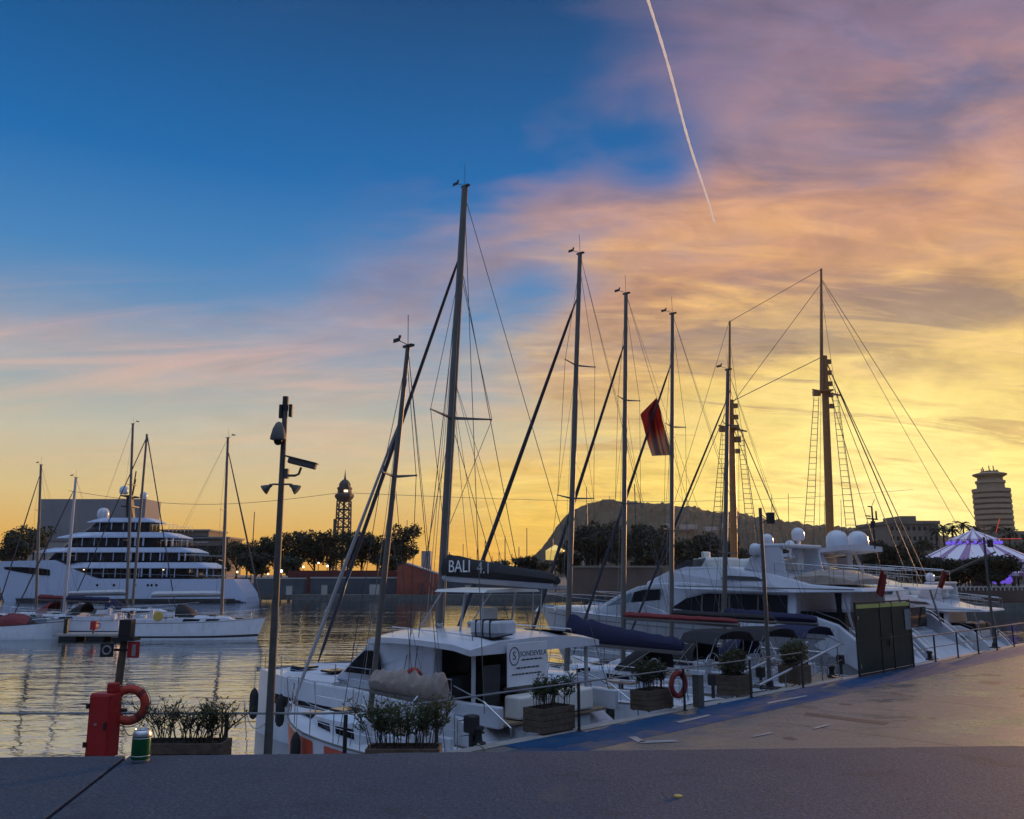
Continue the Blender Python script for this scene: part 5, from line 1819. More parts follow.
def motorboat(label, loc, rz, L=5.6, B=2.2, cover='maroon', group=None):
    root = thing('motorboat', label, 'motorboat', loc, rz, group)
    sheer = lambda f: 0.95 + 0.35 * f ** 1.6
    hm, dm, tr, dk = hull_mesh(L, B, sheer, depth=0.3, rake=0.14, tuck=0.92, flare=1.5, fine=0.45)
    hm.build('hull', M['gelcoat'], root, smooth=True)
    dm.build('deck', M['gelcoat'], root, smooth=True)
    tr.build('rub_rail', M['rubber'], root)
    secs = []
    for i in range(8):
        u = i / 7
        x = lerp(0.2, L * 0.52, u)
        h = 0.75 * math.sin(math.pi * (0.10 + 0.80 * u)) * (1 + 0.06 * math.sin(i * 3))
        secs.append([(x, B * 0.44 * math.cos(math.pi * j / 8), 0.98 + h * math.sin(math.pi * j / 8) ** 0.7) for j in range(9)])
    MB().loft(secs, closed=False).build('tonneau_cover', M[cover], root, smooth=True)
    MB().prism([(L * 0.52, 1.05), (L * 0.66, 1.12), (L * 0.56, 1.62)], -B * 0.36, B * 0.36, 'y').build('windscreen', M['clear_vinyl'], root)
    MB().box((-0.25, 0, 0.85), (0.42, 0.40, 0.55)).box((-0.25, 0, 0.35), (0.18, 0.16, 0.7)).build('outboard_motor', M['black'], root, bevel=0.05)
    pts = []
    for i in range(7):
        x = lerp(L * 0.60, L * 0.985, i / 6)
        b, z = deck_at(dk, x)
        pts.append((x, max(b - 0.08, 0.03), z + 0.35))
    mb = MB().tube(pts + [(x, -y, z) for x, y, z in reversed(pts)], 0.014, 5)
    mb.build('bow_rail', M['steel'], root)
    return root


mbp = on(57, 640, 0)
motorboat('white motorboat with crumpled maroon cover at the left edge', (mbp.x - 5.4, mbp.y + 0.8, 0), R(4), 5.6, 2.4)
motorboat('second white motorboat under maroon cover, half outside the left edge', (mbp.x - 7.4, mbp.y + 4.2, 0), R(12), 5.8, 2.4, 'maroon')

# floating pontoon with its fire point
pa, pb = on(55, 634, 0.45), on(133, 634, 0.45)
pont = thing('pontoon', 'low grey floating pontoon between the motorboat and the sloop', 'pontoon', (pa.x, pa.y, 0), 0)
pw_ = pb.x - pa.x
MB().box((pw_ / 2, 1.2, 0.36), (pw_ + 0.4, 2.4, 0.16)).build('deck', M['coping_stone'], pont, bevel=0.02)
for i in range(3):
    MB().box((pw_ * (0.15 + 0.35 * i), 1.2, 0.10), (1.3, 2.2, 0.36)).build('float', M['rubber'], pont, bevel=0.05)
fp = on(98, 625, 0.44)
fe = thing('fire_point', 'red fire extinguisher box standing on the floating pontoon', 'fire box', (on(98, 633, 0.44).x, pa.y + 0.5, 0.44), 0)
MB().box((0, 0, 0.58), (0.42, 0.32, 0.62)).build('cabinet', M['red_box'], fe, bevel=0.02)
MB().box((0, 0, 0.15), (0.10, 0.10, 0.30)).build('post', M['galv'], fe)
MB().tube([(0.22, 0, 0.75), (0.46, 0, 0.72), (0.46, 0, 0.42), (0.22, 0, 0.40)], 0.04, 6).build('hose', M['red_box'], fe)
ped = thing('service_pedestal', 'dark service pedestal on the floating pontoon', 'pedestal', (on(70, 633, 0.44).x, pa.y + 0.6, 0.44), 0)
MB().box((0, 0, 0.5), (0.26, 0.26, 1.0)).build('column', M['gate_frame'], ped, bevel=0.02)
MB().box((0, 0, 1.03), (0.30, 0.30, 0.07)).build('cap', M['black'], ped, bevel=0.02)

M['bark_dark'] = mat('dark_spar', (0.05, 0.03, 0.018), 0.5, var=0.2, scale=3)

# ================================================================ SCHOONER behind the motor yachts
ZD = 85.0
f_main = at(828, 545, ZD)
f_fore = at(732.5, 555, ZD)
sch = thing('schooner', 'two masted wooden schooner with ratlines and long bowsprit, tallest rig at right', 'schooner', (f_fore.x - 9, ZD, 0), 0)
SLn = f_main.x + 9.5 - (f_fore.x - 9)
sheer = lambda f: 2.2 + 0.35 * (2 * f - 0.9) ** 2 + 0.7 * max(0, f - 0.6) ** 1.5
hm, dm, tr, dk = hull_mesh(SLn, 6.0, sheer, depth=1.0, rake=0.10, tuck=0.72, flare=1.3, stern_rake=1.0, fine=0.5)
hm.build('hull', M['black'], sch, smooth=True)
dm.build('deck', M['teak'], sch, smooth=True)
tr.build('cap_rail', M['wood_mast'], sch)
for xx, w, h in ((6, 2.6, 0.8), (13, 2.8, 0.9)):
    MB().box((xx, 0, 2.5 + h / 2), (3.2, w, h)).build('deckhouse', M['teak'], sch, bevel=0.05)
xm, xf_ = f_main.x - sch.location.x, f_fore.x - sch.location.x
bt = Vector((SLn + 6.8, 0, at(1012, 552, ZD).z))
MB().tube([(SLn - 2.5, 0, 2.9), bt], [0.17, 0.09], 8).build('bowsprit', M['bark_dark'], sch, smooth=True)
for nm, x0, pts_low, ttop, tfoot, r in (('main_mast', xm, (824, 356), (820, 270), (821.5, 392), 0.42), ('fore_mast', xf_, (731, 400), (729, 322), (729.5, 425), 0.36)):
    lt = at(*pts_low, ZD) - sch.location
    tt = at(*ttop, ZD) - sch.location
    tf_ = at(*tfoot, ZD) - sch.location
    mo = MB().tube([(x0, 0, 2.2), (lerp(x0, lt.x, 0.5), 0, lt.z / 2), (lt.x, 0, lt.z)], [r, r * 0.95, r * 0.75], 10).build('mast', M['wood_mast'], sch, smooth=True)
    MB().tube([(tf_.x - 0.1, -0.35, tf_.z), (tt.x, -0.35, tt.z)], [r * 0.5, r * 0.28], 8).build('topmast', M['wood_mast'], mo, smooth=True)
    zc = at(820, 392 if nm == 'main_mast' else 428, ZD).z
    xc = lerp(x0, lt.x, zc / lt.z)
    MB().tube([(xc - 1.3, 0, zc + 0.25), (xc, 0, zc), (xc + 1.5, 0, zc - 0.35)], 0.09, 6).box((xc, -0.3, zc), (0.9, 1.6, 0.14)).box((xc - 0.9, 0, zc - 0.15), (0.7, 0.4, 0.5)).build('crosstree', M['wood_mast'], mo)
    mb = MB()
    for i in range(5):
        zz = lt.z - 0.6 - i * 1.15
        mb.box((lt.x + 0.42, 0, zz), (0.42, 0.3, 0.45))
    mb.build('mast_hoops', M['wood_mast'], mo)
    # ratlines on either side of the mast
    for sgn in (1, -1):
        foot_x = x0 + sgn * 1.6
        a_top = Vector((xc + sgn * 0.5, -1.2 * sgn, zc - 0.3))
        mb = MB()
        feet = [Vector((foot_x - 0.6, -2.8 * sgn, 2.6)), Vector((foot_x + 0.6, -2.8 * sgn, 2.6))]
        tops = [a_top + Vector((-0.25, 0, 0)), a_top + Vector((0.25, 0, 0))]
        for k_ in range(2):
            mb.tube([feet[k_], tops[k_]], 0.035, 4, caps=False)
        for i in range(34):
            u = (i + 0.5) / 34
            mb.tube([feet[0].lerp(tops[0], u), feet[1].lerp(tops[1], u)], 0.026, 4, caps=False)
        mb.build('ratlines', M['wire'], mo)
    if nm == 'main_mast':
        mtop, mlow = tt, lt
    else:
        ftop, flow = tt, lt
W = lambda n_, a, b, r=0.03: wires(sch, n_, [a, b], r)
W('triatic_stay', mtop, ftop)
W('triatic_stay', mlow, flow + Vector((0, 0, -0.2)), 0.04)
W('topmast_stay', mtop + Vector((0, 0, -1.5)), flow + Vector((0, 0, -0.5)))
W('topmast_stay', mtop + Vector((0, 0, -0.8)), bt)
W('topmast_stay', mtop + Vector((0, 0, -1.0)), bt + Vector((-2.2, 0, -0.2)), 0.022)
W('headstay', mlow, Vector((SLn - 0.5, 0, 3.2)), 0.06)
W('headstay', mlow + Vector((0.2, 0, -0.7)), Vector((SLn + 0.3, 0, 3.3)), 0.045)
W('headstay', mlow + Vector((0.2, 0, -1.5)), Vector((SLn - 1.6, 0, 3.1)), 0.035)
W('headstay', mlow + Vector((0.2, 0, -3.0)), Vector((SLn - 4.0, 0, 3.0)), 0.035)
W('backstay', ftop, Vector((0.5, 0, 2.8)), 0.022)
W('backstay', flow, Vector((0.8, 0, 2.8)), 0.035)
W('fore_stay', flow + Vector((0, 0, -1)), Vector((xm - 2.0, 0, 3.0)), 0.05)
W('fore_stay', flow + Vector((0, 0, -2.5)), Vector((xm - 3.5, 0, 3.0)), 0.035)
W('shroud', mtop + Vector((0, 0, -3)), Vector((xm + 2.2, -2.8, 2.6)), 0.02)
W('shroud', mtop + Vector((0, 0, -3)), Vector((xm - 2.2, -2.8, 2.6)), 0.02)
W('shroud', ftop + Vector((0, 0, -2)), Vector((xf_ + 2.0, -2.8, 2.6)), 0.02)
W('shroud', ftop + Vector((0, 0, -2)), Vector((xf_ - 2.0, -2.8, 2.6)), 0.02)
fl = at(737, 439.5, ZD)
MB().box((0, 0, 0), (0.8, 0.03, 0.6)).build('courtesy_flag', M['flag_red'], None)
o_ = bpy.data.objects['courtesy_flag']
o_.location = fl
tag(o_, 'tiny red flag beside the crosstree of the schooner foremast', 'flag')

# ================================================================ FAR SHORE
def gp(px, Y, z=0.0):
    """ground point at distance Y in the column px (near the horizon)"""
    return Vector((at(px, 575, Y).x, Y, z))


M['ground_far'] = mat('far_ground', (0.10, 0.095, 0.08), 0.9, var=0.3, scale=0.05)
M['far_wall'] = mat('slate_retaining_wall', (0.070, 0.082, 0.095), 0.85, var=0.2, scale=0.4, dirt=((0.03, 0.035, 0.04), 0.5))
M['brick'] = mat('brick_red_render', (0.24, 0.058, 0.035), 0.85, var=0.2, scale=0.6)
M['brick_dark'] = mat('dark_red_hoarding', (0.13, 0.036, 0.028), 0.85, var=0.3, scale=0.5)
M['stone_pale'] = mat('pale_render', (0.36, 0.34, 0.31), 0.85, var=0.12, scale=0.15)
M['stone_grey'] = mat('grey_cladding', (0.24, 0.235, 0.24), 0.8, var=0.12, scale=0.1)
M['stone_dark'] = mat('dark_render', (0.19, 0.165, 0.13), 0.85, var=0.2, scale=0.1)
M['brown_wall'] = mat('brown_pavilion_wall', (0.095, 0.065, 0.05), 0.85, var=0.25, scale=0.3)
M['far_glass'] = mat('far_window_glass', (0.025, 0.028, 0.035), 0.2, var=0.3, scale=0.3)
M['tower_steel'] = mat('tower_steel', (0.05, 0.052, 0.06), 0.7, 0.2, var=0.2)
M['concrete_tan'] = mat('tan_concrete', (0.44, 0.32, 0.20), 0.85, var=0.12, scale=0.1)
M['concrete_tan_dark'] = mat('tan_window_band', (0.17, 0.12, 0.08), 0.6, var=0.2, scale=0.1)
M['bark'] = mat('bark', (0.05, 0.038, 0.028), 0.9, var=0.3, scale=3)


def leaf_mat(name, col, trans=0.25):
    m, b, n = new_mat(name)
    oi = n.node('ShaderNodeObjectInfo')
    geo = n.node('ShaderNodeNewGeometry')
    tcn = n.node('ShaderNodeTexCoord')
    nz = n.noise(tcn.outputs['Object'], 0.9, 3, 0.6)
    v = n.m('ADD', n.m('MULTIPLY', nz, 0.7), n.m('MULTIPLY', oi.outputs['Random'], 0.3))
    c = n.ramp(v, [(0.3, tuple(x * 0.6 for x in col) + (1,)), (0.75, tuple(x * 1.5 for x in col) + (1,))])
    n.l.new(c, b.inputs['Base Color'])
    b.inputs['Roughness'].default_value = 0.7
    t = n.node('ShaderNodeBsdfTranslucent')
    n.l.new(c, t.inputs[0])
    mx_ = n.node('ShaderNodeMixShader')
    mx_.inputs[0].default_value = trans
    n.l.new(b.outputs[0], mx_.inputs[1])
    n.l.new(t.outputs[0], mx_.inputs[2])
    o = [k for k in m.node_tree.nodes if k.type == 'OUTPUT_MATERIAL'][0]
    n.l.new(mx_.outputs[0], o.inputs[0])
    return m


M['leaf_far'] = leaf_mat('tree_foliage', (0.024, 0.034, 0.016), 0.15)
M['leaf_oleander'] = leaf_mat('oleander_foliage', (0.048, 0.075, 0.028), 0.3)
M['leaf_olive'] = leaf_mat('olive_foliage', (0.062, 0.070, 0.028), 0.3)

sheet('far_ground', [(-1500, 178), (-40, 178), (-40, 160), (40, 160), (48, 112), (220, 112), (1500, 112), (1500, 6000), (-1500, 6000)], 1.05, M['ground_far'])
mb = MB()
ring = [(-1500, 178), (-40, 178), (-40, 160), (40, 160), (48, 112), (1500, 112)]
mb.add([(x, y, z) for z in (1.05, -2) for x, y in ring], [(i, i + 1, 7 + i, 6 + i) for i in range(5)])
setting(mb.build('far_quay_face', M['quay_side']))


def leaves_np(centers, radii, n_each, size, rng, elong=1.0, up=0.0):
    """many small leaf faces spread through the volumes of several clumps"""
    vs, fs = [], []
    k = 0
    for c, r in zip(centers, radii):
        m = int(n_each * (r[0] / radii[0][0]) ** 1.6) + 8
        d = rng.normal(size=(m, 3))
        d /= np.linalg.norm(d, axis=1)[:, None]
        rad = rng.uniform(0.25, 1.0, m) ** 0.45
        rad *= 1 + 0.18 * rng.normal(size=m)
        p = np.array(c) + d * rad[:, None] * np.array(r)
        a = rng.normal(size=(m, 3))
        a[:, 2] += up
        a /= np.linalg.norm(a, axis=1)[:, None]
        b = np.cross(a, rng.normal(size=(m, 3)))
        b /= np.linalg.norm(b, axis=1)[:, None]
        s = size * rng.uniform(0.6, 1.4, m)[:, None]
        a *= s * elong
        b *= s * 0.5
        q4 = np.stack([p - a, p + b * 0.9, p + a, p - b * 0.9], axis=1).reshape(-1, 3)
        vs.append(q4)
        for i in range(m):
            fs.append((k, k + 1, k + 2, k + 3))
            k += 4
    return np.concatenate(vs), fs


def crown_mesh(seed, R0, H0, clumps, n_each, size, elong=1.0):
    rng = np.random.default_rng(seed)
    cs, rs = [(0, 0, 0)], [(R0 * 0.55, R0 * 0.55, H0 * 0.5)]
    for i in range(clumps):
        th = rng.uniform(0, 2 * math.pi)
        rr = R0 * rng.uniform(0.30, 0.80)
        zz = H0 * rng.uniform(-0.55, 0.65)
        k = math.sqrt(max(0.1, 1 - (zz / H0) ** 2))
        cs.append((rr * k * math.cos(th), rr * k * math.sin(th), zz))
        s = rng.uniform(0.22, 0.42)
        rs.append((R0 * s, R0 * s, H0 * s * 0.85))
    return leaves_np(cs, rs, n_each, size, rng, elong)


def limb_mesh(mb, base, tip, r0, r1, bend, rnd):
    b, t = Vector(base), Vector(tip)
    pts = [b.lerp(t, u) + Vector((rnd.uniform(-1, 1), rnd.uniform(-1, 1), 0)) * bend * math.sin(math.pi * u) for u in (0, 0.3, 0.6, 1.0)]
    mb.tube(pts, [r0, lerp(r0, r1, 0.35), lerp(r0, r1, 0.7), r1], 7)


TREES = []
for k, (R0, H0, zc, seed) in enumerate(((4.6, 4.2, 9.2, 1), (4.0, 4.8, 9.6, 2), (5.2, 3.8, 8.4, 3), (3.4, 2.6, 5.6, 4))):
    rnd = random.Random(seed)
    t = thing('tree', 'x', 'tree', (0, 0, 0))
    v, f = crown_mesh(seed + 10, R0, H0, 16, 380, 0.30, 1.0)
    v = v + np.array([0, 0, zc])
    mb = MB().add([tuple(p) for p in v], f)
    mb.build('crown', M['leaf_far'], t, recalc=False)
    mb = MB()
    limb_mesh(mb, (0, 0, -0.1), (rnd.uniform(-.3, .3), 0, zc - H0 * 0.2), 0.30, 0.14, 0.2, rnd)
    for i in range(6):
        a = i * 1.05 + rnd.uniform(-.3, .3)
        limb_mesh(mb, (0, 0, zc - H0 * rnd.uniform(0.65, 1.1)), (R0 * 0.6 * math.cos(a), R0 * 0.6 * math.sin(a), zc + H0 * rnd.uniform(-0.3, 0.4)), 0.13, 0.03, 0.25, rnd)
    mb.build('trunk', M['bark'], t)
    TREES.append(t)
used = set()


def tree(kind, px, Y, top_y, label, group, zbase=1.05, wide=1.0):
    """a tree whose crown reaches the height seen at top_y in the photo"""
    p = gp(px, Y, zbase)
    ztop = at(px, top_y, Y).z
    nat = (13.2, 14.2, 12.1, 8.1)[kind]
    s = (ztop - zbase) / nat
    rz = random.uniform(0, 6.28)
    if kind not in used:
        used.add(kind)
        t = TREES[kind]
        t.location = p
        t.rotation_euler = (0, 0, rz)
        t.scale = (s * wide, s * wide, s)
        t['label'] = label
        t['group'] = group
        return t
    return copy_thing(TREES[kind], p, rz, label, group, (s * wide, s * wide, s))


# ---- retaining wall and walkway across the basin, behind the masts
def block(name, label, cat, px0, px1, y_top, Y, depth, material, zb=1.05, group=None, rooftrim=None, windows=None, face=None):
    a, b = gp(px0, Y), gp(px1, Y)
    zt = at((px0 + px1) / 2, y_top, Y).z
    th = thing(name, label, cat, ((a.x + b.x) / 2, Y + depth / 2, zb), 0, group)
    w = b.x - a.x
    MB().box((0, 0, (zt - zb) / 2), (w, depth, zt - zb)).build('wall', material, th)
    if rooftrim:
        MB().box((0, 0, zt - zb + rooftrim[0] / 2), (w + rooftrim[1], depth + rooftrim[1], rooftrim[0])).build('roof_edge', rooftrim[2], th)
    if windows:
        rows, cols, ww, hh, m_ = windows
        for i in range(rows):
            zz = (zt - zb) * (i + 0.55) / rows
            for j in range(cols):
                xx = -w / 2 + w * (j + 0.5) / cols
                MB().box((xx, -depth / 2 - 0.02, zz), (w / cols * ww, 0.10, (zt - zb) / rows * hh)).build('window', m_, th)
    return th


block('retaining_wall', 'slate grey retaining wall with pale top edge left of the leaning mast stays', 'wall', 254, 305, 579, 166, 1.2, M['far_wall'], rooftrim=(0.25, 0.2, M['stone_pale']))
block('retaining_wall', 'slate grey retaining wall with pale top edge below the row of trees', 'wall', 311, 398, 578.5, 165, 1.2, M['far_wall'], rooftrim=(0.28, 0.2, M['stone_pale']))
block('retaining_wall', 'slate grey retaining wall to the right of the small brick building', 'wall', 437, 545, 580, 166, 1.2, M['far_wall'], rooftrim=(0.2, 0.2, M['far_wall']))
block('hoarding', 'dark red hoarding above the slate wall under the trees', 'hoarding', 288, 400, 570.5, 170, 0.6, M['brick_dark'])
# red gabled shed
gpa, gpb = gp(397, 163), gp(437, 163)
shed = thing('brick_building', 'small brick red building with a low gable beside the tall catamaran mast', 'building', ((gpa.x + gpb.x) / 2, 166, 1.05), 0)
w = gpb.x - gpa.x
zl, zr, zp = at(398, 566, 163).z - 1.05, at(437, 574, 163).z - 1.05, at(405, 563.5, 163).z - 1.05
MB().prism([(-w / 2, 0), (w / 2, 0), (w / 2, zr), (-w * 0.28, zp), (-w / 2, zl)], -3, 3, 'y').build('wall', M['brick'], shed)
MB().prism([(-w * 0.28, zp), (w / 2 + 0.2, zr - 0.05), (w / 2 + 0.2, zr + 0.12), (-w * 0.28, zp + 0.22)], -3.2, 3.2, 'y').build('roof', M['stone_pale'], shed)
MB().box((w * 0.12, -3.03, 1.1), (1.2, 0.12, 2.0)).build('door', M['brick_dark'], shed)
for px_, kind in ((290, 0), (325, 1), (375, 2), (468, 1)):
    p = gp(px_, 162, 1.05)
    th = thing('kiosk_box', ['pale service box on the far walkway left of the tower', 'pale service box on the far walkway below the tower', 'wide pale service box on the far walkway by the leaning mast',
                             'pale service box on the far walkway right of the catamaran mast'][(290, 325, 375, 468).index(px_)], 'box', p, 0, 'service boxes on the far walkway')
    MB().box((0, 0, 0.75), (1.0 + 0.8 * (kind == 2), 0.7, 1.5 + 0.3 * kind)).build('cabinet', M['stone_pale'], th)
    MB().box((0, 0, 1.55 + 0.15 * kind), (1.12 + 0.8 * (kind == 2), 0.82, 0.1)).build('cap', M['stone_grey'], th)

# ---- trees behind that wall
G_T = 'row of dark trees across the basin'
row = [(246, 190, 540, 2), (262, 186, 533, 0), (281, 190, 530, 1), (299, 188, 527, 0), (313, 186, 529, 2), (330, 190, 531, 1), (348, 186, 527, 0), (362, 190, 530, 1), (378, 187, 533, 2), (404, 184, 522, 1)]
labs = ['low dark tree right of the superyacht stern', 'dark tree just left of the camera pole', 'dark tree directly behind the camera pole', 'dark tree between the camera pole and the steel tower',
        'wide dark tree left of the steel tower foot', 'dark tree hiding the left foot of the steel tower', 'dark tree right under the steel tower', 'dark tree behind the two leaning stays',
        'dark tree just left of the small leaning mast', 'round dark tree standing alone right of the leaning mast']
for (px_, Y, ty, k), lb in zip(row, labs):
    tree(k, px_, Y, ty, lb, G_T, 1.05, 0.95)
for px_, Y, ty, lb in ((256, 178, 552, 'low bushy tree in front of the row, left of the camera pole'), (290, 179, 556, 'low bushy tree in front of the row, right of the camera pole'), (390, 178, 556, 'low bushy tree in front of the round tree')):
    tree(3, px_, Y, ty, lb, G_T, 1.05, 1.1)
for px_, Y, ty, k, lb in ((24, 215, 524, 2, 'dark tree at the far left behind the superyacht bow'), (8, 210, 533, 0, 'dark tree cut by the left edge behind the superyacht'), (236, 215, 541, 2, 'dark tree behind the superyacht stern'),
                          (205, 212, 545, 0, 'low dark tree above the superyacht aft decks'), (218, 208, 549, 3, 'low bushy tree just over the superyacht stern rail')):
    tree(k, px_, Y, ty, lb, 'trees behind the superyacht')

# lamps burning under the trees
for i, (px_, py_, Y) in enumerate(((237, 572, 184), (281, 571, 176), (303, 567, 178), (327, 566, 178), (268, 574, 176), (318, 563, 182))):
    p = gp(px_, Y, 1.05)
    z = at(px_, py_, Y).z
    th = thing('lamp_post', ['short lit lamp post near the superyacht stern', 'bright lit lamp post just right of the camera pole', 'lit lamp post left of the tower under the trees', 'lit lamp post left below the steel tower',
                             'lit lamp post just left of the camera pole', 'small lit lamp post among trunks below the tower'][i], 'street lamp', p, 0, 'lit lamp posts under the trees')
    MB().tube([(0, 0, 0), (0, 0, z - 1.05)], 0.07, 6).build('post', M['iron'], th)
    MB().ball((0, 0, z - 1.05), (0.22, 0.30, 0.24, 0.22, 0.2, 0.18)[i], 10, 6).build('lamp', M['lamp_white'] if i % 2 else M['lamp_warm'], th)

# ---- steel cableway tower
TY = 600.0
tb_ = gp(341.5, TY, 1.0)
z = lambda y: at(342, y, TY).z - 1.0
tw = thing('cableway_tower', 'tall steel lattice tower with a domed top cabin beyond the trees', 'tower', tb_, 0)
hw0, hw1 = 4.9, 4.1
zt = z(501)
mb = MB()
NSEG = 9
for sx_ in (-1, 1):
    for sy_ in (-1, 1):
        mb.tube([(sx_ * hw0, sy_ * hw0, 0), (sx_ * hw1, sy_ * hw1, zt)], 0.5, 6)
for i in range(NSEG):
    u0, u1 = i / NSEG, (i + 1) / NSEG
    a0, a1 = lerp(hw0, hw1, u0), lerp(hw0, hw1, u1)
    z0, z1 = zt * u0, zt * u1
    for (p0, p1, p2, p3) in (((-a0, -a0), (a0, -a0), (-a1, -a1), (a1, -a1)), ((-a0, a0), (a0, a0), (-a1, a1), (a1, a1)), ((-a0, -a0), (-a0, a0), (-a1, -a1), (-a1, a1)), ((a0, -a0), (a0, a0), (a1, -a1), (a1, a1))):
        mb.tube([(p0[0], p0[1], z0), (p3[0], p3[1], z1)], 0.24, 4).tube([(p1[0], p1[1], z0), (p2[0], p2[1], z1)], 0.24, 4).tube([(p2[0], p2[1], z1), (p3[0], p3[1], z1)], 0.4, 4)
mb.build('lattice', M['tower_steel'], tw)
MB().box((0, 0, zt * 0.5), (1.4, 1.4, zt)).build('lift_shaft', M['tower_steel'], tw)
MB().box((-6.2, 0, z(519) / 2), (1.3, 1.3, z(519))).build('stair_shaft', M['tower_steel'], tw)
MB().lathe([(4.3, z(501.5)), (6.7, z(497)), (6.7, z(494.5)), (4.9, z(493.5)), (4.9, z(489.5)), (5.3, z(489)), (5.3, z(487.5))], 8).build('cabin', M['tower_steel'], tw)
MB().lathe([(4.2, z(487.4)), (4.0, z(484.0)), (3.0, z(481.5)), (1.8, z(480)), (0.9, z(479.3)), (0.5, z(476)), (0.1, z(470))], 8).build('dome', M['tower_steel'], tw)
for i in range(8):
    a = (i + 0.5) * math.pi / 4
    MB().box((4.62 * math.cos(a), 4.62 * math.sin(a), z(491.5)), (0.2, 2.6, 1.4), (0, 0, a)).build('window', M['lamp_warm'] if i == 6 else M['far_glass'], tw)
for sgn, far in ((-1, Vector((-330, 640, 66))), (1, Vector((420, 900, 92)))):
    a = tb_ + Vector((sgn * 4.8, 0, z(493)))
    pts = [a.lerp(far, i / 16) - Vector((0, 0, 9 * math.sin(math.pi * i / 16))) for i in range(17)]
    cb_ = MB().tube(pts, 0.16, 4).build('cable', M['wire'], None)
    tag(cb_, 'aerial cable running %s from the steel tower' % ('left' if sgn < 0 else 'right'), 'cable', 'aerial cables of the steel tower')

# ---- big plain block and low buildings on the left
block('office_block', 'huge plain grey block behind the superyacht', 'building', 32, 140, 499, 255, 11, M['stone_grey'], windows=(1, 1, 0.001, 0.01, M['far_glass']))
block('low_building', 'long low pale building behind the superyacht bow', 'building', 4, 70, 541, 235, 14, M['stone_pale'], rooftrim=(0.4, 0.5, M['stone_grey']), windows=(1, 6, 0.12, 0.4, M['far_glass']))
block('flat_building', 'grey flat roofed terraced building right of the superyacht decks', 'building', 158, 206, 531, 270, 16, M['stone_dark'], rooftrim=(0.5, 1.2, M['stone_grey']), windows=(3, 1, 0.94, 0.35, M['far_glass']))
block('flat_building', 'lower grey flat roofed building above the superyacht stern', 'building', 176, 226, 538.5, 262, 14, M['stone_dark'], rooftrim=(0.5, 1.2, M['stone_grey']), windows=(2, 1, 0.94, 0.3, M['far_glass']))

# ---- far marina: bare masts of boats beyond
G_FM = 'bare masted boats in the far marina'
rf = random.Random(12)
fm = None
fm_px = [(251, 512), (406, 520), (449, 552), (457, 556), (463, 544), (470, 557), (477, 549), (485, 541), (492, 556), (499, 551), (505, 536), (512, 554), (519, 547), (527, 528), (533, 556), (540, 549), (548, 556), (553, 535), (588, 487), (637, 484), (871, 522), (878, 518)]
for i, (px_, ty) in enumerate(fm_px):
    Y = rf.uniform(205, 240)
    p = gp(px_, Y, 1.1)
    zt = at(px_, ty, Y).z - 1.1
    if fm is None:
        fm = thing('marina_sailboat', 'thin bare mast of a far sailing boat beyond the trees and masts', 'sailboat', p, 0, G_FM)
        secs = []
        for k in range(9):
            f = k / 8
            b = 1.6 * (0.8 + 0.2 * f / 0.4) if f < 0.4 else 1.6 * max(0.03, 1 - ((f - 0.4) / 0.6) ** 2)
            x = -5 + 10 * f
            secs.append([(x, b, 1.3 + 0.3 * f), (x, b * 0.8, 0.2), (x, 0, 0), (x, -b * 0.8, 0.2), (x, -b, 1.3 + 0.3 * f)])
        MB().loft(secs).build('hull', M['gelcoat'], fm)
        MB().tube([(0, 0, 1.2), (0, 0, zt)], [0.16, 0.11], 6).box((0, 0, zt * 0.6), (0.1, 2.2, 0.1)).build('mast', M['wire'], fm)
        MB().tube([(-0.1, 0, 2.6), (-4.2, 0, 2.6)], 0.22, 6).build('boom', M['navy'], fm)
        z_ref = zt
    else:
        c = copy_thing(fm, p, rf.uniform(-0.6, 0.6), None, None)
        k = zt / z_ref
        c.scale = (1, 1, k)

# ---- hill with the old fort
NX, NY = 150, 34
prof = [(500, 575), (522, 568), (536, 558), (547, 544), (557, 529), (567, 517.5), (578, 510), (590, 505.5), (608, 502.5), (640, 503.5), (668, 505.5), (700, 510), (730, 514), (760, 519), (790, 523), (830, 527.5), (880, 530), (930, 534), (1000, 545), (1060, 560)]


def prof_y(px):
    for (x0, y0), (x1, y1) in zip(prof, prof[1:]):
        if x0 <= px <= x1:
            return lerp(y0, y1, (px - x0) / (x1 - x0))
    return 575


rng = np.random.default_rng(3)
HY0, HY1 = 1250.0, 1750.0
vs = []
rough = [rng.normal(size=(NX // 4 + 3, NY // 4 + 3)), rng.normal(size=(NX + 1, NY + 1))]
for j in range(NY + 1):
    v = j / NY
    for i in range(NX + 1):
        u = i / NX
        px_ = lerp(500, 1060, u)
        Y = lerp(HY0, HY1, v)
        zr = at(px_, prof_y(px_), 1500).z - 1
        shape = math.sin(math.pi * min(1, v / 0.5) / 2) if v <= 0.5 else math.cos(math.pi * (v - 0.5) / 1.0) ** 0.6
        ii, jj = i // 4, j // 4
        fu, fv = (i % 4) / 4, (j % 4) / 4
        rgh = rough[0]
        nlow = lerp(lerp(rgh[ii, jj], rgh[ii + 1, jj], fu), lerp(rgh[ii, jj + 1], rgh[ii + 1, jj + 1], fu), fv)
        zz = 1.0 + max(0, zr) * shape ** 0.8 + (nlow * 3.0 * math.sin(math.pi * v) + rough[1][i, j] * 2.4) * min(1, zr / 30)
        p = at(px_, 575, Y)
        vs.append((p.x * (1500 / Y) ** 0.15, Y, zz))
fs = []
for j in range(NY):
    for i in range(NX):
        a = j * (NX + 1) + i
        fs.append((a, a + 1, a + NX + 2, a + NX + 1))
mh, bh, nh = new_mat('wooded_hill')
th_ = nh.node('ShaderNodeTexCoord')
hv = th_.outputs['Object']
h1 = nh.noise(hv, 0.02, 7, 0.65)
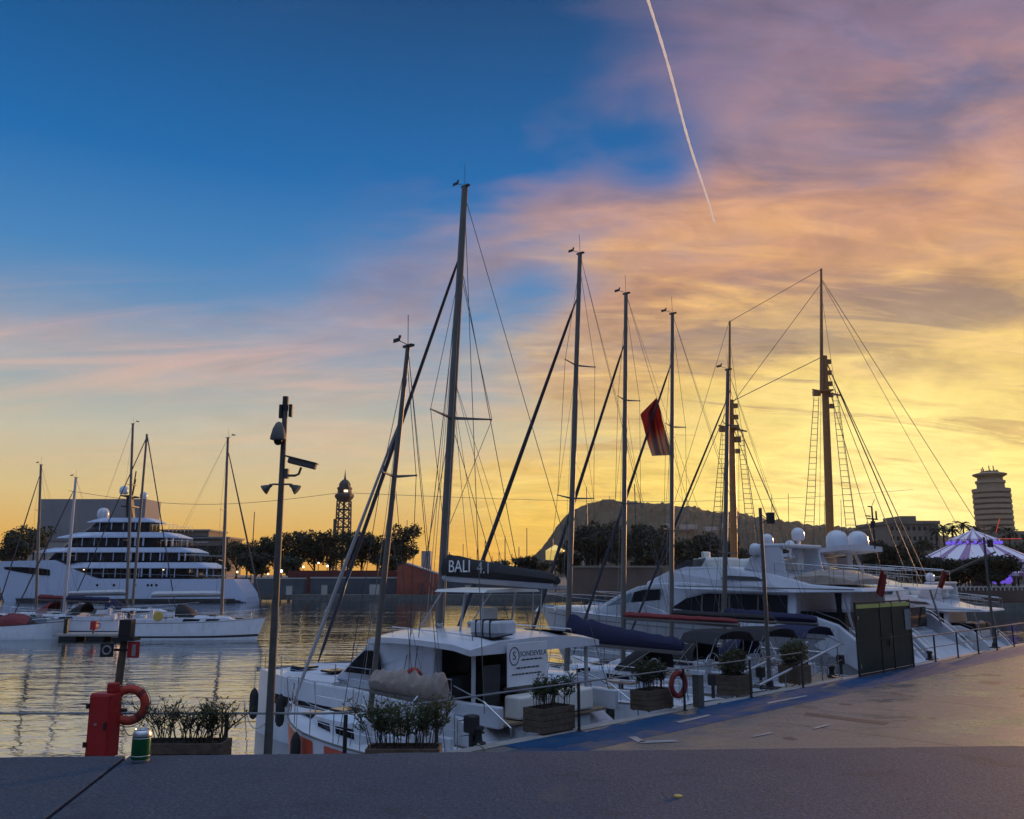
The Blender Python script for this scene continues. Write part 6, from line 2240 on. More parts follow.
h2 = nh.noise(hv, 0.11, 5, 0.7)
ch = nh.ramp(nh.m('ADD', nh.m('MULTIPLY', h1, 0.6), nh.m('MULTIPLY', h2, 0.4)), [(0.40, (0.010, 0.018, 0.010, 1)), (0.53, (0.026, 0.034, 0.017, 1)), (0.68, (0.075, 0.068, 0.045, 1))])
nh.l.new(ch, bh.inputs['Base Color'])
bh.inputs['Roughness'].default_value = 0.95
setting(MB().add(vs, fs).build('hill', mh))
fort = thing('hilltop_fort', 'old stone fort on the crest of the hill', 'fort', gp(617, 1500, at(617, 505, 1500).z), 0)
MB().prism([(-42, -12), (40, -12), (46, 8), (0, 14), (-46, 8)], -8, 3.5, 'z').build('rampart', M['stone_dark'], fort)
MB().box((-10, 0, 5.5), (16, 10, 8)).build('keep', M['stone_dark'], fort)
MB().tube([(-10, 0, 9.5), (-10, 0, 15)], 0.5, 6).build('flagpole', M['stone_dark'], fort)
ht = thing('white_villa', 'small white villas dotted on the hillside below the crest', 'building', gp(690, 1330, at(690, 527, 1330).z), 0)
for dx_, dz_, w in ((0, 0, 26), (34, -3, 18), (-30, 2, 14), (62, 2, 20)):
    MB().box((dx_, 0, dz_), (w, 12, 7)).build('house_wall', M['stone_pale'], ht)

# ---- trees and pavilions below the hill
G_H = 'trees at the foot of the hill'
for px_, Y, ty, k, lb in ((588, 172, 521, 0, 'dark tree below the left end of the hill'), (604, 176, 519, 1, 'tall dark tree below the fort, left of a mast'), (618, 170, 527, 2, 'spreading dark tree directly below the fort'),
                          (640, 172, 520, 0, 'broad dark tree between the second and third tall masts'), (655, 176, 522, 1, 'dark tree just left of the third tall mast'), (648, 160, 540, 3, 'low round tree in front of the brown pavilion'),
                          (700, 178, 531, 0, 'dark tree right of the third tall mast'), (716, 175, 533, 2, 'dark tree just left of the schooner foremast'), (684, 174, 540, 3, 'low dark bushy tree by the third tall mast'), (745, 178, 545, 2, 'low dark tree right of the schooner foremast'),
                          (568, 178, 552, 3, 'low bushy tree at the left foot of the hill'), (525, 180, 556, 3, 'low bushy tree left of the furled stays'), (500, 182, 560, 3, 'lowest bushy tree above the boom bag'), (540, 186, 560, 2, 'flat dark tree left of the lit tent'),
                          (790, 180, 544, 0, 'dark tree behind the small satellite domes')):
    tree(k, px_, Y, ty, lb, G_H, 1.05, 1.05)
block('brown_pavilion', 'long brown pavilion wall behind the motor yacht bow', 'building', 573, 662, 567.5, 150, 6, M['brown_wall'], rooftrim=(0.3, 0.5, M['stone_dark']))
block('pale_building', 'pale building glimpsed between dark trees under the hill', 'building', 585, 600, 545, 178, 6, M['stone_pale'], windows=(4, 3, 0.5, 0.5, M['far_glass']))
tent = thing('lit_tent', 'small tent glowing yellow at the left foot of the hill', 'tent', gp(555.5, 190, 1.05), 0)
zt = at(555, 545, 190).z - 1.05
zb_ = at(555, 560, 190).z - 1.05
MB().lathe([(2.1, zb_), (2.1, zt - 1.2), (0.15, zt)], 10).build('canopy', glow_mat('lit_yellow_canvas', (0.95, 0.62, 0.16), 0.55), tent)
MB().tube([(0, 0, 0), (0, 0, zb_)], 0.15, 6).build('pole', M['iron'], tent)
block('small_kiosk', 'small yellow green kiosk right of the round tree', 'kiosk', 421, 430, 551, 176, 4, M['stone_pale'])

# ---- right: waterfront with carousels, palms, round tower
block('waterfront_building', 'dark apartment block right of the schooner main mast', 'building', 893, 943, 524, 330, 30, M['stone_dark'], rooftrim=(1.2, 1.0, M['stone_dark']), windows=(6, 9, 0.5, 0.4, M['far_glass']))
block('waterfront_building', 'higher rooftop block above the dark apartment building', 'building', 905, 921, 516, 340, 16, M['stone_dark'])
block('waterfront_building', 'lower dark building left of the apartment block, under the domes mast', 'building', 862, 896, 531, 350, 24, M['stone_dark'], windows=(5, 7, 0.5, 0.4, M['far_glass']))
block('waterfront_building', 'dark low building at the far right edge beyond the tents', 'building', 1004, 1050, 531, 330, 24, M['stone_dark'], windows=(4, 7, 0.5, 0.4, M['far_glass']))
RY = 420.0
rt = thing('round_tower_building', 'round tan office tower with stacked floors and a wide disc on top', 'building', gp(1000, RY, 1.05), 0)
zz = lambda y: at(991, y, RY).z - 1.05
rad = (1010 - 973) / 2 / 860 * RY * 0.94
nfl = 17
z0, z1 = 0, zz(489)
hfl = (z1 - z0) / nfl
MB().lathe([(rad * 0.965, 0), (rad * 0.965, z1)], 32).build('window_band', M['concrete_tan_dark'], rt)
for i in range(nfl):
    zb2 = z0 + i * hfl + hfl * 0.36
    MB().lathe([(rad * 0.94, zb2), (rad, zb2 + 0.02), (rad, zb2 + hfl * 0.62), (rad * 0.94, zb2 + hfl * 0.64)], 32).build('floor_slab', M['concrete_tan'], rt)
MB().lathe([(rad * 0.72, zz(489)), (rad * 0.72, zz(484)), (rad * 0.78, zz(483.5)), (rad * 0.78, zz(481)), (rad * 0.66, zz(480.5)), (rad * 0.66, zz(478))], 28).build('setback_floor', M['concrete_tan'], rt)
MB().lathe([(rad * 0.62, zz(478)), (rad * 0.88, zz(475.5)), (rad * 0.90, zz(474.2)), (rad * 0.70, zz(473.2)), (rad * 0.55, zz(472.8))], 28).build('top_disc', M['concrete_tan'], rt)
ant = MB()
for i in range(9):
    a = i * 2.4
    h = 1.5 + 2.2 * ((i * 7) % 5) / 5
    ant.tube([(rad * 0.4 * math.cos(a), rad * 0.4 * math.sin(a), zz(473)), (rad * 0.4 * math.cos(a), rad * 0.4 * math.sin(a), zz(473) + h)], 0.25, 5)
ant.box((0, 0, zz(472.3)), (rad * 0.7, rad * 0.7, 1.0))
ant.build('roof_antennas', M['stone_dark'], rt)


def stripes(name, c1, c2, n):
    m, b, nn_ = new_mat(name)
    t = nn_.node('ShaderNodeTexCoord')
    s = nn_.node('ShaderNodeSeparateXYZ')
    nn_.l.new(t.outputs['Object'], s.inputs[0])
    a = nn_.m('MULTIPLY', nn_.m('ARCTAN2', s.outputs[0], s.outputs[1]), n / math.pi)
    f = nn_.m('PINGPONG', a, 1.0)
    c = nn_.mix(nn_.m('GREATER_THAN', f, 0.62), c1 + (1,), c2 + (1,))
    nn_.l.new(c, b.inputs['Base Color'])
    b.inputs['Roughness'].default_value = 0.8
    return m


M['tent_stripe'] = stripes('striped_tent_canvas', (0.78, 0.70, 0.74), (0.34, 0.20, 0.32), 14)


def carousel(label, px, Y, y_peak, y_eave, half_px, detail_lamp=True):
    p = gp(px, Y, 1.05)
    th = thing('carousel', label, 'carousel', p, 0, 'striped fairground carousels')
    zp, ze = at(px, y_peak, Y).z - 1.05, at(px, y_eave, Y).z - 1.05
    r = half_px / 860 * Y
    zm = lerp(ze, zp, 0.52)
    MB().lathe([(r, ze - 0.4), (r, ze), (r * 0.42, zm), (r * 0.40, zm)], 36).build('lower_canopy', M['tent_stripe'], th)
    MB().lathe([(r * 0.43, zm + 0.4), (r * 0.43, zm + 0.75), (r * 0.04, zp), (0.05, zp + 0.5)], 28).build('upper_canopy', M['tent_stripe'], th)
    mb = MB()
    n = 22
    for i in range(n):
        a = 2 * math.pi * i / n
        mb.ball((r * 0.45 * math.cos(a), r * 0.45 * math.sin(a), zm + 0.25), 0.22, 8, 6)
    mb.build('lamp_ring', M['lamp_purple'], th)
    MB().lathe([(0.9, 0), (0.9, ze)], 12).build('centre_column', M['stone_dark'], th)
    for i in range(12):
        a = 2 * math.pi * (i + 0.5) / 12
        MB().tube([(r * 0.93 * math.cos(a), r * 0.93 * math.sin(a), 0), (r * 0.93 * math.cos(a), r * 0.93 * math.sin(a), ze - 0.1)], 0.08, 6).build('pole', M['iron'], th)
    zl = at(px, y_eave + 16, Y).z - 1.05
    MB().ball((0, -r * 0.8, zl), 0.9, 10, 6, 1.2).ball((0, -r * 0.8, zl + 1.1), 0.5, 8, 5, 1.4).ball((-0.9, -r * 0.8, zl - 0.5), 0.6, 8, 5).ball((0.9, -r * 0.8, zl - 0.5), 0.6, 8, 5).build('lit_ornament', M['lamp_purple'], th)
    return th


carousel('striped carousel tent ringed with purple lamps below the round tower', 977, 128, 530.5, 560, 53)
carousel('second striped carousel tent with purple lamps at the right edge', 1056, 122, 543, 573, 50)
ride = thing('chair_ride', 'dark fairground ride with red lit arms behind the carousels', 'fairground ride', gp(998, 150, 1.05), 0)
zr = at(998, 533, 150).z - 1.05
MB().tube([(0, 0, 0), (0, 0, zr)], 0.5, 8).build('column', M['stone_dark'], ride)
for i in range(8):
    a = math.pi * i / 7
    MB().tube([(0, 0, zr - 1), (4.5 * math.cos(a), -0.5, zr - 1 + 3.5 * math.sin(a) * (0.5 + 0.5 * (i % 2)))], 0.06, 5).build('arm', M['lamp_red'] if i % 3 == 0 else M['stone_dark'], ride)

for px_, Y, ty, k, lb in ((873, 140, 545, 0, 'dark tree right of the big satellite domes'), (890, 142, 540, 2, 'wide dark tree left of the carousel'), (908, 138, 546, 1, 'dark tree in the middle of the waterfront right of the domes'),
                          (924, 120, 556, 3, 'low round tree in front of the left carousel edge'), (936, 119, 558, 3, 'low round tree just left of the purple ornament'), (957, 118, 560, 3, 'small round tree right under the carousel canopy'),
                          (985, 116, 556, 3, 'round dark tree between the two carousels'), (997, 117, 555, 3, 'round dark tree under the second carousel'), (915, 150, 536, 0, 'tall dark tree behind the waterfront trees'),
                          (1012, 150, 540, 2, 'dark tree between carousel tents at the right edge'), (858, 150, 548, 2, 'dark tree behind the big satellite domes')):
    tree(k, px_, Y, ty, lb, 'trees along the right waterfront', 1.05, 1.2)

# palms against the sky
palm0 = None
rp = random.Random(4)
plabs = ['palm silhouette left of the carousel, shorter than its neighbour', 'tall palm silhouette left of the carousel peak', 'palm silhouette directly behind the carousel peak', 'palm silhouette between carousel and round tower',
         'palm silhouette at the foot of the round tower', 'palm silhouette right of the round tower foot', 'palm silhouette at the right edge by the round tower']
for i, (px_, ty) in enumerate(((939, 524), (947, 521), (957, 523), (968, 518), (981, 523), (1000, 522), (1014, 525))):
    Y = 165 + (i * 7) % 12
    p = gp(px_, Y, 1.05)
    zt = at(px_, ty, Y).z - 1.05
    if palm0 is None:
        palm0 = thing('palm_tree', plabs[0], 'palm', p, 0, 'palms behind the carousels')
        zref = zt
        MB().tube([(0, 0, -0.1), (0.15, 0, zt * 0.5), (0.1, 0, zt - 1.2)], [0.24, 0.19, 0.16], 7).build('trunk', M['bark'], palm0)
        vs, fs = [], []
        for k in range(34):
            a = k * 2.399
            el = rp.uniform(-0.5, 1.1)
            d = Vector((math.cos(a), math.sin(a), 0))
            L_ = rp.uniform(1.7, 2.5)
            prev = None
            for s_ in range(7):
                u = s_ / 6
                c = Vector((0.1, 0, zt - 1.2)) + d * L_ * u * math.cos(el * 0.6) + Vector((0, 0, L_ * (math.sin(el) * u - 0.55 * u * u)))
                sd_ = Vector((-d.y, d.x, 0)) * (0.20 * math.sin(math.pi * min(1, u + 0.12)) + 0.02)
                vs += [c + sd_ - Vector((0, 0, 0.12 * u)), c, c - sd_ - Vector((0, 0, 0.12 * u))]
                if s_:
                    b0 = len(vs) - 6
                    fs += [(b0, b0 + 1, b0 + 4, b0 + 3), (b0 + 1, b0 + 2, b0 + 5, b0 + 4)]
        MB().add(vs, fs).build('crown', M['leaf_far'], palm0, recalc=False)
    else:
        c = copy_thing(palm0, p, rp.uniform(0, 6), plabs[i], None, (1, 1, zt / zref))

# promenade wall and white arches on the right far quay
block('promenade_wall', 'long dark red brown promenade wall at right below the trees', 'wall', 855, 1100, 588, 114, 1.0, M['brown_wall'], rooftrim=(0.2, 0.2, M['stone_dark']))
G_B = 'white hoop racks on the right promenade'
hoop = None
for i in range(15):
    px_ = 900 + i * 8.6
    p = gp(px_, 112.6, at(px_, 595, 112.6).z + 0.55)
    if hoop is None:
        hoop = thing('bike_rack', 'white double hoop rack standing along the right promenade wall', 'bike rack', p, 0, G_B)
        for xo in (-0.25, 0.25):
            MB().tube([(xo + 0.30 * math.cos(a), 0, 0.0 + 0.55 * math.sin(a)) for a in [math.pi * k / 10 for k in range(11)]], 0.05, 5).build('hoop', M['stone_pale'], hoop)
    else:
        copy_thing(hoop, p)

# contrail high above
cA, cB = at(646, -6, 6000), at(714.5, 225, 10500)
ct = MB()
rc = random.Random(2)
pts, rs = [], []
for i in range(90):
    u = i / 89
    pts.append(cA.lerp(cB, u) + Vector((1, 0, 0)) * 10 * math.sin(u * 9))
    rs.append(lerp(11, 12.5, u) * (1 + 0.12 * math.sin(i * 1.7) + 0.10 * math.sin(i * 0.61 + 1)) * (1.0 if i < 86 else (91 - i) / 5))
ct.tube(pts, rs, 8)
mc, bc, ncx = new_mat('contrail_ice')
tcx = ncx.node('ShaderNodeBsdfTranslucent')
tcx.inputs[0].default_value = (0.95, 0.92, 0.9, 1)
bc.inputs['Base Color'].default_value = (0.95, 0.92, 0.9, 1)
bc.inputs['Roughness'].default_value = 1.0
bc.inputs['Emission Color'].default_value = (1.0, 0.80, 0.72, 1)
bc.inputs['Emission Strength'].default_value = 0.30  # glow added to the trail in place of sunlight on it
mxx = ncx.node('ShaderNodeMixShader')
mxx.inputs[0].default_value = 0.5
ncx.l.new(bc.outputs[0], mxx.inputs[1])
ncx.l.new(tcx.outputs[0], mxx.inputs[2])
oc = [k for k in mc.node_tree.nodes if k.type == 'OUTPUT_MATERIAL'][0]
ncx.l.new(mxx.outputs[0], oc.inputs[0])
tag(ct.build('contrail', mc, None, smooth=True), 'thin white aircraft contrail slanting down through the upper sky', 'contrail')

# ================================================================ THINGS ON THE QUAY
RAIL_T, LEFT_Y = 0.0, QY
# rail: posts along both arms of the quay
railing = thing('quay_railing', 'thin steel railing with a single top rail along the quay edge left of the gate', 'railing', (QX, QY, QZ), 0)


def rl(p):
    return Vector(p) - Vector((QX, QY, QZ))


gs0, gs1 = 19.7, 24.4
path = [Vector((-40, 0, 1.0)), Vector((-0.35, 0, 1.0)), rl(q(0.25, 0, QZ + 1.0)) + Vector((0, 0.0, 0)), rl(q(16.2, 0, QZ + 1.0))]
MB().tube(path, 0.019, 8).build('top_rail', M['rail'], railing, smooth=True)
posts = [Vector((-2.0 - 4 * i, 0, 0)) for i in range(8)] + [Vector((0, 0, 0))] + [rl(q(s, 0, QZ)) for s in (2, 6, 10, 13.2, 16.2)]
for p in posts:
    mb = MB().box((p.x, p.y, 0.49), (0.06, 0.035, 0.98), (0, 0, R(45) if p.x > -0.5 else 0)).lathe([(0.08, 0.0), (0.08, 0.015)], 10, (p.x, p.y, 0.0))
    mb.build('post', M['gate_frame'], railing)
r2 = thing('quay_railing', 'steel railing with two rails along the quay edge right of the gate', 'railing', q(gs1, 0), 0)
off = Vector(q(gs1, 0))
for hh, rr in ((1.0, 0.024), (0.55, 0.016)):
    MB().tube([Vector(q(gs1 + 0.1, 0, QZ + hh)) - off, Vector(q(60, 0, QZ + hh)) - off], rr, 7).build('rail', M['rail'], r2, smooth=True)
for i in range(14):
    p = Vector(q(gs1 + 0.1 + i * 2.5, 0)) - off
    MB().box((p.x, p.y, 0.49), (0.05, 0.05, 0.98), (0, 0, R(45))).lathe([(0.08, 0.0), (0.08, 0.015)], 10, (p.x, p.y, 0.0)).build('post', M['gate_frame'], r2)

# ---- glass gate
gate = thing('glass_gate', 'dark green glass gate screen with lit top edge and a notice, on the quay edge', 'gate', q((gs0 + gs1) / 2 + 0.05, -0.15), R(45))
gw, gh = gs1 - gs0 - 0.1, 2.35
for x in (-gw / 2, -gw / 2 + gw * 0.42, -gw / 2 + gw * 0.64, gw / 2):
    MB().box((x, 0, gh / 2), (0.055, 0.06, gh)).build('frame_post', M['gate_frame'], gate)
MB().box((0, 0, gh + 0.02), (gw + 0.06, 0.07, 0.05)).build('top_beam', M['gate_frame'], gate)
MB().box((0, 0, 0.06), (gw - 0.08, 0.05, 0.06)).build('bottom_beam', M['gate_frame'], gate)
for a, b in ((-gw / 2, -gw / 2 + gw * 0.42), (-gw / 2 + gw * 0.42, -gw / 2 + gw * 0.64), (-gw / 2 + gw * 0.64, gw / 2)):
    MB().box(((a + b) / 2, 0.0, gh / 2 + 0.04), (b - a - 0.07, 0.016, gh - 0.14)).build('glass_panel', M['gate_glass'], gate)
    MB().box(((a + b) / 2, -0.022, gh - 0.10), (b - a - 0.09, 0.02, 0.13)).build('light_strip', M['strip_green'], gate)
MB().box((gw / 2 - 0.30, -0.03, 1.70), (0.50, 0.015, 0.72)).build('notice', M['white_vinyl'], gate)
bpy.data.objects['notice'].data.materials[0] = mat('faded_notice', (0.17, 0.19, 0.21), 0.5, var=0.2, scale=20)
MB().tube([(0.22, -0.05, 1.0), (0.22, -0.11, 1.0), (0.22, -0.11, 1.3), (0.22, -0.05, 1.3)], 0.014, 6).build('handle', M['steel'], gate)
for xx in (-gw / 2 + 0.06, gw / 2 - 0.06):
    for zz in (0.35, 1.9):
        MB().box((xx, -0.045, zz), (0.05, 0.035, 0.12)).build('hinge', M['steel'], gate)
MB().box((0, -0.02, 1.15), (gw - 0.1, 0.025, 0.035)).build('mid_rail', M['gate_frame'], gate)
MB().box((0.24, -0.045, 0.95), (0.09, 0.03, 0.2)).build('lock_box', M['black'], gate)

# ---- gangways with pale handrails between the planters and the gate
def gangway(label, base, ang, length, drop, width=1.1):
    g_ = thing('gangway', label, 'gangway', base, ang, 'gangways down to the pontoon')
    MB().prism([(0, -0.08), (length, -drop - 0.08), (length, -drop), (0, 0)], -width / 2, width / 2, 'y').build('ramp', M['teak'], g_)
    for sgn in (1, -1):
        y = sgn * width / 2
        o = MB().tube([(0, y, 1.0), (length, y, 1.0 - drop)], 0.035, 8)
        o.build('hand_rail', M['mast_white'], g_, smooth=True)
        mb = MB()
        for i in range(5):
            u = (i + 0.2) / 4.5
            mb.tube([(length * u, y, -drop * u), (length * u, y, 1.0 - drop * u)], 0.018, 6)
        mb.tube([(0, y, 0.5), (length, y, 0.5 - drop)], 0.016, 6)
        mb.build('side_rail', M['rail'], g_)
    return g_


gangway('sloping gangway with pale handrails running down beside the glass gate', q(19.9, 1.05, QZ + 0.02), R(225), 5.4, 0.84, 1.15)
pn = thing('pontoon', 'low floating pontoon along the quay wall under the moored sterns', 'pontoon', q(15.2, 1.1, 0), R(225))
MB().box((0.8, 0, 0.48), (8.2, 1.25, 0.14)).build('deck', M['coping_stone'], pn, bevel=0.02)
MB().box((0.8, 0, 0.20), (7.8, 1.1, 0.40)).build('float', M['rubber'], pn)

# ---- wooden planters and their shrubs
def planter(label, loc, rz, L, D, H):
    p = thing('planter_box', label, 'planter', loc, rz, 'weathered wooden planters along the quay rail')
    nb = 4
    bh = (H - 0.03) / nb
    for k in range(nb):
        z = 0.03 + bh * (k + 0.5)
        mb = MB()
        mb.box((0, -D / 2 + 0.02, z), (L, 0.04, bh - 0.008)).box((0, D / 2 - 0.02, z), (L, 0.04, bh - 0.008)).box((-L / 2 + 0.02, 0, z), (0.04, D - 0.082, bh - 0.008)).box((L / 2 - 0.02, 0, z), (0.04, D - 0.082, bh - 0.008))
        mb.build('board_course', M['planter'], p, bevel=0.004)
    for a, b in ((-1, -1), (1, -1), (1, 1), (-1, 1)):
        MB().box((a * (L / 2 - 0.06), b * (D / 2 - 0.06), H / 2), (0.05, 0.05, H - 0.02)).build('corner_post', M['planter'], p)
    MB().box((0, 0, H / 2), (L - 0.09, D - 0.09, H - 0.10)).build('soil', M['soil'], p)
    return p


def shrub(label, loc, rz, L, D, H, seed, stems=16, spread=1.0, leaf=0.085, per=34, material='leaf_oleander', ball=False):
    rnd = random.Random(seed)
    sh = thing('oleander_shrub', label, 'shrub', loc, rz, 'shrubs growing in the wooden planters')
    mb = MB()
    vs, fs = [], []
    tips = []
    for i in range(stems):
        bx, by = rnd.uniform(-L * 0.42, L * 0.42), rnd.uniform(-D * 0.3, D * 0.3)
        lean_x = bx / (L * 0.5) * 0.22 * spread + rnd.uniform(-0.2, 0.2) * spread
        lean_y = rnd.uniform(-0.22, 0.22) * spread
        h = H * rnd.uniform(0.62, 1.02)
        pts = [Vector((bx, by, 0)), Vector((bx + lean_x * 0.3 * h, by + lean_y * 0.3 * h, h * 0.45)), Vector((bx + lean_x * h * 1.1, by + lean_y * h * 1.1, h * 0.95))]
        mb.tube(pts, [0.009, 0.007, 0.004], 5)
        for k in range(3):
            u = rnd.uniform(0.3, 0.8)
            p = pts[0].lerp(pts[2], u)
            t = p + Vector((rnd.uniform(-0.2, 0.2), rnd.uniform(-0.2, 0.2), rnd.uniform(0.12, 0.28)))
            mb.tube([p, t], [0.005, 0.003], 4)
            tips.append((p, t))
        tips.append((pts[1], pts[2]))
    for p, t in tips:
        for k in range(per // 4):
            u = rnd.uniform(0.05, 1.06)
            c = p.lerp(t, u)
            a = rnd.uniform(0, 6.28)
            d = Vector((math.cos(a), math.sin(a), rnd.uniform(0.2, 1.2))).normalized()
            ln = leaf * rnd.uniform(0.7, 1.4)
            w = d.cross(Vector((rnd.uniform(-1, 1), rnd.uniform(-1, 1), rnd.uniform(-1, 1)))).normalized() * ln * 0.12
            o = len(vs)
            vs += [c, c + d * ln * 0.5 + w, c + d * ln, c + d * ln * 0.5 - w]
            fs.append((o, o + 1, o + 2, o + 3))
    if ball:
        rng_ = np.random.default_rng(seed)
        cs = [(-L * 0.30, 0, H * 0.45), (L * 0.30, 0, H * 0.52), (0, 0.1, H * 0.5)]
        v, f = leaves_np(cs, [(L * 0.33, D * 0.45, H * 0.38), (L * 0.33, D * 0.45, H * 0.44), (L * 0.22, D * 0.4, H * 0.36)], 620, 0.05, rng_)
        o = len(vs)
        vs += [tuple(x) for x in v]
        fs += [tuple(i + o for i in ff) for ff in f]
    mb.build('stems', M['bark'], sh)
    MB().add(vs, fs).build('foliage', M[material], sh, recalc=False)
    return sh


def on_quay_left(px, Yc):
    return Vector((at(px, 740, Yc).x, Yc, QZ + 0.006))


yl = 14.55
xa, xb = on_quay_left(145, yl).x, on_quay_left(227, yl).x
planter('long wooden planter nearest to the red cabinet, right end lit', ((xa + xb) / 2, yl, QZ + 0.006), 0, xb - xa, 0.55, 0.68)
shrub('sparse spiky shrub with open twigs beside the red cabinet', ((xa + xb) / 2, yl, QZ + 0.62), 0, xb - xa + 0.05, 0.5, 0.70, 1, stems=62, spread=2.4, per=20, leaf=0.075)
xa, xb = on_quay_left(368, yl).x, on_quay_left(441, yl).x
planter('wooden planter in front of the old boat, at the quay corner', ((xa + xb) / 2, yl, QZ + 0.006), 0, xb - xa, 0.55, 0.60)
shrub('dense dark leafy shrub in front of the old boat', ((xa + xb) / 2, yl, QZ + 0.54), 0, xb - xa + 0.12, 0.5, 0.84, 2, stems=46, spread=1.3, per=44, leaf=0.09)


def quay_planter(px, pybase, L, D, H, lab):
    p = on(px, pybase, QZ)
    u = Vector((UX, UY, 0))
    n = Vector((-UX, UY, 0))
    c = p + u * L / 2 + n * D / 2          # the corner nearest the camera is seen at px
    return planter(lab, (c.x, c.y, QZ + 0.008), R(45), L, D, H), c


for k, (px_, py_, L_, D_, H_, lab, lab2, sh, st, sp, per, lf, mt_, ball) in enumerate((
        (543, 736.5, 1.02, 0.58, 0.52, 'wooden planter standing below the white charter board', 'upright green shrub below the white charter board', 0.72, 30, 0.7, 44, 0.10, 'leaf_oleander', False),
        (649.5, 713.5, 1.02, 0.58, 0.50, 'wooden planter next to the red lifebuoy', 'bushy olive green shrub next to the red lifebuoy', 0.78, 34, 0.8, 52, 0.10, 'leaf_olive', False),
        (738, 698, 0.80, 0.66, 0.56, 'square wooden planter left of the slim quay pole', 'two round clipped clumps of shrub left of the slim quay pole', 0.80, 14, 0.5, 30, 0.08, 'leaf_olive', True),
        (800, 686, 0.78, 0.70, 0.56, 'square wooden planter between the slim quay pole and gangway', 'round shrub between the slim quay pole and gangway', 0.86, 16, 0.5, 34, 0.08, 'leaf_olive', True))):
    p, c = quay_planter(px_, py_, L_, D_, H_, lab)
    shrub(lab2, (c.x, c.y, QZ + H_ - 0.06), R(45), L_ * 1.05, D_, sh, 10 + k, st, sp, lf, per, mt_, ball)

# ---- poles
def slim_pole(label, p, top_px, box=True):
    h = at(top_px[0], top_px[1], p.y).z - QZ
    th = thing('quay_pole', label, 'pole', p, R(20), 'slim dark poles on the quay')
    MB().tube([(0, 0, 0.02), (0, 0, h)], [0.065, 0.052], 12).build('shaft', M['galv'], th, smooth=True)
    MB().lathe([(0.24, 0.008), (0.24, 0.04), (0.12, 0.07), (0.10, 0.22), (0.075, 0.24)], 16).build('base', M['iron'], th)
    if box:
        MB().tube([(0, 0, h - 0.18), (0.22, -0.02, h - 0.34)], 0.014, 5).tube([(0, 0, h - 0.50), (0.22, -0.02, h - 0.34)], 0.014, 5).build('bracket', M['iron'], th)
        MB().box((0.34, -0.02, h - 0.30), (0.20, 0.16, 0.34)).build('floodlight', M['black'], th, bevel=0.01)
    return th


slim_pole('slim dark pole with a bracketed box between the square planters', on(770, 689, QZ), (762, 508))
slim_pole('slim dark pole farther along the quay, right of the glass gate', on(995, 648, QZ), (989, 537))

pc = Vector((at(267.5, 760, 14.95).x, 14.95, QZ + 0.006))
ph = at(285, 397, 14.95).z - QZ
cp_ = thing('camera_pole', 'tall steel surveillance pole with dome camera, long camera and two loudspeakers', 'pole', pc, 0)
zq = lambda y: at(282, y, 14.95).z - QZ
MB().tube([(0, 0, 0), (0, 0, ph * 0.55), (0, 0, ph - 0.25)], [0.072, 0.058, 0.046], 14).build('shaft', M['galv'], cp_, smooth=True)
MB().tube([(0, 0, ph - 0.25), (0, 0, ph)], 0.055, 10).box((-0.07, -0.02, zq(412)), (0.05, 0.08, 0.24)).box((0.10, 0.0, zq(411)), (0.06, 0.08, 0.22)).build('antenna_head', M['black'], cp_)
MB().box((0, 0, 0.012), (0.34, 0.34, 0.024)).build('base_plate', M['iron'], cp_)
zd = zq(437)
dm_ = MB().lathe([(0.02, zd + 0.24), (0.05, zd + 0.22), (0.10, zd + 0.12), (0.135, zd - 0.02), (0.14, zd - 0.07), (0.10, zd - 0.085)], 16, (-0.06, -0.14, 0)).build('dome_camera', M['galv'], cp_, smooth=True)
MB().ball((-0.06, -0.14, zd - 0.10), 0.075, 12, 8).build('lens_bubble', M['dark_glass'], dm_, smooth=True)
zc_ = zq(466)
arm = MB().tube([(0.06, 0, zq(476)), (0.24, -0.02, zq(476)), (0.30, -0.03, zq(474.5)), (0.34, -0.04, zq(468))], 0.022, 8).box((0.085, 0, zq(474)), (0.06, 0.10, 0.17)).build('camera_arm', M['galv'], cp_)
bc_ = MB().box((0.36, -0.06, zc_ + 0.03), (0.50, 0.13, 0.10), (0, R(14), 0)).build('bullet_camera', M['galv'], cp_, bevel=0.02)
MB().box((0.35, -0.06, zc_ + 0.092), (0.58, 0.16, 0.022), (0, R(14), 0)).build('sun_hood', M['galv'], bc_)
zs = zq(487)
for sgn in (-1, 1):
    x = sgn * 0.16
    prof = [(0.03, 0.0), (0.035, 0.05), (0.06, 0.09), (0.095, 0.16), (0.09, 0.165)]
    hb = MB().lathe(prof, 12)
    hb.v = [tuple(Matrix.Rotation(sgn * R(125), 3, 'Y') @ Vector(v_) + Vector((x, -0.03, zs + 0.03))) for v_ in hb.v]
    hb.tube([(0, 0, zs + 0.04), (x, -0.02, zs + 0.04)], 0.016, 6)
    hb.build('loudspeaker', M['galv'], cp_)

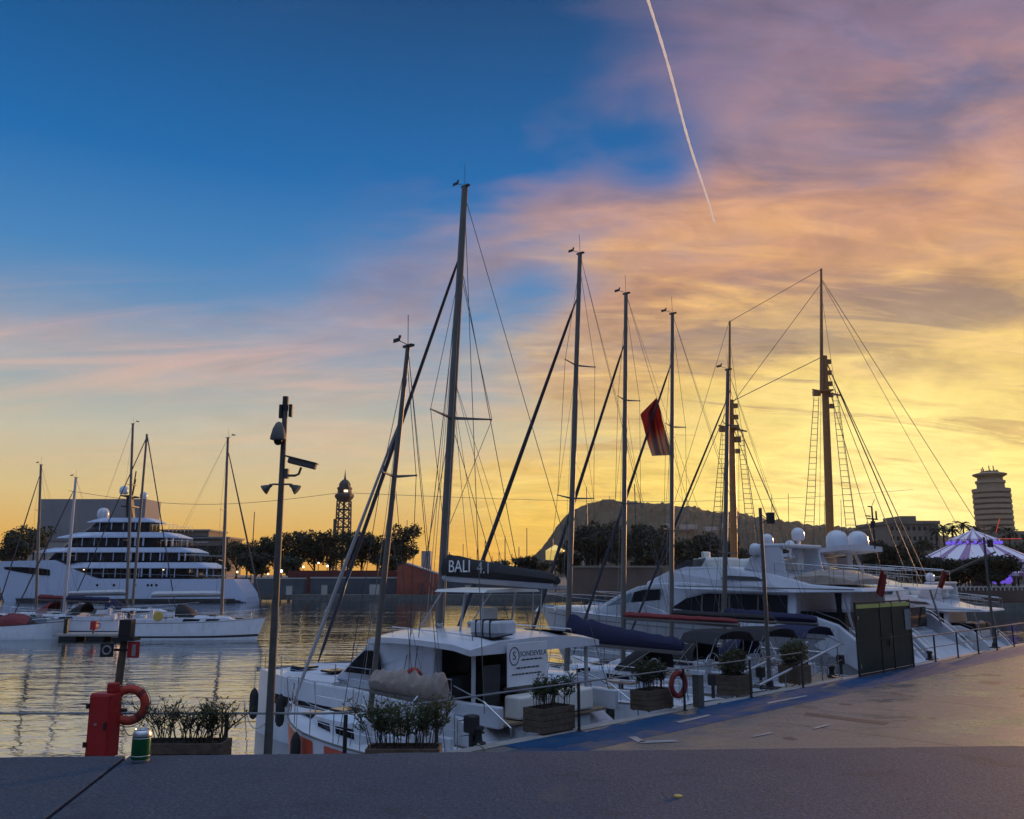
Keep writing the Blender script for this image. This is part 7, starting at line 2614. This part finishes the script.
# ---- post with red lifebuoy cabinet
pp = Vector((at(112, 745, 14.9).x, 14.9, QZ + 0.006))
zq2 = lambda y: at(116, y, 14.9).z - QZ
lp = thing('mooring_post', 'weathered wooden post with black lamp head and two small round and red signs', 'post', pp, 0)
MB().tube([(-0.05, 0, 0), (0.06, 0, zq2(641))], [0.075, 0.058], 10).build('post', M['planter'], lp, smooth=True)
MB().box((0.09, 0, zq2(639)), (0.36, 0.30, 0.06)).build('collar', M['iron'], lp)
MB().box((0.09, 0, zq2(628.5)), (0.20, 0.20, 0.29)).build('lamp_head', M['black'], lp, bevel=0.01)
sg = MB().box((-0.17, -0.10, zq2(650)), (0.22, 0.015, 0.22)).build('round_sign', M['black'], lp)
MB().tube([(-0.17 + 0.065 * math.cos(a), -0.112, zq2(650) + 0.065 * math.sin(a)) for a in [2 * math.pi * i / 20 for i in range(20)]], 0.016, 6, closed=True).build('sign_ring', M['stone_grey'], sg)
s2 = MB().box((0.27, -0.10, zq2(649.5)), (0.20, 0.015, 0.26)).build('red_sign', M['red_box'], lp)
MB().box((0.28, -0.111, zq2(650)), (0.06, 0.008, 0.19)).build('sign_mark', M['stone_grey'], s2)
MB().box((0.05, -0.05, zq2(650)), (0.36, 0.03, 0.04)).build('sign_bracket', M['iron'], lp)
cb = thing('rescue_cabinet', 'red fibreglass rescue cabinet fixed to the wooden post', 'cabinet', pp + Vector((-0.06, -0.22, 0)), R(-14))
zA, zB = zq2(754), zq2(691)
MB().box((0, 0, (zA + zB) / 2), (0.43, 0.28, zB - zA), taper=0.97).build('case', M['red_box'], cb, bevel=0.03)
MB().box((0, -0.148, (zA + zB) / 2), (0.37, 0.018, (zB - zA) * 0.92)).build('door', M['red_box'], cb, bevel=0.006)
MB().box((0.15, -0.175, (zA + zB) / 2), (0.03, 0.03, 0.12)).build('handle', M['black'], cb)
for zz in (0.2, 0.8):
    MB().box((-0.2, -0.17, lerp(zA, zB, zz)), (0.05, 0.03, 0.08)).build('hinge', M['iron'], cb)
MB().box((0.0, 0.19, lerp(zA, zB, 0.7)), (0.5, 0.06, 0.05)).build('clamp', M['iron'], cb)
MB().box((-0.03, -0.1685, lerp(zA, zB, 0.52)), (0.05, 0.004, 0.03)).build('scuffed_sticker', M['stone_grey'], cb)
MB().box((0.12, 0.0, zB + 0.08), (0.14, 0.16, 0.16)).build('reel_hood', M['red_box'], cb, bevel=0.02)
lb_ = lifebuoy('lifebuoy', 'red orange lifebuoy hanging beside the rescue cabinet', (pp.x + 0.27, pp.y - 0.10, QZ + zq2(704)), R(8), M['buoy'], 0.25, 0.072)
MB().tube([(pp.x + 0.2 + 0.03 * i - lb_.location.x, -0.02, -0.32 - 0.16 * math.sin(math.pi * i / 9)) for i in range(10)], 0.01, 5).build('line', M['rope'], lb_)

# lifebuoy and pillar by the second shrub
pl_ = q(9.9, 0.10)
lifebuoy('lifebuoy', 'weathered dark red lifebuoy on the rail beside the olive shrub', (pl_.x, pl_.y, QZ + 0.62), R(40), M['red_cover'], 0.27, 0.07)
sp = thing('service_pillar', 'grey service pillar with pale slanted cap beside the rail lifebuoy', 'service pillar', q(10.7, 0.05), R(45))
MB().box((0, 0, 0.4), (0.24, 0.2, 0.8)).build('column', M['galv'], sp, bevel=0.02)
MB().prism([(-0.15, 0.80), (0.15, 0.80), (0.15, 0.86), (-0.15, 0.90)], -0.13, 0.13, 'y').build('cap', M['gelcoat'], sp)

# bollards
def bollard(label, px, py):
    p = on(px, py, QZ + 0.006)
    b = thing('bollard', label, 'bollard', p, R(45), 'black mooring bollards on the quay')
    MB().lathe([(0.16, 0), (0.16, 0.03), (0.09, 0.06), (0.075, 0.20), (0.10, 0.26), (0.13, 0.29), (0.12, 0.33), (0.02, 0.35)], 16).build('post', M['iron'], b, smooth=True)
    MB().tube([(-0.16, 0, 0.20), (0.16, 0, 0.20)], 0.022, 8).build('cross_bar', M['iron'], b)
    return b


bollard('black mooring bollard nearest to the planter at the quay corner', 478, 744)
bollard('black mooring bollard just left of the glass gate', 832, 676)
bollard('black mooring bollard right of the glass gate', 930, 660)
# mooring lines
def line(label, a, b, sag):
    a, b = Vector(a), Vector(b)
    pts = [a.lerp(b, i / 10) - Vector((0, 0, sag * math.sin(math.pi * i / 10))) for i in range(11)]
    o = MB().tube(pts, 0.016, 6).build('mooring_line', M['rope'], None, smooth=True)
    tag(o, label, 'rope', 'mooring lines from boats to the quay')


bp_ = on(478, 744, QZ + 0.25)
line('mooring line from the corner bollard to the catamaran stern', bp_, world_pt(cat, (0.6, 1.9, 1.1)), 0.15)
line('mooring line from the quay to the old boat stern', q(1.6, -0.1, QZ + 0.05), world_pt(root_old, (0.1, -0.8, 1.2)), 0.1)
line('mooring line from the quay to the navy covered boat', q(11.5, -0.1, QZ + 0.05), world_pt(b_navy[0], (0.1, 1.2, 1.1)), 0.1)
line('mooring line from the bollard near the gate to the first motor yacht', on(832, 676, QZ + 0.25), world_pt(y1, (0.8, 2.0, 1.2)), 0.2)
line('slack line drooping left from the camera pole into the water', Vector((pc.x - 0.05, pc.y + 0.2, QZ + 0.9)), on(244, 700, 0.0) + Vector((0, 0, 0.0)), 0.5)

# ---- the can on the parapet
cpos = on(136.5, 763.5, WZ)
can = thing('drink_can', 'green drink can with crumpled silver top standing on the parapet', 'can', (cpos.x, cpos.y + 0.03, WZ), R(20))
MB().lathe([(0.024, 0.0), (0.030, 0.004), (0.0325, 0.012), (0.0325, 0.088)], 28).build('body', M['can_green'], can, smooth=True)
MB().lathe([(0.0325, 0.088), (0.033, 0.091), (0.030, 0.104), (0.0265, 0.109), (0.027, 0.112), (0.0255, 0.112), (0.024, 0.107)], 28).build('shoulder', M['can_metal'], can, smooth=True)
MB().lathe([(0.0255, 0.0), (0.0315, 0.003), (0.0328, 0.011)], 28, (0, 0, -0.0005)).build('rim', M['can_metal'], can, smooth=True)
MB().tube([(0.004, 0, 0.108), (0.012, 0.004, 0.124), (0.006, 0.008, 0.130)], 0.003, 5).tube([(-0.008, 0.0, 0.108), (-0.012, -0.006, 0.120)], 0.003, 5).build('bent_tab', M['can_metal'], can)
for zz in (0.020, 0.080):
    MB().lathe([(0.0322, zz), (0.0329, zz + 0.0008), (0.0329, zz + 0.0032), (0.0322, zz + 0.004)], 28).build('pale_stripe', M['can_metal'], can, smooth=True)
bt_ = thing('bottle_cap', 'tiny brown bottle cap lying on the parapet at right', 'bottle cap', on(678, 797, WZ), 0)
MB().lathe([(0.013, 0), (0.013, 0.004), (0.010, 0.006)], 14).build('cap', M['brass'], bt_)


# ---------------------------------------------------------------- dusk haze over the harbour
mhz = bpy.data.materials.new('harbour_haze')
mhz.use_nodes = True
nz_ = mhz.node_tree
nz_.nodes.clear()
vo = nz_.nodes.new('ShaderNodeVolumePrincipled')
vo.inputs['Color'].default_value = (0.86, 0.86, 0.84, 1)
vo.inputs['Density'].default_value = 0.00006
vo.inputs['Anisotropy'].default_value = 0.3
oz = nz_.nodes.new('ShaderNodeOutputMaterial')
nz_.links.new(vo.outputs[0], oz.inputs['Volume'])
hb_ = MB().box((0, 950, 160), (3300, 2200, 326)).build('haze', mhz, None)
hb_['kind'] = 'stuff'
